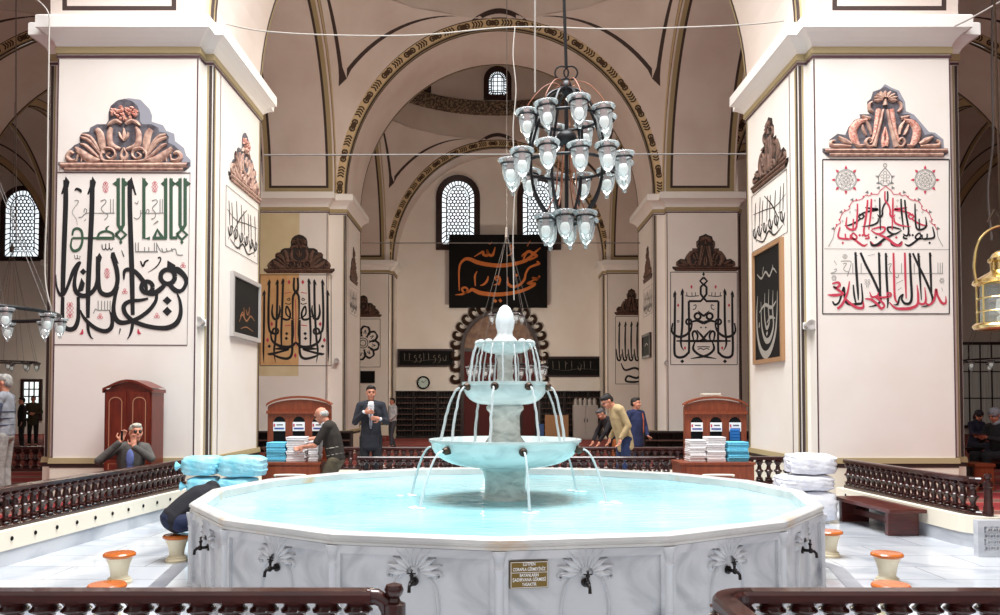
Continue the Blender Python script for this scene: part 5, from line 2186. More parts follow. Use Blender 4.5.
q = P(507, 366, 18.7)
ring_chandelier((q.x, 18.7, q.z), .86, 12, 2.95, 'ring chandelier of small glass lamps hanging behind the fountain', .62, 2, .1, 9.0)
q = P(-50, 312, 9.0)
ring_chandelier((q.x, 9.0, q.z), 1.07, 12, 2.6, 'ring chandelier of glass lamps beside the pillar with black and green script', .58, 1, .0, 6.0)
q = P(1014, 360, 20.0)
ring_chandelier((q.x, 20.0, q.z), 1.15, 14, 3.2, 'distant ring chandelier in the dark aisle behind the brass lantern', .6, 1, .15, 9.0)
q = P(10, 362, 25.0)
ring_chandelier((q.x, 25.0, q.z), .75, 10, 3.4, 'distant ring chandelier in the aisle beyond the grey haired man', .7, 1, .15, 9.0)

# brass lantern
q = P(1003, 330, 8.0)
lt = thing('brass_lantern', 'polished brass ship style lantern hanging before the dark aisle', 'lantern', (q.x, 8.0, q.z))
LS = .25
m = MB()
m.lathe([(.0, .0), (.20, .0), (.25, .015), (.265, .04), (.25, .06), (.235, .07), (.0, .07)], 28)
m.build('base', M['brass'], lt, smooth=True)
m = MB()
m.lathe([(.19, .07), (.19, .44)], 28, open_=True)
m.build('glass_cylinder', M['glass'], lt, smooth=True)
for k in range(8):
    a = 2 * PI * k / 8 + .2
    m = MB()
    m.tube([(.215 * math.cos(a), .215 * math.sin(a), .05), (.215 * math.cos(a), .215 * math.sin(a), .46)], .010, 6)
    m.build('guard_bar', M['brass'], lt, smooth=True)
m = MB()
for z in (.18, .31):
    m.tube([(.22 * math.cos(2 * PI * k / 28), .22 * math.sin(2 * PI * k / 28), z) for k in range(29)], .009, 6)
m.build('guard_ring', M['brass'], lt, smooth=True)
m = MB()
m.lathe([(.0, .44), (.235, .44), (.26, .46), (.25, .49), (.2, .52), (.13, .56), (.10, .58), (.10, .66), (.12, .67), (.12, .70), (.10, .71), (.08, .75), (.03, .78), (.0, .785)], 28)
m.build('cap', M['brass'], lt, smooth=True)
m = MB()
m.tube(cat([(-.25, 0, .47), (-.27, 0, .65), (-.2, 0, .9), (0, 0, 1.02), (.2, 0, .9), (.27, 0, .65), (.25, 0, .47)], 5), .013, 8)
m.build('handle', M['brass'], lt, smooth=True)
m = MB()
m.tube([(0, 0, 1.02), (0, 0, 1.12)], .02, 6)
m.tube([(-.13, 0, 1.06), (-.06, 0, 1.18), (0, 0, 1.1), (.06, 0, 1.18), (.1, 0, 1.3)], .010, 6)
m.tube([(0, 0, 1.1), (-.05, 0, 6.0)], .012, 6)
m.build('hook_and_wire', M['bronze'], lt, smooth=True)
m = MB()
m.lathe([(.0, .09), (.05, .09), (.05, .13), (.02, .15), (.06, .2), (.05, .3), (.0, .33)], 14)
m.build('light_bulb', M['bulbm'], lt, smooth=True)


# ------------------------------------------------------------------ cords and tie rods
def cord(name, pts, r, mt, label, cat_='cable'):
    m = MB()
    c0 = Vector(pts[0])
    m.tube(cat([tuple(Vector(p) - c0) for p in pts], 6), r, 6)
    o = m.build(name, mt, smooth=True, loc=c0)
    tag(o, label, cat_)
    return o


cord('sagging_cable', [P(226, 24, 11.84)] + [P(x, y, 11.45) for x, y in ((262, 31), (330, 35), (420, 35), (515, 27), (620, 29), (740, 25))] + [P(784, 21, 11.84)], .009, M['cord'], 'white cable sagging between the tops of the two white pillars')
cord('twisted_cable', [P(x, y, 11.4) for x, y in ((515, 27), (513, 55), (516, 90), (513, 130), (515, 180), (513, 235), (514, 300))], .008, M['cord'], 'twisted white cord hanging from the cable down towards the fountain top')
cord('hanging_wire', [P(535, y, 8.6) for y in (-40, 20, 92)], .010, M['cord'], 'straight pale wire holding the lamp at the chandelier edge', 'wire')
cord('corner_cable', [P(x, y, 11.5) for x, y in ((30, -6), (48, 12), (49, 40), (48, 120), (47, 200), (45, 275), (52, 312))], .011, M['cord'], 'white cable running down the edge of the pillar with black and green script')
cord('corner_cable', [P(x, y, 11.3) for x, y in ((955, 26), (975, 16), (1010, -4))], .012, M['cord'], 'white cable leaving the capital of the red script pillar')
cord('vertical_cable', [P(x, y, 13.0) for x, y in ((993, -20), (992, 60), (993, 140), (988, 190), (992, 240))], .018, M['wire'], 'grey twisted cable hanging in the dark aisle above the brass lantern')
cord('vertical_wire', [P(16, y, 20) for y in (-20, 100, 250)], .014, M['wire'], 'thin dark wire hanging before the aisle window', 'wire')


def tie(p0, p1, Y, r, label):
    a, b = P(*p0, Y), P(*p1, Y)
    m = MB()
    m.tube([(0, 0, 0), b - a], r, 8)
    o = m.build('iron_tie_rod', M['wire'], smooth=True, loc=a)
    tag(o, label, 'tie rod')


tie((264, 155), (746, 154), 14.0, .013, 'thin iron tie rod spanning between the two white pillars')
tie((362, 243), (640, 243), 25.2, .016, 'thin iron tie rod spanning the arch of the second row')

# ================================================================== THE BACK WALL
WY = 35.12


def flat_panel(name, label, cat_, x0, x1, y0, y1, Y, fm, bm, strokes, sm, fw=.08, depth=.06):
    a, b = P(x0, y1, Y), P(x1, y0, Y)
    W, H = b.x - a.x, b.z - a.z
    t = thing(name, label, cat_, ((a.x + b.x) / 2, Y, a.z))
    m = MB()
    for (p, q, r_, s_) in ((-W / 2, W / 2, 0, fw), (-W / 2, W / 2, H - fw, H), (-W / 2, -W / 2 + fw, fw, H - fw), (W / 2 - fw, W / 2, fw, H - fw)):
        m.box((p, -depth, r_), (q, 0, s_))
    m.build('frame', fm, t)
    m = MB()
    m.box((-W / 2 + fw * .9, -depth * .6, fw * .9), (W / 2 - fw * .9, 0, H - fw * .9))
    m.build('board', bm, t)
    m = MB()
    cv = Canvas(lambda u, v: Vector((-W / 2 + W * u, -depth * .6, H * (1 - v))), (0, -1, 0))
    for pts, wd in strokes:
        stroke(m, cv, pts, wd, .006)
    m.build('lettering', sm, t, fixn=False)
    return t


def bn(pts):
    return [((a - 62) / 660, (b - 62) / 503) for a, b in pts]


BS = []
for pts, wd in (([(678, 152), (640, 185), (600, 225), (560, 248), (480, 268), (400, 275), (320, 268), (250, 252), (205, 232), (170, 232), (140, 262), (130, 310), (130, 380), (132, 448)], [6, 16, 22, 24, 26, 28, 28, 28, 26, 20, 14, 12, 10, 8]),
                ([(560, 246), (575, 200), (600, 178), (640, 200), (650, 212), (600, 240)], [8, 16, 20, 20, 16, 8]), ([(588, 182), (560, 200), (552, 216)], [14, 12, 4]),
                ([(672, 345), (655, 365), (625, 360), (650, 372), (664, 352)], [12, 16, 14, 14, 10]), ([(640, 372), (590, 398), (640, 400), (600, 428), (540, 452), (460, 468), (360, 474), (270, 462), (220, 440), (200, 452), (165, 460), (150, 435), (170, 425), (188, 442), (160, 470), (104, 476)], [8, 14, 18, 20, 22, 26, 28, 28, 24, 16, 14, 14, 14, 12, 14, 4]),
                ([(232, 214), (268, 192), (290, 180), (294, 200), (320, 204), (318, 168), (330, 200), (356, 202), (372, 148)], [4, 12, 16, 18, 18, 10, 18, 18, 5]), ([(322, 118), (338, 124), (352, 114)], [8, 10, 5]),
                ([(468, 150), (482, 136), (492, 154), (476, 162), (490, 172), (480, 195), (450, 210)], [10, 16, 16, 14, 14, 12, 4]),
                ([(652, 246), (668, 262), (640, 272), (600, 292), (578, 330), (568, 372), (535, 408), (490, 420), (458, 398), (456, 352)], [12, 18, 16, 14, 14, 16, 18, 20, 18, 4]),
                ([(252, 314), (236, 350), (240, 416)], [4, 14, 6]), ([(326, 348), (318, 378), (296, 404), (272, 412)], [6, 16, 14, 4]),
                ([(384, 380), (374, 362), (392, 350), (404, 372), (396, 396), (362, 410)], [10, 14, 16, 16, 14, 4]), ([(404, 398), (392, 410)], 10),
                ([(512, 334), (518, 350)], 16), ([(366, 510), (380, 526)], 18), ([(400, 508), (414, 524)], 18), ([(608, 106), (588, 142)], [4, 7])):
    BS.append((bn(pts), [x / 660 for x in wd] if hasattr(wd, '__len__') else wd / 660))
bt_ = flat_panel('script_banner', 'black banner with large orange calligraphy under the two arched windows', 'banner', 449, 547, 235, 308, 34.8, M['black'], M['black'], [], M['orange'], .1, .08)
a, b = P(449, 308, 34.8), P(547, 235, 34.8)
W, H = b.x - a.x, b.z - a.z
m = MB()
cv = Canvas(lambda u, v: Vector((-W / 2 + W * u, -.05, H - W * v * 503 / 660 * (H / (W * 503 / 660)))), (0, -1, 0))
cvb = Canvas(lambda u, v: Vector((-W / 2 + W * u / 660, -.05, H * (1 - v / 503))), (0, -1, 0))
for (pts, wd) in BS:
    m = MB()
    stroke(m, cvb, [(u * 660, v * 503) for u, v in pts], [x * 660 for x in wd] if hasattr(wd, '__len__') else wd * 660, .04)
    m.build('letter', M['orange'], bt_, fixn=False)
old = [c for c in bt_.children if c.name.startswith('lettering')][0]
bpy.data.objects.remove(old)
for s_ in (-1, 1):
    m = MB()
    m.box((s_ * W * .4 - .04, 0, H - .3), (s_ * W * .4 + .04, .35, H - .2))
    m.build('wall_bracket', M['wood_dark'], bt_)
def flowing(seed, n=9):
    rq = random.Random(seed)
    out = [([(.1, .62), (.35, .68), (.6, .60), (.9, .66)], [.003, .012, .012, .003])]
    for k in range(n):
        x = .12 + .76 * k / n
        q = rq.random()
        if q < .35:
            out.append(([(x, .22), (x + .006, .45), (x + .004, .64)], [.006, .011, .004]))
        elif q < .7:
            out.append(([(x, .45), (x + .015, .62), (x + .045, .66), (x + .06, .42), (x + .05, .36)], [.004, .011, .012, .009, .003]))
        else:
            out.append(([(x + .04, .40), (x + .02, .34), (x + .012, .48), (x + .045, .52), (x + .03, .72), (x - .02, .80)], [.006, .011, .011, .011, .010, .003]))
        if rq.random() < .6:
            out.append(([(x + .02, .28 + rq.random() * .1), (x + .03, .30)], .012))
    return out


M['dimscript'] = mat('faded_script', (112, 104, 92), .6)
flat_panel('script_board', 'long black board with faint script above the wall clock', 'board', 397.5, 454.5, 349, 367, WY, M['wood_dark'], M['black'], flowing(4), M['dimscript'])
flat_panel('script_board', 'long black board with faint script above the grey cabinet', 'board', 545.7, 603.3, 356.5, 377, WY, M['wood_dark'], M['black'], flowing(8, 7), M['dimscript'])
flat_panel('wall_screen', 'small dark screen below the petal roundel', 'screen', 359.5, 375, 371, 383, YC - .01, M['black'], M['black'], [], M['silver'], .05)
q = P(354.5, 383, YC - .3)
sp = thing('wall_speaker', 'pale grey wall speaker box beside the small dark screen', 'speaker', (q.x, YC - .01, q.z))
m = MB()
m.box((-.2, -.35, 0), (.2, 0, .65), bev=.02)
m.build('cabinet', M['grey'], sp)
m = MB()
m.box((-.16, -.365, .06), (.16, -.345, .59))
m.build('grille', M['shelf'], sp)

q = P(423.4, 382.6, WY)
ck = thing('wall_clock', 'round wall clock with black rim on the back wall', 'clock', (q.x, WY, q.z))
rx90 = Matrix.Rotation(PI / 2, 4, 'X')
m = MB()
m.lathe([(.22, 0), (.28, 0), (.28, .05), (.25, .07), (.22, .04), (.22, 0)], 28, mx=rx90)
m.build('rim', M['black'], ck, smooth=True)
m = MB()
m.lathe([(0, .0), (.23, .0), (.23, .03), (0, .03)], 28, mx=rx90)
m.build('dial', mat('clock_dial', (196, 214, 208), .4), ck)
m = MB()
cvk = Canvas(lambda u, v: Vector((u, -.034, v)), (0, -1, 0))
for k in range(12):
    a = k * PI / 6
    stroke(m, cvk, [(.18 * math.cos(a), .18 * math.sin(a)), (.21 * math.cos(a), .21 * math.sin(a))], .02, .002, True)
m.build('hour_mark', M['ink'], ck, fixn=False)
for nm, L_, a, wd in (('hour_hand', .10, 2.4, .022), ('minute_hand', .17, .7, .016)):
    m = MB()
    stroke(m, cvk, [(0, 0), (L_ * math.cos(a), L_ * math.sin(a))], wd, .006, True)
    m.build(nm, M['ink'], ck, fixn=False)


# bookcases of small compartments along the back wall
M['shelfe'] = mat('brown_shelf', (92, 66, 56), .5)


def shelf_unit(x0, x1, z0, z1, Y, d, rows, cols, label, group=None, name='bookcase'):
    t = thing(name, label, 'bookcase', ((x0 + x1) / 2, Y, z0), 0, group)
    W, H = x1 - x0, z1 - z0
    m = MB()
    m.box((-W / 2, -d, 0), (-W / 2 + .04, 0, H))
    m.box((W / 2 - .04, -d, 0), (W / 2, 0, H))
    m.box((-W / 2, -d - .02, H - .05), (W / 2, 0, H + .0))
    m.box((-W / 2 + .04, -d, 0), (W / 2 - .04, 0, .08))
    m.box((-W / 2 + .04, -.03, .08), (W / 2 - .04, 0, H - .05))
    m.build('carcass', M['shelf'], t)
    for r_ in range(1, rows):
        z = .08 + (H - .13) * r_ / rows
        mm = MB()
        mm.box((-W / 2 + .04, -d, z - .018), (W / 2 - .04, -.03, z + .018))
        mm.build('shelf', M['shelfe'], t)
    for c_ in range(1, cols):
        x = -W / 2 + W * c_ / cols
        mm = MB()
        mm.box((x - .008, -d + .10, .08), (x + .008, -.03, H - .05))
        mm.build('divider', M['shelf'], t)
    return t


zt = P(420, 391, 35.1).z
names = ['beside the red doored niche', 'below the wall clock', 'behind the man in white shirt', 'at the half pillar with the petal roundel']
for k in range(4):
    x1 = P(462, 400, 34.7).x - k * 1.02 - .02
    shelf_unit(x1 - 1.0, x1, CARP, zt, WY, .35, 8, 8, 'black bookcase of small compartments ' + names[k], 'black bookcases along the back wall')
names = ['next to the niche behind the tan board', 'behind the grey cabinet', 'just past the grey cabinet', 'at the half pillar with tall script']
for k in range(4):
    x0 = P(540, 400, 34.7).x + k * 1.02 + .02
    shelf_unit(x0, x0 + 1.0, CARP, zt, WY, .35, 8, 8, 'black bookcase of small compartments ' + names[k], 'black bookcases along the back wall')
x0, x1 = P(253, 440, 22.4).x, P(351, 440, 22.4).x
shelf_unit(x0, x1, CARP, .88, 22.76, .35, 3, 7, 'low dark shelf against the pillar with the half tan face', None, 'low_shelf')
x0, x1 = P(644, 440, 22.4).x, P(752, 440, 22.4).x
shelf_unit(x0, x1, CARP, .88, 22.76, .35, 3, 7, 'low dark shelf against the pillar with the geometric script panel', None, 'low_shelf')

# mihrab with its frame of curled hooks
qc, ql = P(499.3, 349, WY), P(464.4, 349, WY)
rin = qc.x - ql.x
zc = qc.z
mh = thing('prayer_niche', 'arched prayer niche framed with dark curled hooks behind the fountain', 'niche', (qc.x, WY, CARP))
zc0 = zc - CARP
m = MB()
n = 28
arcp = [(rin * math.cos(PI * k / n), zc0 + rin * math.sin(PI * k / n)) for k in range(n + 1)]
outl = [(rin, 0)] + arcp + [(-rin, 0)]
out2 = [(rin + .16, 0)] + [((rin + .16) * math.cos(PI * k / n), zc0 + (rin + .16) * math.sin(PI * k / n)) for k in range(n + 1)] + [(-rin - .16, 0)]
for i in range(len(outl) - 1):
    a, b, c, d = outl[i], outl[i + 1], out2[i + 1], out2[i]
    m.face([(a[0], -.30, a[1]), (b[0], -.30, b[1]), (c[0], -.30, c[1]), (d[0], -.30, d[1])])
    m.face([(d[0], -.30, d[1]), (c[0], -.30, c[1]), (c[0], 0, c[1]), (d[0], 0, d[1])])
    m.face([(a[0], -.30, a[1]), (b[0], -.30, b[1]), (b[0], -.02, b[1]), (a[0], -.02, a[1])])
m.build('arch_frame', M['wood_dark'], mh)
m = MB()
m.face([(a, -.03, b) for a, b in arcp])
for i in range(n):
    pass
m.build('half_dome_panel', M['mihrab'], mh, fixn=False)
m = MB()
m.box((-rin, -.10, 0), (rin, -.02, zc0))
m.build('lower_panel', M['redcloth'], mh)
m = MB()
for x in (-rin * .62, 0, rin * .62):
    m.box((x - .06, -.16, 0), (x + .06, -.10, zc0 - .02))
m.box((-rin, -.16, zc0 - .12), (rin, -.10, zc0 + .02))
m.build('pilaster', M['wood_dark'], mh)
hm = MB()
cvh = Canvas(lambda u, v: Vector((u, 0, v)), (0, -1, 0))
relief(hm, cvh, [(0, -.04), (.09, .06), (.13, .20), (.08, .33), (-.04, .36), (-.12, .29), (-.10, .20)], [.14, .17, .18, .16, .13, .08, .03], .12)
relief(hm, cvh, [(-.08, -.03), (.0, .0), (.10, .0)], [.08, .12, .08], .08)
hk = hm.build('curled_hook', M['bronze'], mh, smooth=True)
hd = hk.data
hooks = []
for k in range(15):
    a = PI * (k + .5) / 15
    s_ = 1 if a < PI / 2 else -1
    hooks.append(((rin + .16) * math.cos(a), zc0 + (rin + .16) * math.sin(a), a, s_))
for k in range(3):
    for s_ in (1, -1):
        hooks.append((s_ * (rin + .16), zc0 - .28 - .5 * k, 0 if s_ > 0 else PI, s_))
for i, (x, z, a, s_) in enumerate(hooks):
    o = hk if i == 0 else part(mh, 'curled_hook', hd)
    o.location = (x, -.08, z)
    o.rotation_euler = (0, PI / 2 - a, 0)
    o.scale = (1.05 * s_, 1, 1.05)

# grey cabinet, tan board, blue box and jars by the back wall
GY = 33.6
q0, q1 = P(573.5, 438, GY), P(598, 405, GY)
gc = thing('grey_cabinet', 'pale grey two door cabinet standing before the bookcases', 'cabinet', ((q0.x + q1.x) / 2, GY, CARP))
W, H = q1.x - q0.x, q1.z - CARP
m = MB()
m.box((-W / 2, 0, 0), (W / 2, .45, H))
m.build('body', M['grey'], gc)
for s_ in (-1, 1):
    m = MB()
    m.box((min(0, s_ * W / 2) + .015, -.025, .05), (max(0, s_ * W / 2) - .015, 0, H - .03), bev=.006)
    d_ = m.build('cabinet_door', M['grey'], gc)
    m = MB()
    m.box((s_ * .06 - .012, -.05, H * .5), (s_ * .06 + .012, -.025, H * .5 + .15))
    m.build('handle', M['black'], d_)
for k in range(5):
    m = MB()
    m.lathe([(0, 0), (.08, 0), (.085, .05), (.085, .2), (.05, .24), (.05, .28), (.0, .28)], 12)
    o = m.build('glass_jar', M['grey'], smooth=True, loc=(gc.location.x - W / 2 + .12 + k * (W - .24) / 4, GY + .2, CARP + H))
    tag(o, 'small grey jar on the pale grey cabinet, ' + ['nearest the fountain', 'second from the fountain side', 'in the middle of the row', 'second from the leaning man', 'nearest the leaning man'][k], 'jar', 'jars on the grey cabinet')
q0, q1 = P(545, 438, 33.4), P(568.5, 415, 33.4)
lb_ = thing('tan_screen', 'tan wooden board standing low between fountain and grey cabinet', 'screen', ((q0.x + q1.x) / 2, 33.4, CARP))
W, H = q1.x - q0.x, q1.z - CARP
m = MB()
m.box((-W / 2, 0, .06), (W / 2, .05, H), bev=.01)
m.build('panel', M['tan'], lb_)
for s_ in (-1, 1):
    m = MB()
    m.box((s_ * (W / 2 - .08) - .04, -.15, 0), (s_ * (W / 2 - .08) + .04, .2, .06))
    m.build('foot', M['wood_dark'], lb_)
q0, q1 = P(537, 438, 33.4), P(544, 424, 33.4)
m = MB()
m.box((0, 0, 0), (q1.x - q0.x, .3, q1.z - CARP), bev=.02)
m.box((.04, -.01, .1), (q1.x - q0.x - .04, .0, q1.z - CARP - .12))
tag(m.build('blue_box', mat('blue_card', (50, 84, 140), .6), loc=(q0.x, 33.4, CARP)), 'small blue box beside the tan wooden board', 'box')

# ================================================================== TOWEL STANDS, TOWELS, BUNDLES, WARDROBE
ORD = ['lowest', 'second from the bottom', 'third from the bottom', 'fourth from the bottom', 'fifth from the bottom', 'sixth from the bottom', 'seventh from the bottom']


def towel_stand(xl, xr, bxl, bxr, Yb, Yf, ytop, ysh, label):
    xl, xr = P(xl, 420, Yb).x, P(xr, 420, Yb).x
    zt_, zs_ = P(300, ytop, Yb).z, P(300, ysh, Yb).z
    cxm = (xl + xr) / 2
    W = xr - xl
    t = thing('towel_stand', label, 'stand', (cxm, Yb, COURT))
    z0 = -COURT
    bxl, bxr = P(bxl, 465, Yf).x - cxm, P(bxr, 465, Yf).x - cxm
    zb_ = P(300, 462.5, Yf).z + z0
    m = MB()
    q = [(-W / 2, 0), (W / 2, 0), (W / 2, zs_ + z0)] + [(W / 2 * math.cos(PI * k / 12), zs_ + z0 + (zt_ - zs_) * math.sin(PI * k / 12) ** 1.3) for k in range(1, 12)] + [(-W / 2, zs_ + z0)]
    m.prism(q, lambda a, b, d: Vector((a, -d, b)), .10)
    m.build('back_board', M['cab'], t)
    m = MB()
    top = [(W / 2 * 1.04 * math.cos(PI * k / 16), zs_ + z0 + (zt_ - zs_ + .02) * math.sin(PI * k / 16) ** 1.3) for k in range(17)]
    for (a, b), (c, d) in zip(top, top[1:]):
        m.face([(a, -.13, b), (c, -.13, d), (c, -.13, d + .03), (a, -.13, b + .03)])
        m.face([(a, -.13, b + .03), (c, -.13, d + .03), (c, .02, d + .03), (a, .02, b + .03)])
        m.face([(a, -.13, b), (c, -.13, d), (c, -.10, d), (a, -.10, b)])
    m.box((-W / 2 * 1.03, -.13, zs_ + z0 - .10), (W / 2 * 1.03, -.10, zs_ + z0 - .06))
    m.build('cornice', M['cab'], t)
    for k in (-1, 0, 1):
        x = k * W * .31
        w_, zt2, zb2 = W * .19, zs_ + z0 - .14, zs_ + z0 - .56
        m = MB()
        m.prism([(x + a, zb2 + b) for a, b in arch_poly(w_, zt2 - zb2)], lambda a, b, d: Vector((a, -.10 - d, b)), .004)
        nb = m.build('arched_slot', M['black'], t)
        m = MB()
        m.box((x - w_ * .5, -.118, zt2 - .20), (x + w_ * .5, -.106, zt2 - .075))
        sg = m.build('slot_label', M['paper'], t)
        m = MB()
        cvs = Canvas(lambda a, b: Vector((a, -.119, b)), (0, -1, 0))
        stroke(m, cvs, [(x - w_ * .40, zt2 - .10), (x - w_ * .40, zt2 - .14)], .022, .001, True, 1)
        stroke(m, cvs, [(x - w_ * .2, zt2 - .115), (x + w_ * .32, zt2 - .115)], .014, .001, True)
        stroke(m, cvs, [(x - w_ * .4, zt2 - .165), (x + w_ * .42, zt2 - .165)], .022, .001, True, 2)
        m.build('label_mark', [M['ink'], M['ink_red'], mat('label_blue', (60, 80, 150), .6)], sg, fixn=False)
    d = Yb - Yf
    m = MB()
    m.box((bxl, -d, 0), (bxr, -.10, zb_ - .03), bev=.008)
    m.box((bxl - .015, -d - .015, zb_ - .03), (bxr + .015, -.10, zb_))
    m.build('counter', M['cab'], t)
    m = MB()
    m.box((bxl + .06, -d - .012, zb_ - .30), (bxr - .06, -d, zb_ - .06), bev=.004)
    dr = m.build('drawer', M['cab'], t)
    m = MB()
    xm = (bxl + bxr) / 2
    m.tube(cat([(xm - .20, -d - .01, zb_ - .18), (xm - .19, -d - .04, zb_ - .165), (xm, -d - .045, zb_ - .16), (xm + .19, -d - .04, zb_ - .165), (xm + .20, -d - .01, zb_ - .18)], 4), .014, 8)
    m.build('handle', M['cream'], dr, smooth=True)
    return t, zb_ + COURT


tl, zl = towel_stand(269.6, 331.8, 261.6, 320, 11.6, 10.95, 399.5, 406.5, 'cherry wood towel stand where a man in a dark vest sorts towels')
tr_, zr = towel_stand(683.3, 744.3, 681, 754.4, 11.6, 10.95, 399.8, 407, 'cherry wood towel stand with tidy white and blue piles, near the white bundles')


def towel_mesh(seed, w_, h_):
    rr = random.Random(seed)
    m = MB()
    for k, (z0, z1) in enumerate(((0, h_ * .5), (h_ * .5, h_))):
        m.box((-w_ / 2 + rr.uniform(0, .01), -.15 + rr.uniform(-.004, .01), z0 + .001), (w_ / 2 - rr.uniform(0, .01), .13, z1 - .001), bev=min(.010, h_ * .22))
    o = m.build('folded_towel', M['towelw'], smooth=True)
    d = o.data
    bpy.data.objects.remove(o)
    return d


def towel_stack(x0, x1, ytop, z0, Yc, mt, n, what):
    a, b = P(x0, 455, Yc - .15).x, P(x1, 455, Yc - .15).x
    zt_ = P(x0, ytop, Yc - .15).z
    h = (zt_ - z0) / n
    md = [towel_mesh(k + int(x0), (b - a), h) for k in range(2)]
    for d in md:
        d.materials.clear()
        d.materials.append(mt)
    for k in range(n):
        o = bpy.data.objects.new('folded_towel', md[k % 2])
        C.objects.link(o)
        o.location = ((a + b) / 2 + R.uniform(-.008, .008), Yc + R.uniform(-.008, .008), z0 + k * h)
        o.rotation_euler = (0, 0, R.uniform(-.03, .03))
        pos = 'topmost' if k == n - 1 else ORD[k]
        tag(o, '%s, %s' % (what, pos), 'towel', 'folded towels on the two stands')


towel_stack(266, 285.7, 442.5, zl, 11.22, M['towelb'], 6, 'folded blue towel in the pile by the sorting man')
towel_stack(285.9, 305.5, 437, zl, 11.22, M['towelw'], 7, 'folded white towel in the pile under the sorting man\'s hand')
towel_stack(307.7, 318.5, 441, zl, 11.22, M['towelw'], 6, 'folded white towel in the narrow pile before the sorting man')
towel_stack(689, 706.3, 440, zr, 11.22, M['towelw'], 6, 'white towel in the outer pile nearest the fountain')
towel_stack(706.9, 726.3, 437, zr, 11.22, M['towelw'], 7, 'white towel in the middle pile of the tidy stand')
towel_stack(727.2, 749.5, 442, zr, 11.22, M['towelb'], 6, 'blue towel in the pile nearest the white bundles')
q = P(711, 399.5, 11.56)
m = MB()
m.box((-.12, -.06, 0), (.13, .05, .022))
m.box((-.13, -.07, .022), (.12, .05, .042))
tag(m.build('flat_box', M['cream'], loc=(q.x, 11.57, P(711, 399.8, 11.6).z + .05)), 'flat cream box lying on top of the tidy towel stand', 'box')
m = MB()
q0, q1 = P(730.2, 441, 11.44), P(740, 429, 11.44)
m.box((0, -.05, 0), (q1.x - q0.x, 0, q1.z - q0.z), bev=.02)
for k in range(4):
    zz = (q1.z - q0.z) * (k + .5) / 4
    m.box((.004, -.056, zz - .012), (q1.x - q0.x - .004, -.048, zz + .012), bev=.004)
tag(m.build('hanging_towel', mat('navy_towel', (40, 104, 168), .95), loc=(q0.x, 11.478, q0.z)), 'darker blue towel in the arched slot above the blue pile', 'towel')


def bundle(c, size, mt, label, group, seed, rz=0.0):
    rr = random.Random(seed)
    bm = bmesh.new()
    bmesh.ops.create_cube(bm, size=2)
    bmesh.ops.subdivide_edges(bm, edges=bm.edges[:], cuts=9, use_grid_fill=True)
    for v in bm.verts:
        x, y, z = v.co
        l = (abs(x) ** 5 + abs(y) ** 5 + abs(z) ** 5) ** .2
        p = v.co / l
        wv = 1 + .035 * math.sin(7 * p.x + seed) * math.sin(9 * p.y + 2) + .03 * math.sin(13 * p.z + 5 * p.x + seed * 2) + rr.uniform(-.012, .012)
        v.co = Vector((p.x * size[0] / 2 * wv, p.y * size[1] / 2 * wv, p.z * size[2] / 2 * (wv if p.z < .8 else wv * 1.0)))
    m = MB()
    m.bm(bm)
    o = m.build('plastic_bundle', mt, smooth=True, angle=60, loc=c)
    o.rotation_euler = (0, 0, rz)
    tag(o, label, 'bundle', group)
    # knotted corner of the wrapping
    k = MB()
    k.lathe([(0, 0), (.03, .0), (.02, .03), (.05, .07), (.06, .08), (.0, .075)], 9, mx=Matrix.Translation((-size[0] * .47, -size[1] * .3, 0)) @ Matrix.Rotation(-PI / 2, 4, 'Y'))
    k.build('tied_end', mt, o, smooth=True)
    return o


BY = 10.3
GB = 'blue plastic bundles'


def bpos(x0, x1, y0, y1, Y):
    a, b = P(x0, y1, Y), P(x1, y0, Y)
    return ((a.x + b.x) / 2, Y + .22, (a.z + b.z) / 2), ((b.x - a.x) * .97, .44, (b.z - a.z) * .95)


for i, (x0, x1, y0, y1, lab) in enumerate(((178.4, 214.5, 456.5, 477, 'top blue bundle nearest the balustrade end'), (214.5, 261, 456, 478.5, 'top blue bundle nearest the towel stand'),
                                           (183, 213.5, 477.5, 496.5, 'blue bundle in the middle layer by the balustrade end'), (213.6, 252, 478.5, 497, 'blue bundle in the middle layer by the towel stand'),
                                           (180, 216, 497, 524, 'blue bundle on the floor behind the crouching person'), (216.5, 258, 497, 524, 'blue bundle on the floor hidden behind the pool'))):
    c, s_ = bpos(x0, x1, y0, y1, BY)
    bundle(c, s_, M['plasb'], lab, GB, i + 3, R.uniform(-.04, .04))
for i, (x0, x1, y0, y1, lab) in enumerate(((793, 840, 453.7, 476, 'topmost white plastic bundle of the stack by the bench'), (782, 838, 475.5, 492, 'middle white plastic bundle with a torn corner, in the stack by the bench'), (794, 841, 491.5, 524, 'lowest white plastic bundle of the stack by the bench'))):
    c, s_ = bpos(x0, x1, y0, y1, 10.35)
    bundle(c, s_, M['plasw'], lab, 'white plastic bundles', i + 20, R.uniform(-.06, .06))

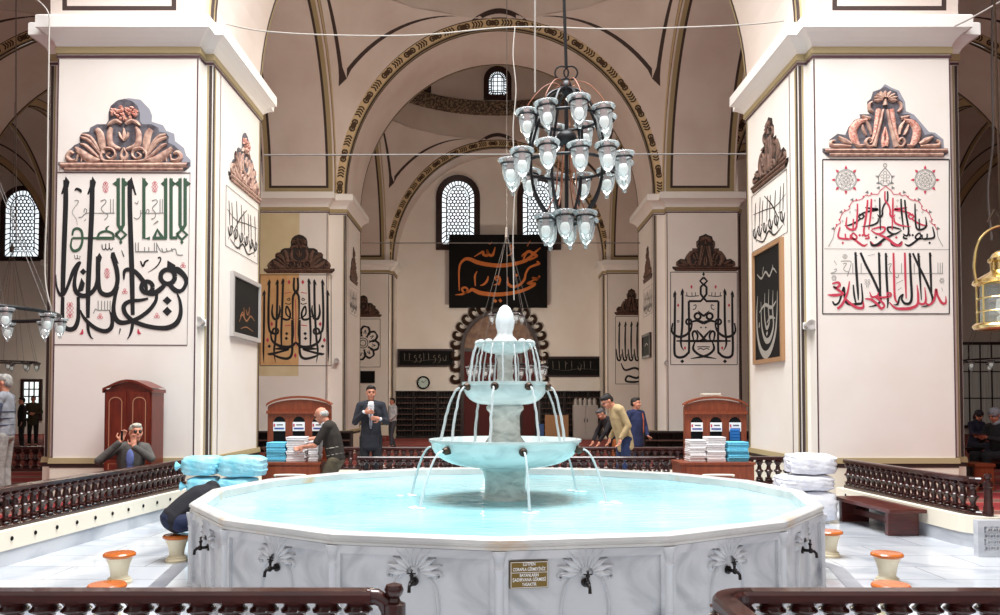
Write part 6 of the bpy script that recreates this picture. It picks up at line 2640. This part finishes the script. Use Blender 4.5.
# wardrobe against the pillar
WYF = 11.22
x0, x1 = P(104.3, 430, WYF).x, P(151.7, 430, WYF).x
zs_, za_ = P(120, 390.6, WYF).z, P(120, 382, WYF).z
fl = CARP + .16
wr = thing('wardrobe', 'reddish wooden wardrobe with arched top against the black and green script pillar', 'wardrobe', ((x0 + x1) / 2, WYF, fl))
W, H, HA = x1 - x0, zs_ - fl, za_ - fl
topc = [(W / 2 * (1 - 2 * k / 14), H + (HA - H) * math.sin(PI * k / 14) ** 1.2) for k in range(15)]
m = MB()
m.prism([(-W / 2, 0), (W / 2, 0)] + topc, lambda a, b, d: Vector((a, d, b)), .40)
m.build('body', M['wardrobe'], wr)
m = MB()
for (a, b), (c, d) in zip(topc, topc[1:]):
    e0, e1 = 1.05, 1.05
    for (ya, yb, za, zb2) in ((-.04, .42, .0, .035),):
        m.face([(a * e0, ya, b + za), (c * e1, ya, d + za), (c * e1, ya, d + zb2), (a * e0, ya, b + zb2)])
        m.face([(a * e0, ya, b + zb2), (c * e1, ya, d + zb2), (c * e1, yb, d + zb2), (a * e0, yb, b + zb2)])
m.box((-W / 2 - .02, -.035, H - .03), (-W / 2 + .0, .42, H + .02))
m.box((W / 2, -.035, H - .03), (W / 2 + .02, .42, H + .02))
m.build('cornice', M['wardrobe'], wr)
for s_ in (-1, 1):
    for (zb2, zt2, archd) in ((.62, H - .02, True), (.06, .58, False)):
        w_ = W / 2 - .05
        xc_ = s_ * (W / 4)
        m = MB()
        m.box((xc_ - w_ / 2, -.022, zb2), (xc_ + w_ / 2, 0, zt2), bev=.004)
        d_ = m.build('wardrobe_door', M['wardrobe'], wr)
        m = MB()
        cvw = Canvas(lambda a, b: Vector((a, -.022, b)), (0, -1, 0))
        ii = .05
        pts = [(xc_ - w_ / 2 + ii, zb2 + ii), (xc_ + w_ / 2 - ii, zb2 + ii)]
        if archd:
            pts += [(xc_ + (w_ / 2 - ii) * math.cos(PI * k / 8), zt2 - .14 + .07 * math.sin(PI * k / 8)) for k in range(9)]
        else:
            pts += [(xc_ + w_ / 2 - ii, zt2 - ii), (xc_ - w_ / 2 + ii, zt2 - ii)]
        pts.append(pts[0])
        stroke(m, cvw, pts, .014, .006, True)
        m.build('panel_moulding', mat('light_edge', (176, 120, 92), .5), d_, fixn=False)
        m = MB()
        m.ball((s_ * .035, -.035, zb2 + .07 if archd else zt2 - .07), .014, seg=10)
        m.build('knob', M['brass'], d_, smooth=True)

# ================================================================== PEOPLE
M['skin'] = mat('skin', (206, 142, 116), .55, c2=(196, 130, 104), scale=10)
M['eye'] = mat('eye', (30, 24, 22), .3)
M['lip'] = mat('lip', (150, 84, 76), .5)


def cloth(name, c, c2=None):
    return mat(name, c, .9, c2=c2 or tuple(int(v * .8) for v in c), scale=9, bump=.25, bscale=22)


def blob(prims, voxel):
    """union of ellipsoids grown into one continuous surface"""
    bm0 = bmesh.new()
    bmesh.ops.create_icosphere(bm0, subdivisions=2, radius=1)
    bv = [v.co.copy() for v in bm0.verts]
    bf = [[v.index for v in f.verts] for f in bm0.faces]
    bm0.free()
    vs, fs = [], []
    for c, r, rot in prims:
        i = len(vs)
        rr_ = r if hasattr(r, '__len__') else (r, r, r)
        for v in bv:
            q = Vector((v.x * rr_[0], v.y * rr_[1], v.z * rr_[2]))
            if rot is not None:
                q = rot @ q
            vs.append(tuple(q + Vector(c)))
        fs += [[i + k for k in f] for f in bf]
    me = bpy.data.meshes.new('tmp')
    me.from_pydata(vs, [], fs)
    o = bpy.data.objects.new('tmp', me)
    C.objects.link(o)
    md = o.modifiers.new('r', 'REMESH')
    md.mode = 'VOXEL'
    md.voxel_size = voxel
    sm = o.modifiers.new('s', 'SMOOTH')
    sm.factor = .5
    sm.iterations = 3
    dg = bpy.context.evaluated_depsgraph_get()
    out = bpy.data.meshes.new_from_object(o.evaluated_get(dg))
    bpy.data.objects.remove(o)
    bpy.data.meshes.remove(me)
    out.polygons.foreach_set('use_smooth', [True] * len(out.polygons))
    return out


def chain(pts, rs, flat=None):
    """tapered limb through pts"""
    out = []
    for (a, b, r0, r1) in zip(pts, pts[1:], rs, rs[1:]):
        a, b = Vector(a), Vector(b)
        n = max(2, int((b - a).length / (min(r0, r1) * .55)))
        for k in range(n + 1):
            t = k / n
            out.append((a.lerp(b, t), r0 + (r1 - r0) * t, None))
    return out


def basis(up, side):
    z = Vector(up).normalized()
    x = Vector(side)
    x = (x - z * x.dot(z)).normalized()
    y = z.cross(x)
    return Matrix((x, y, z)).transposed()


DEF = dict(pel=(0, 0, .95), che=(0, -.01, 1.30), nek=(0, 0, 1.50), hed=(0, -.02, 1.63), look=(0, -1, 0),
           sL=(.168, 0, 1.43), eL=(.225, .02, 1.16), wL=(.23, -.04, .92), sR=(-.168, 0, 1.43), eR=(-.225, .02, 1.16), wR=(-.23, -.04, .92),
           hL=(.09, 0, .92), kL=(.10, -.02, .50), aL=(.10, .01, .09), hR=(-.09, 0, .92), kR=(-.10, -.02, .50), aR=(-.10, .01, .09),
           hdL=(0, -.2, -1), hdR=(0, -.2, -1))


def person(label, loc, rz, J, col, height=1.75, hair='short', group=None, top='jacket', bottom='trousers', extra=None, hem=True, hairc=(40, 32, 28), bareR=False, bareL=False, glasses=False, voxel=.011):
    j = {k: Vector(v) for k, v in {**DEF, **J}.items()}
    s = height / 1.75
    t = thing('person', label, 'person', loc, rz, group)
    t.scale = (s, s, s)
    up = (j['che'] - j['pel']).normalized()
    sd = (j['sL'] - j['sR']).normalized()
    B_ = basis(up, sd)
    hl = j['look'].normalized()
    upn = (j['hed'] - j['nek']).normalized()
    hs = hl.cross(Vector((0, 0, 1)))
    if hs.length < .1:
        hs = Vector((1, 0, 0))
    hs = -hs.normalized()
    hu = hs.cross(hl).normalized()
    if hu.z < 0:
        hu = -hu
    H = Matrix((hs, -hl, hu)).transposed()      # local head frame: x side, -y forward, z up

    def hp(x, y, z):
        return j['hed'] + H @ Vector((x, y, z))

    def torso(g):
        out = []
        P0, P1 = j['pel'], j['che']
        up_ = P1 - P0
        sh = (j['sL'] + j['sR']) / 2
        for k in range(15):
            q = k / 14
            rx = .165 + (.15 - .165) * math.sin(q * PI) + (.165 - .165) * q
            out.append((P0.lerp(P1, q), (rx + g, .115 + g + .01 * math.sin(q * PI), .10), B_))
        for k in range(8):
            q = k / 7
            out.append((P1.lerp(sh, q * .75), (.165 + g - .02 * q, .115 + g - .015 * q, .10), B_))
        for n_ in ('sL', 'sR'):
            out += chain([sh.lerp(j[n_], .3), j[n_]], [.080 + g, .056 + g])
        return out

    # body: one continuous figure with head, neck, hands
    pr_ = torso(-.012)
    pr_ += chain([j['che'].lerp(j['nek'], .5), j['nek'], j['hed'] + H @ Vector((0, .02, -.05))], [.065, .055, .055])
    pr_ += [(hp(0, .012, .03), (.074, .092, .085), H), (hp(0, -.012, -.03), (.062, .075, .08), H), (hp(0, -.05, -.085), (.035, .035, .03), H),
            (hp(0, -.092, -.012), (.012, .02, .022), H), (hp(0, -.085, .02), (.009, .012, .025), H), (hp(.035, -.068, -.03), (.022, .02, .02), H), (hp(-.035, -.068, -.03), (.022, .02, .02), H),
            (hp(0, -.078, .038), (.05, .014, .012), H), (hp(.075, .015, -.005), (.010, .02, .032), H), (hp(-.075, .015, -.005), (.010, .02, .032), H), (hp(0, -.082, -.055), (.022, .012, .010), H)]
    for a in ('L', 'R'):
        pr_ += chain([j['s' + a], j['e' + a], j['w' + a]], [.050, .040, .028])
        pr_ += chain([j['h' + a], j['k' + a], j['a' + a]], [.078, .054, .038])
        pr_ += chain([j['a' + a], j['a' + a] + Vector((0, -.12, -.045))], [.038, .03])
        d = j['hd' + a].normalized()
        sx = d.cross(Vector((0, 1, .2)))
        sx = sx.normalized() if sx.length > .1 else Vector((1, 0, 0))
        nn = d.cross(sx).normalized()
        w0 = j['w' + a]
        pr_ += [(w0 + d * .045, (.040, .018, .05), Matrix((sx, nn, d)).transposed())]
        for k in range(4):
            o_ = (k - 1.5) * .020
            L_ = (.068, .078, .074, .058)[k]
            b0 = w0 + d * .085 + sx * o_
            b1 = b0 + d * L_ * .5 + nn * .006
            b2 = b1 + (d + nn * .8).normalized() * L_ * .5
            pr_ += chain([b0, b1, b2], [.010, .0095, .008])
        b0 = w0 + d * .03 + sx * .032
        pr_ += chain([b0, b0 + (d * .6 + sx).normalized() * .035, b0 + (d + sx * .5).normalized() * .07], [.013, .011, .009])
    body = bpy.data.objects.new('body', blob(pr_, voxel * .85))
    body.data.materials.clear()
    body.data.materials.append(M['skin'])
    C.objects.link(body)
    body.parent = t

    def wear(name, prims, mt, parent=None, vx=voxel):
        me = blob(prims, vx)
        me.materials.clear()
        me.materials.append(mt)
        o = bpy.data.objects.new(name, me)
        C.objects.link(o)
        o.parent = parent or t
        return o

    # upper garment
    pr_ = torso(.012)
    for a, bare in (('L', bareL), ('R', bareR)):
        e, wv = j['e' + a], j['w' + a]
        if bare:
            pr_ += chain([j['s' + a], j['s' + a].lerp(e, .8)], [.066, .056])
        else:
            pr_ += chain([j['s' + a], e, e.lerp(wv, .93)], [.066, .054, .042])
    if top == 'jacket' and hem:
        dn = (-up + Vector((0, 0, -1))).normalized()
        for k in range(10 if hem is True else hem):
            pr_.append((j['pel'] + dn * (.0 + .018 * k), (.178 + .001 * k, .133, .08), B_))
    else:
        pr_.append((j['pel'] + up * .0, (.178, .13, .08), B_))
    pr_ += chain([j['nek'] - upn * .06, j['nek'] - upn * .03], [.075, .07])
    tp = wear(top, pr_, col['top'])
    # trousers or skirt
    pr_ = [(j['pel'] + up * .04, (.160, .118, .08), B_), (j['pel'] - up * .03, (.165, .122, .09), B_)]
    for a in ('L', 'R'):
        pr_ += chain([j['h' + a], j['k' + a], j['a' + a] + Vector((0, 0, .01))], [.098, .074, .056])
    wear(bottom, pr_, col['bottom'])
    for a in ('L', 'R'):
        an = j['a' + a]
        wear('shoe', chain([an + Vector((0, .03, -.045)), an + Vector((0, -.06, -.05)), an + Vector((0, -.15, -.058))], [.045, .043, .034]), M['black'])
    # hair
    hm = mat('hair', hairc, .7, c2=tuple(int(v * .75) for v in hairc), scale=30)
    if hair == 'short':
        hr = wear('hair', [(hp(0, .024, .048), (.082, .092, .080), H), (hp(0, .06, .0), (.074, .055, .07), H), (hp(0, -.04, .09), (.06, .05, .035), H)], hm, vx=.009)
    elif hair == 'fringe':
        hr = wear('hair', [(hp(0, .062, .0), (.078, .052, .055), H), (hp(.06, .035, .01), (.022, .045, .04), H), (hp(-.06, .035, .01), (.022, .045, .04), H)], hm, vx=.008)
    elif hair == 'scarf':
        hr = wear('headscarf', [(hp(0, .015, .04), (.094, .108, .095), H), (hp(0, .05, -.05), (.085, .07, .1), H), (hp(0, -.01, -.13), (.09, .09, .05), H)], hm, vx=.01)
    for sx_ in (-1, 1):
        mm = MB()
        mm.ball(hp(sx_ * .030, -.083, .012), .011 if not glasses else .02, seg=8)
        mm.build('glasses' if glasses else 'eye', M['eye'], t, smooth=True)
    mm = MB()
    mm.ball(hp(0, -.092, -.056), (.02, .006, .006), seg=8)
    mm.build('mouth', M['lip'], t, smooth=True)
    if extra:
        extra(t, j, wear, hp, B_, tp)
    return t


# man in the dark suit
def suit_extra(t, j, wear, hp, B_, tp):
    c = j['che']
    wear('shirt', [(c + Vector((0, -.122, .08)), (.058, .02, .07), None), (c + Vector((0, -.126, .0)), (.042, .02, .08), None), (c + Vector((0, -.13, -.12)), (.026, .022, .12), None), (j['nek'] + Vector((0, -.055, -.035)), (.058, .04, .04), None), (c + Vector((0, -.112, .13)), (.055, .03, .05), None)], cloth('white_shirt', (232, 232, 236)), vx=.008)
    for q_ in (-1, 1):
        wear('lapel', chain([j['nek'] + Vector((q_ * .06, -.07, -.05)), c + Vector((q_ * .075, -.135, .06)), c + Vector((q_ * .03, -.146, -.12))], [.014, .022, .012]), cloth('suit_lapel', (30, 31, 40)), vx=.008)
    wear('tie', chain([c + Vector((0, -.138, .08)), c + Vector((0, -.146, -.06)), c + Vector((0, -.14, -.2))], [.014, .018, .02]), cloth('grey_tie', (120, 124, 140)), vx=.007)
    for a in ('L', 'R'):
        e, wv = j['e' + a], j['w' + a]
        wear('shirt_cuff', chain([e.lerp(wv, .88), e.lerp(wv, .97)], [.038, .036]), cloth('cuff', (232, 232, 236)), vx=.008)


person('standing man in dark suit and white shirt fastening his cuff behind the pool', (P(371, 430, 13.3).x, 13.3, COURT), .12,
       dict(eR=(-.245, -.02, 1.17), wR=(-.10, -.22, 1.33), hdR=(1, -.1, .05), eL=(.245, -.02, 1.17), wL=(.15, -.24, 1.22), hdL=(-1, -.1, .15), look=(.1, -1, -.05)),
       dict(top=cloth('dark_suit', (40, 42, 52)), bottom=cloth('dark_suit_trousers', (26, 26, 32))), 1.80, hair='short', extra=suit_extra)


# man sorting towels
def vest_extra(t, j, wear, hp, B_, tp):
    wear('shirt_collar', chain([j['nek'] + Vector((.05, -.02, -.02)), j['nek'] + Vector((0, -.06, -.03)), j['nek'] + Vector((-.05, -.02, -.02)), j['nek'] + Vector((0, .05, .0))], [.03, .03, .03, .03]), cloth('white_collar', (240, 240, 240)), vx=.008)
    for k in (-.02, .12):
        q = j['pel'].lerp(j['che'], .25 + k * 2)
        wear('sweater_stripe', [(q, (.176 + .006, .140, .012), B_)], cloth('pale_stripe', (190, 184, 170)), vx=.009)


yv = 11.12
xv = P(332, 440, yv).x
person('bald grey haired man in dark sweater vest sorting towels at the wooden stand', (xv, yv, COURT), -PI / 2 - .1,
       dict(pel=(0, .06, .80), che=(0, .0, 1.14), nek=(0, -.08, 1.32), hed=(0, -.16, 1.42), look=(0, -1, -.5), sL=(.168, -.03, 1.26), sR=(-.168, -.05, 1.26),
            eR=(-.23, -.28, 1.08), wR=(-.12, -.53, 1.06), hdR=(.2, -1, -.1), eL=(.23, -.18, 1.0), wL=(.14, -.36, .98), hdL=(-.2, -1, -.3),
            hL=(.09, .06, .78), kL=(.10, -.12, .44), aL=(.10, .02, .09), hR=(-.09, .06, .78), kR=(-.10, -.12, .44), aR=(-.10, .02, .09)),
       dict(top=cloth('dark_vest', (46, 38, 32)), bottom=cloth('olive_trousers', (96, 86, 66))), 1.66, hair='fringe', hairc=(196, 192, 186), top='sweater', extra=vest_extra, bareR=True, bareL=True)

# man in white shirt, far
person('man in white shirt and grey trousers walking by the black bookcases', (P(392.5, 430, 27.3).x, 27.3, CARP), -.9,
       dict(eL=(.25, -.02, 1.18), wL=(.2, -.2, 1.02), hdL=(0, -1, -.5), kL=(.10, -.10, .5), aL=(.1, -.12, .09), aR=(-.1, .14, .1)),
       dict(top=cloth('white_shirt_far', (226, 226, 230)), bottom=cloth('grey_trousers', (84, 84, 92))), 1.66, top='shirt', voxel=.014)


# stooping man in beige jacket
person('stooping dark haired man in beige jacket and jeans behind the pool', (P(624, 430, 13.35).x, 13.35, COURT), -PI / 2 + .25,
       dict(che=(0, -.11, 1.28), nek=(0, -.19, 1.45), hed=(0, -.29, 1.53), look=(0, -1, -.8), sL=(.168, -.13, 1.40), sR=(-.168, -.13, 1.40),
            eL=(.22, -.02, 1.14), wL=(.19, -.14, .94), hdL=(0, -.4, -1), eR=(-.22, -.02, 1.14), wR=(-.19, -.16, .94), hdR=(0, -.4, -1)),
       dict(top=cloth('beige_jacket', (188, 164, 124), (170, 146, 106)), bottom=cloth('blue_jeans', (38, 52, 92))), 1.76, hairc=(34, 28, 26))


def blue_extra(t, j, wear, hp, B_, tp):
    wear('orange_trim', chain([j['sL'] + Vector((-.05, -.08, .0)), j['che'] + Vector((.09, -.13, .0)), j['pel'] + Vector((.09, -.14, .1))], [.012, .012, .012]), cloth('orange_trim', (200, 96, 50)), vx=.008)


person('man in navy jacket with orange trim looking aside behind the beige jacket man', (P(635.5, 430, 15.3).x, 15.3, CARP), .55,
       dict(look=(.5, -1, .05), eL=(.24, -.03, 1.16), wL=(.16, -.18, .98), hdL=(-.3, -1, -.4)),
       dict(top=cloth('navy_jacket', (38, 46, 84)), bottom=cloth('grey_blue_trousers', (60, 66, 84))), 1.61, hairc=(36, 26, 24), extra=blue_extra)

person('person in black top and orange brown trousers bending behind the beige jacket man', (P(614, 430, 15.6).x, 15.6, CARP), -PI / 2 + .3,
       dict(che=(0, -.12, 1.25), nek=(0, -.22, 1.42), hed=(0, -.31, 1.50), look=(0, -1, -.8), sL=(.168, -.16, 1.36), sR=(-.168, -.16, 1.36),
            eL=(.22, -.30, 1.12), wL=(.16, -.42, .92), hdL=(0, -.5, -1), eR=(-.22, -.30, 1.12), wR=(-.16, -.42, .92), hdR=(0, -.5, -1)),
       dict(top=cloth('black_top', (34, 28, 32)), bottom=cloth('orange_trousers', (170, 92, 44))), 1.52, hairc=(90, 84, 84), voxel=.012)


# elderly man at the edge
def elder_extra(t, j, wear, hp, B_, tp):
    st_ = cloth('navy_stripe', (66, 72, 92))
    for k in (.35, .6, .85):
        q = j['pel'].lerp(j['che'], k)
        wear('sweater_stripe', [(q, (.181 + .004, .144, .018), B_)], st_, vx=.009)
    for a in ('L', 'R'):
        for k in (.35, .6):
            q = j['s' + a].lerp(j['e' + a], k)
            wear('sleeve_stripe', chain([q, j['s' + a].lerp(j['e' + a], k + .12)], [.068, .066]), st_, vx=.009)


person('grey haired man in grey striped sweater and pale grey trousers beside the white pillar', (P(4, 430, 10.9).x, 10.9, CARP + .16), -PI / 2 + .15,
       dict(eL=(.25, -.02, 1.16), wL=(.06, -.26, 1.16), hdL=(-1, -.4, .1), eR=(-.25, -.02, 1.16), wR=(-.06, -.24, 1.12), hdR=(1, -.4, 0)),
       dict(top=cloth('grey_sweater', (142, 144, 150)), bottom=cloth('pale_trousers', (160, 156, 150))), 1.74, hairc=(170, 166, 160), top='sweater', extra=elder_extra)


# seated man on the telephone
def phone_extra(t, j, wear, hp, B_, tp):
    wear('shirt', [(j['che'] + Vector((.0, -.115, .02)), (.05, .025, .12), None), (j['che'] + Vector((.0, -.11, -.14)), (.05, .025, .1), None)], cloth('blue_shirt', (120, 134, 200)), vx=.008)
    m = MB()
    q = j['wR'] + Vector((.02, -.0, .075))
    m.box(tuple(q - Vector((.012, .02, .06))), tuple(q + Vector((.012, .02, .06))), bev=.006)
    m.build('telephone', M['black'], t)


person('seated white haired man in grey jacket and dark glasses phoning behind the balustrade', (-4.70, 10.68, CARP + .16), .30,
       dict(pel=(0, .05, .25), che=(0, .02, .60), nek=(.03, 0, .80), hed=(.06, -.03, .93), look=(.35, -1, .1), sL=(.17, .0, .74), sR=(-.17, .0, .74),
            eR=(-.34, -.16, .60), wR=(-.10, -.20, .83), hdR=(.35, .1, 1), eL=(.25, -.16, .62), wL=(.06, -.24, .77), hdL=(-.1, .1, 1),
            hL=(.1, .05, .2), kL=(.02, -.36, .40), aL=(.02, -.34, .09), hR=(-.1, .05, .2), kR=(-.18, -.36, .42), aR=(-.16, -.34, .09)),
       dict(top=cloth('grey_jacket', (92, 88, 84)), bottom=cloth('charcoal_trousers', (60, 58, 58))), 1.82, hairc=(206, 202, 186), glasses=True, extra=phone_extra, hem=False)

# crouching person washing at the pool, seated on a stool
sx_, sy_, sz_ = stool_at(177, 534)
person('crouching person in navy clothes bent towards the pool on a stone stool', (sx_ - .02, sy_ + .02, COURT), PI / 2 + .6,
       dict(pel=(0, .02, .41), che=(0, -.22, .60), nek=(0, -.38, .645), hed=(0, -.48, .54), look=(0, -.5, -1), sL=(.17, -.32, .63), sR=(-.17, -.32, .63),
            eL=(.24, -.46, .46), wL=(.16, -.60, .32), hdL=(0, -.5, -1), eR=(-.24, -.46, .46), wR=(-.16, -.60, .32), hdR=(0, -.5, -1),
            hL=(.12, -.02, .38), kL=(.17, -.40, .42), aL=(.15, -.40, .09), hR=(-.12, -.02, .38), kR=(-.17, -.40, .42), aR=(-.15, -.40, .09)),
       dict(top=cloth('black_jacket', (30, 30, 38)), bottom=cloth('navy_trousers', (36, 44, 78))), 1.74, hairc=(30, 26, 26), hem=3)

# people in the aisles
person('dark clad standing person before the small aisle window, hands together', (P(33, 420, 25.3).x, 25.3, CARP + .16), .4,
       dict(eL=(.26, -.04, 1.18), wL=(.08, -.26, 1.14), hdL=(-1, -.3, 0), eR=(-.26, -.04, 1.18), wR=(-.08, -.26, 1.12), hdR=(1, -.3, 0)),
       dict(top=cloth('olive_coat', (66, 58, 40)), bottom=cloth('black_trousers', (26, 24, 26))), 1.56, hairc=(20, 18, 18), voxel=.014)
person('dark clad person close behind the grey haired man, in the aisle', (P(22, 420, 24.2).x, 24.2, CARP + .16), -.9, {},
       dict(top=cloth('black_coat', (30, 28, 32)), bottom=cloth('black_coat_trousers', (26, 24, 28))), 1.5, hairc=(20, 18, 18), voxel=.014)


def bench_for(x, y, z, label, w_=1.2):
    b = thing('wooden_bench', label, 'bench', (x, y, z))
    m = MB()
    m.box((-w_ / 2, -.18, .36), (w_ / 2, .18, .41), bev=.01)
    m.build('seat', M['wood_dark'], b)
    for s_ in (-1, 1):
        m = MB()
        m.box((s_ * (w_ / 2 - .1) - .03, -.15, 0), (s_ * (w_ / 2 - .1) + .03, .15, .36))
        m.build('leg', M['wood_dark'], b)


SEAT = dict(pel=(0, .04, .50), che=(0, -.02, .84), nek=(0, -.04, 1.04), hed=(0, -.09, 1.17), look=(0, -1, -.5), sL=(.175, -.02, .97), sR=(-.175, -.02, .97),
            eL=(.24, -.12, .74), wL=(.08, -.34, .80), hdL=(-.4, -1, .3), eR=(-.24, -.12, .74), wR=(-.08, -.34, .80), hdR=(.4, -1, .3),
            hL=(.10, .0, .48), kL=(.12, -.42, .50), aL=(.12, -.42, .09), hR=(-.10, .0, .48), kR=(-.12, -.42, .50), aR=(-.12, -.42, .09))


def read_extra(t, j, wear, hp, B_, tp):
    m = MB()
    m.box((-.12, -.50, .84), (.0, -.40, .86))
    m.box((.0, -.50, .84), (.12, -.40, .86))
    m.build('open_book', M['redcloth'], t)


x_ = P(999, 440, 13.6).x
bench_for(x_ + .05, 13.65, CARP + .16, 'dark wooden bench under the seated reader in the dark aisle')
person('seated person in black with a grey headscarf reading at the aisle edge', (x_, 13.6, CARP + .16), -PI / 2 + .3, SEAT,
       dict(top=cloth('black_gown', (30, 28, 32)), bottom=cloth('black_skirt', (28, 26, 30))), 1.72, hair='scarf', hairc=(150, 150, 158), extra=read_extra)
x_ = P(976, 440, 17.5).x
bench_for(x_, 17.55, CARP + .16, 'dark wooden bench deeper in the dark aisle by the pillar edge')
person('seated person in navy in the dark aisle beside the red script pillar', (x_, 17.5, CARP + .16), .3, SEAT,
       dict(top=cloth('navy_top', (40, 44, 70)), bottom=cloth('navy_bottom', (36, 38, 56))), 1.62, hair='scarf', hairc=(34, 34, 46), voxel=.014)
q0, q1 = P(966, 474, 12.9), P(986, 456, 12.9)
tb = thing('low_table', 'low reddish wooden table in the dark aisle next to the red script pillar', 'table', ((q0.x + q1.x) / 2, 12.9, CARP + .16))
W, H = q1.x - q0.x, .42
m = MB()
m.box((-W / 2, -.25, H - .05), (W / 2, .25, H), bev=.008)
m.build('table_top', M['cab'], tb)
for sx_ in (-1, 1):
    for sy_ in (-1, 1):
        m = MB()
        m.box((sx_ * (W / 2 - .04) - .025, sy_ * .2 - .025, 0), (sx_ * (W / 2 - .04) + .025, sy_ * .2 + .025, H - .05))
        m.build('leg', M['cab'], tb)
m = MB()
m.box((-W / 2 + .03, -.23, .12), (W / 2 - .03, -.21, H - .05))
m.build('front_panel', M['cab'], tb)
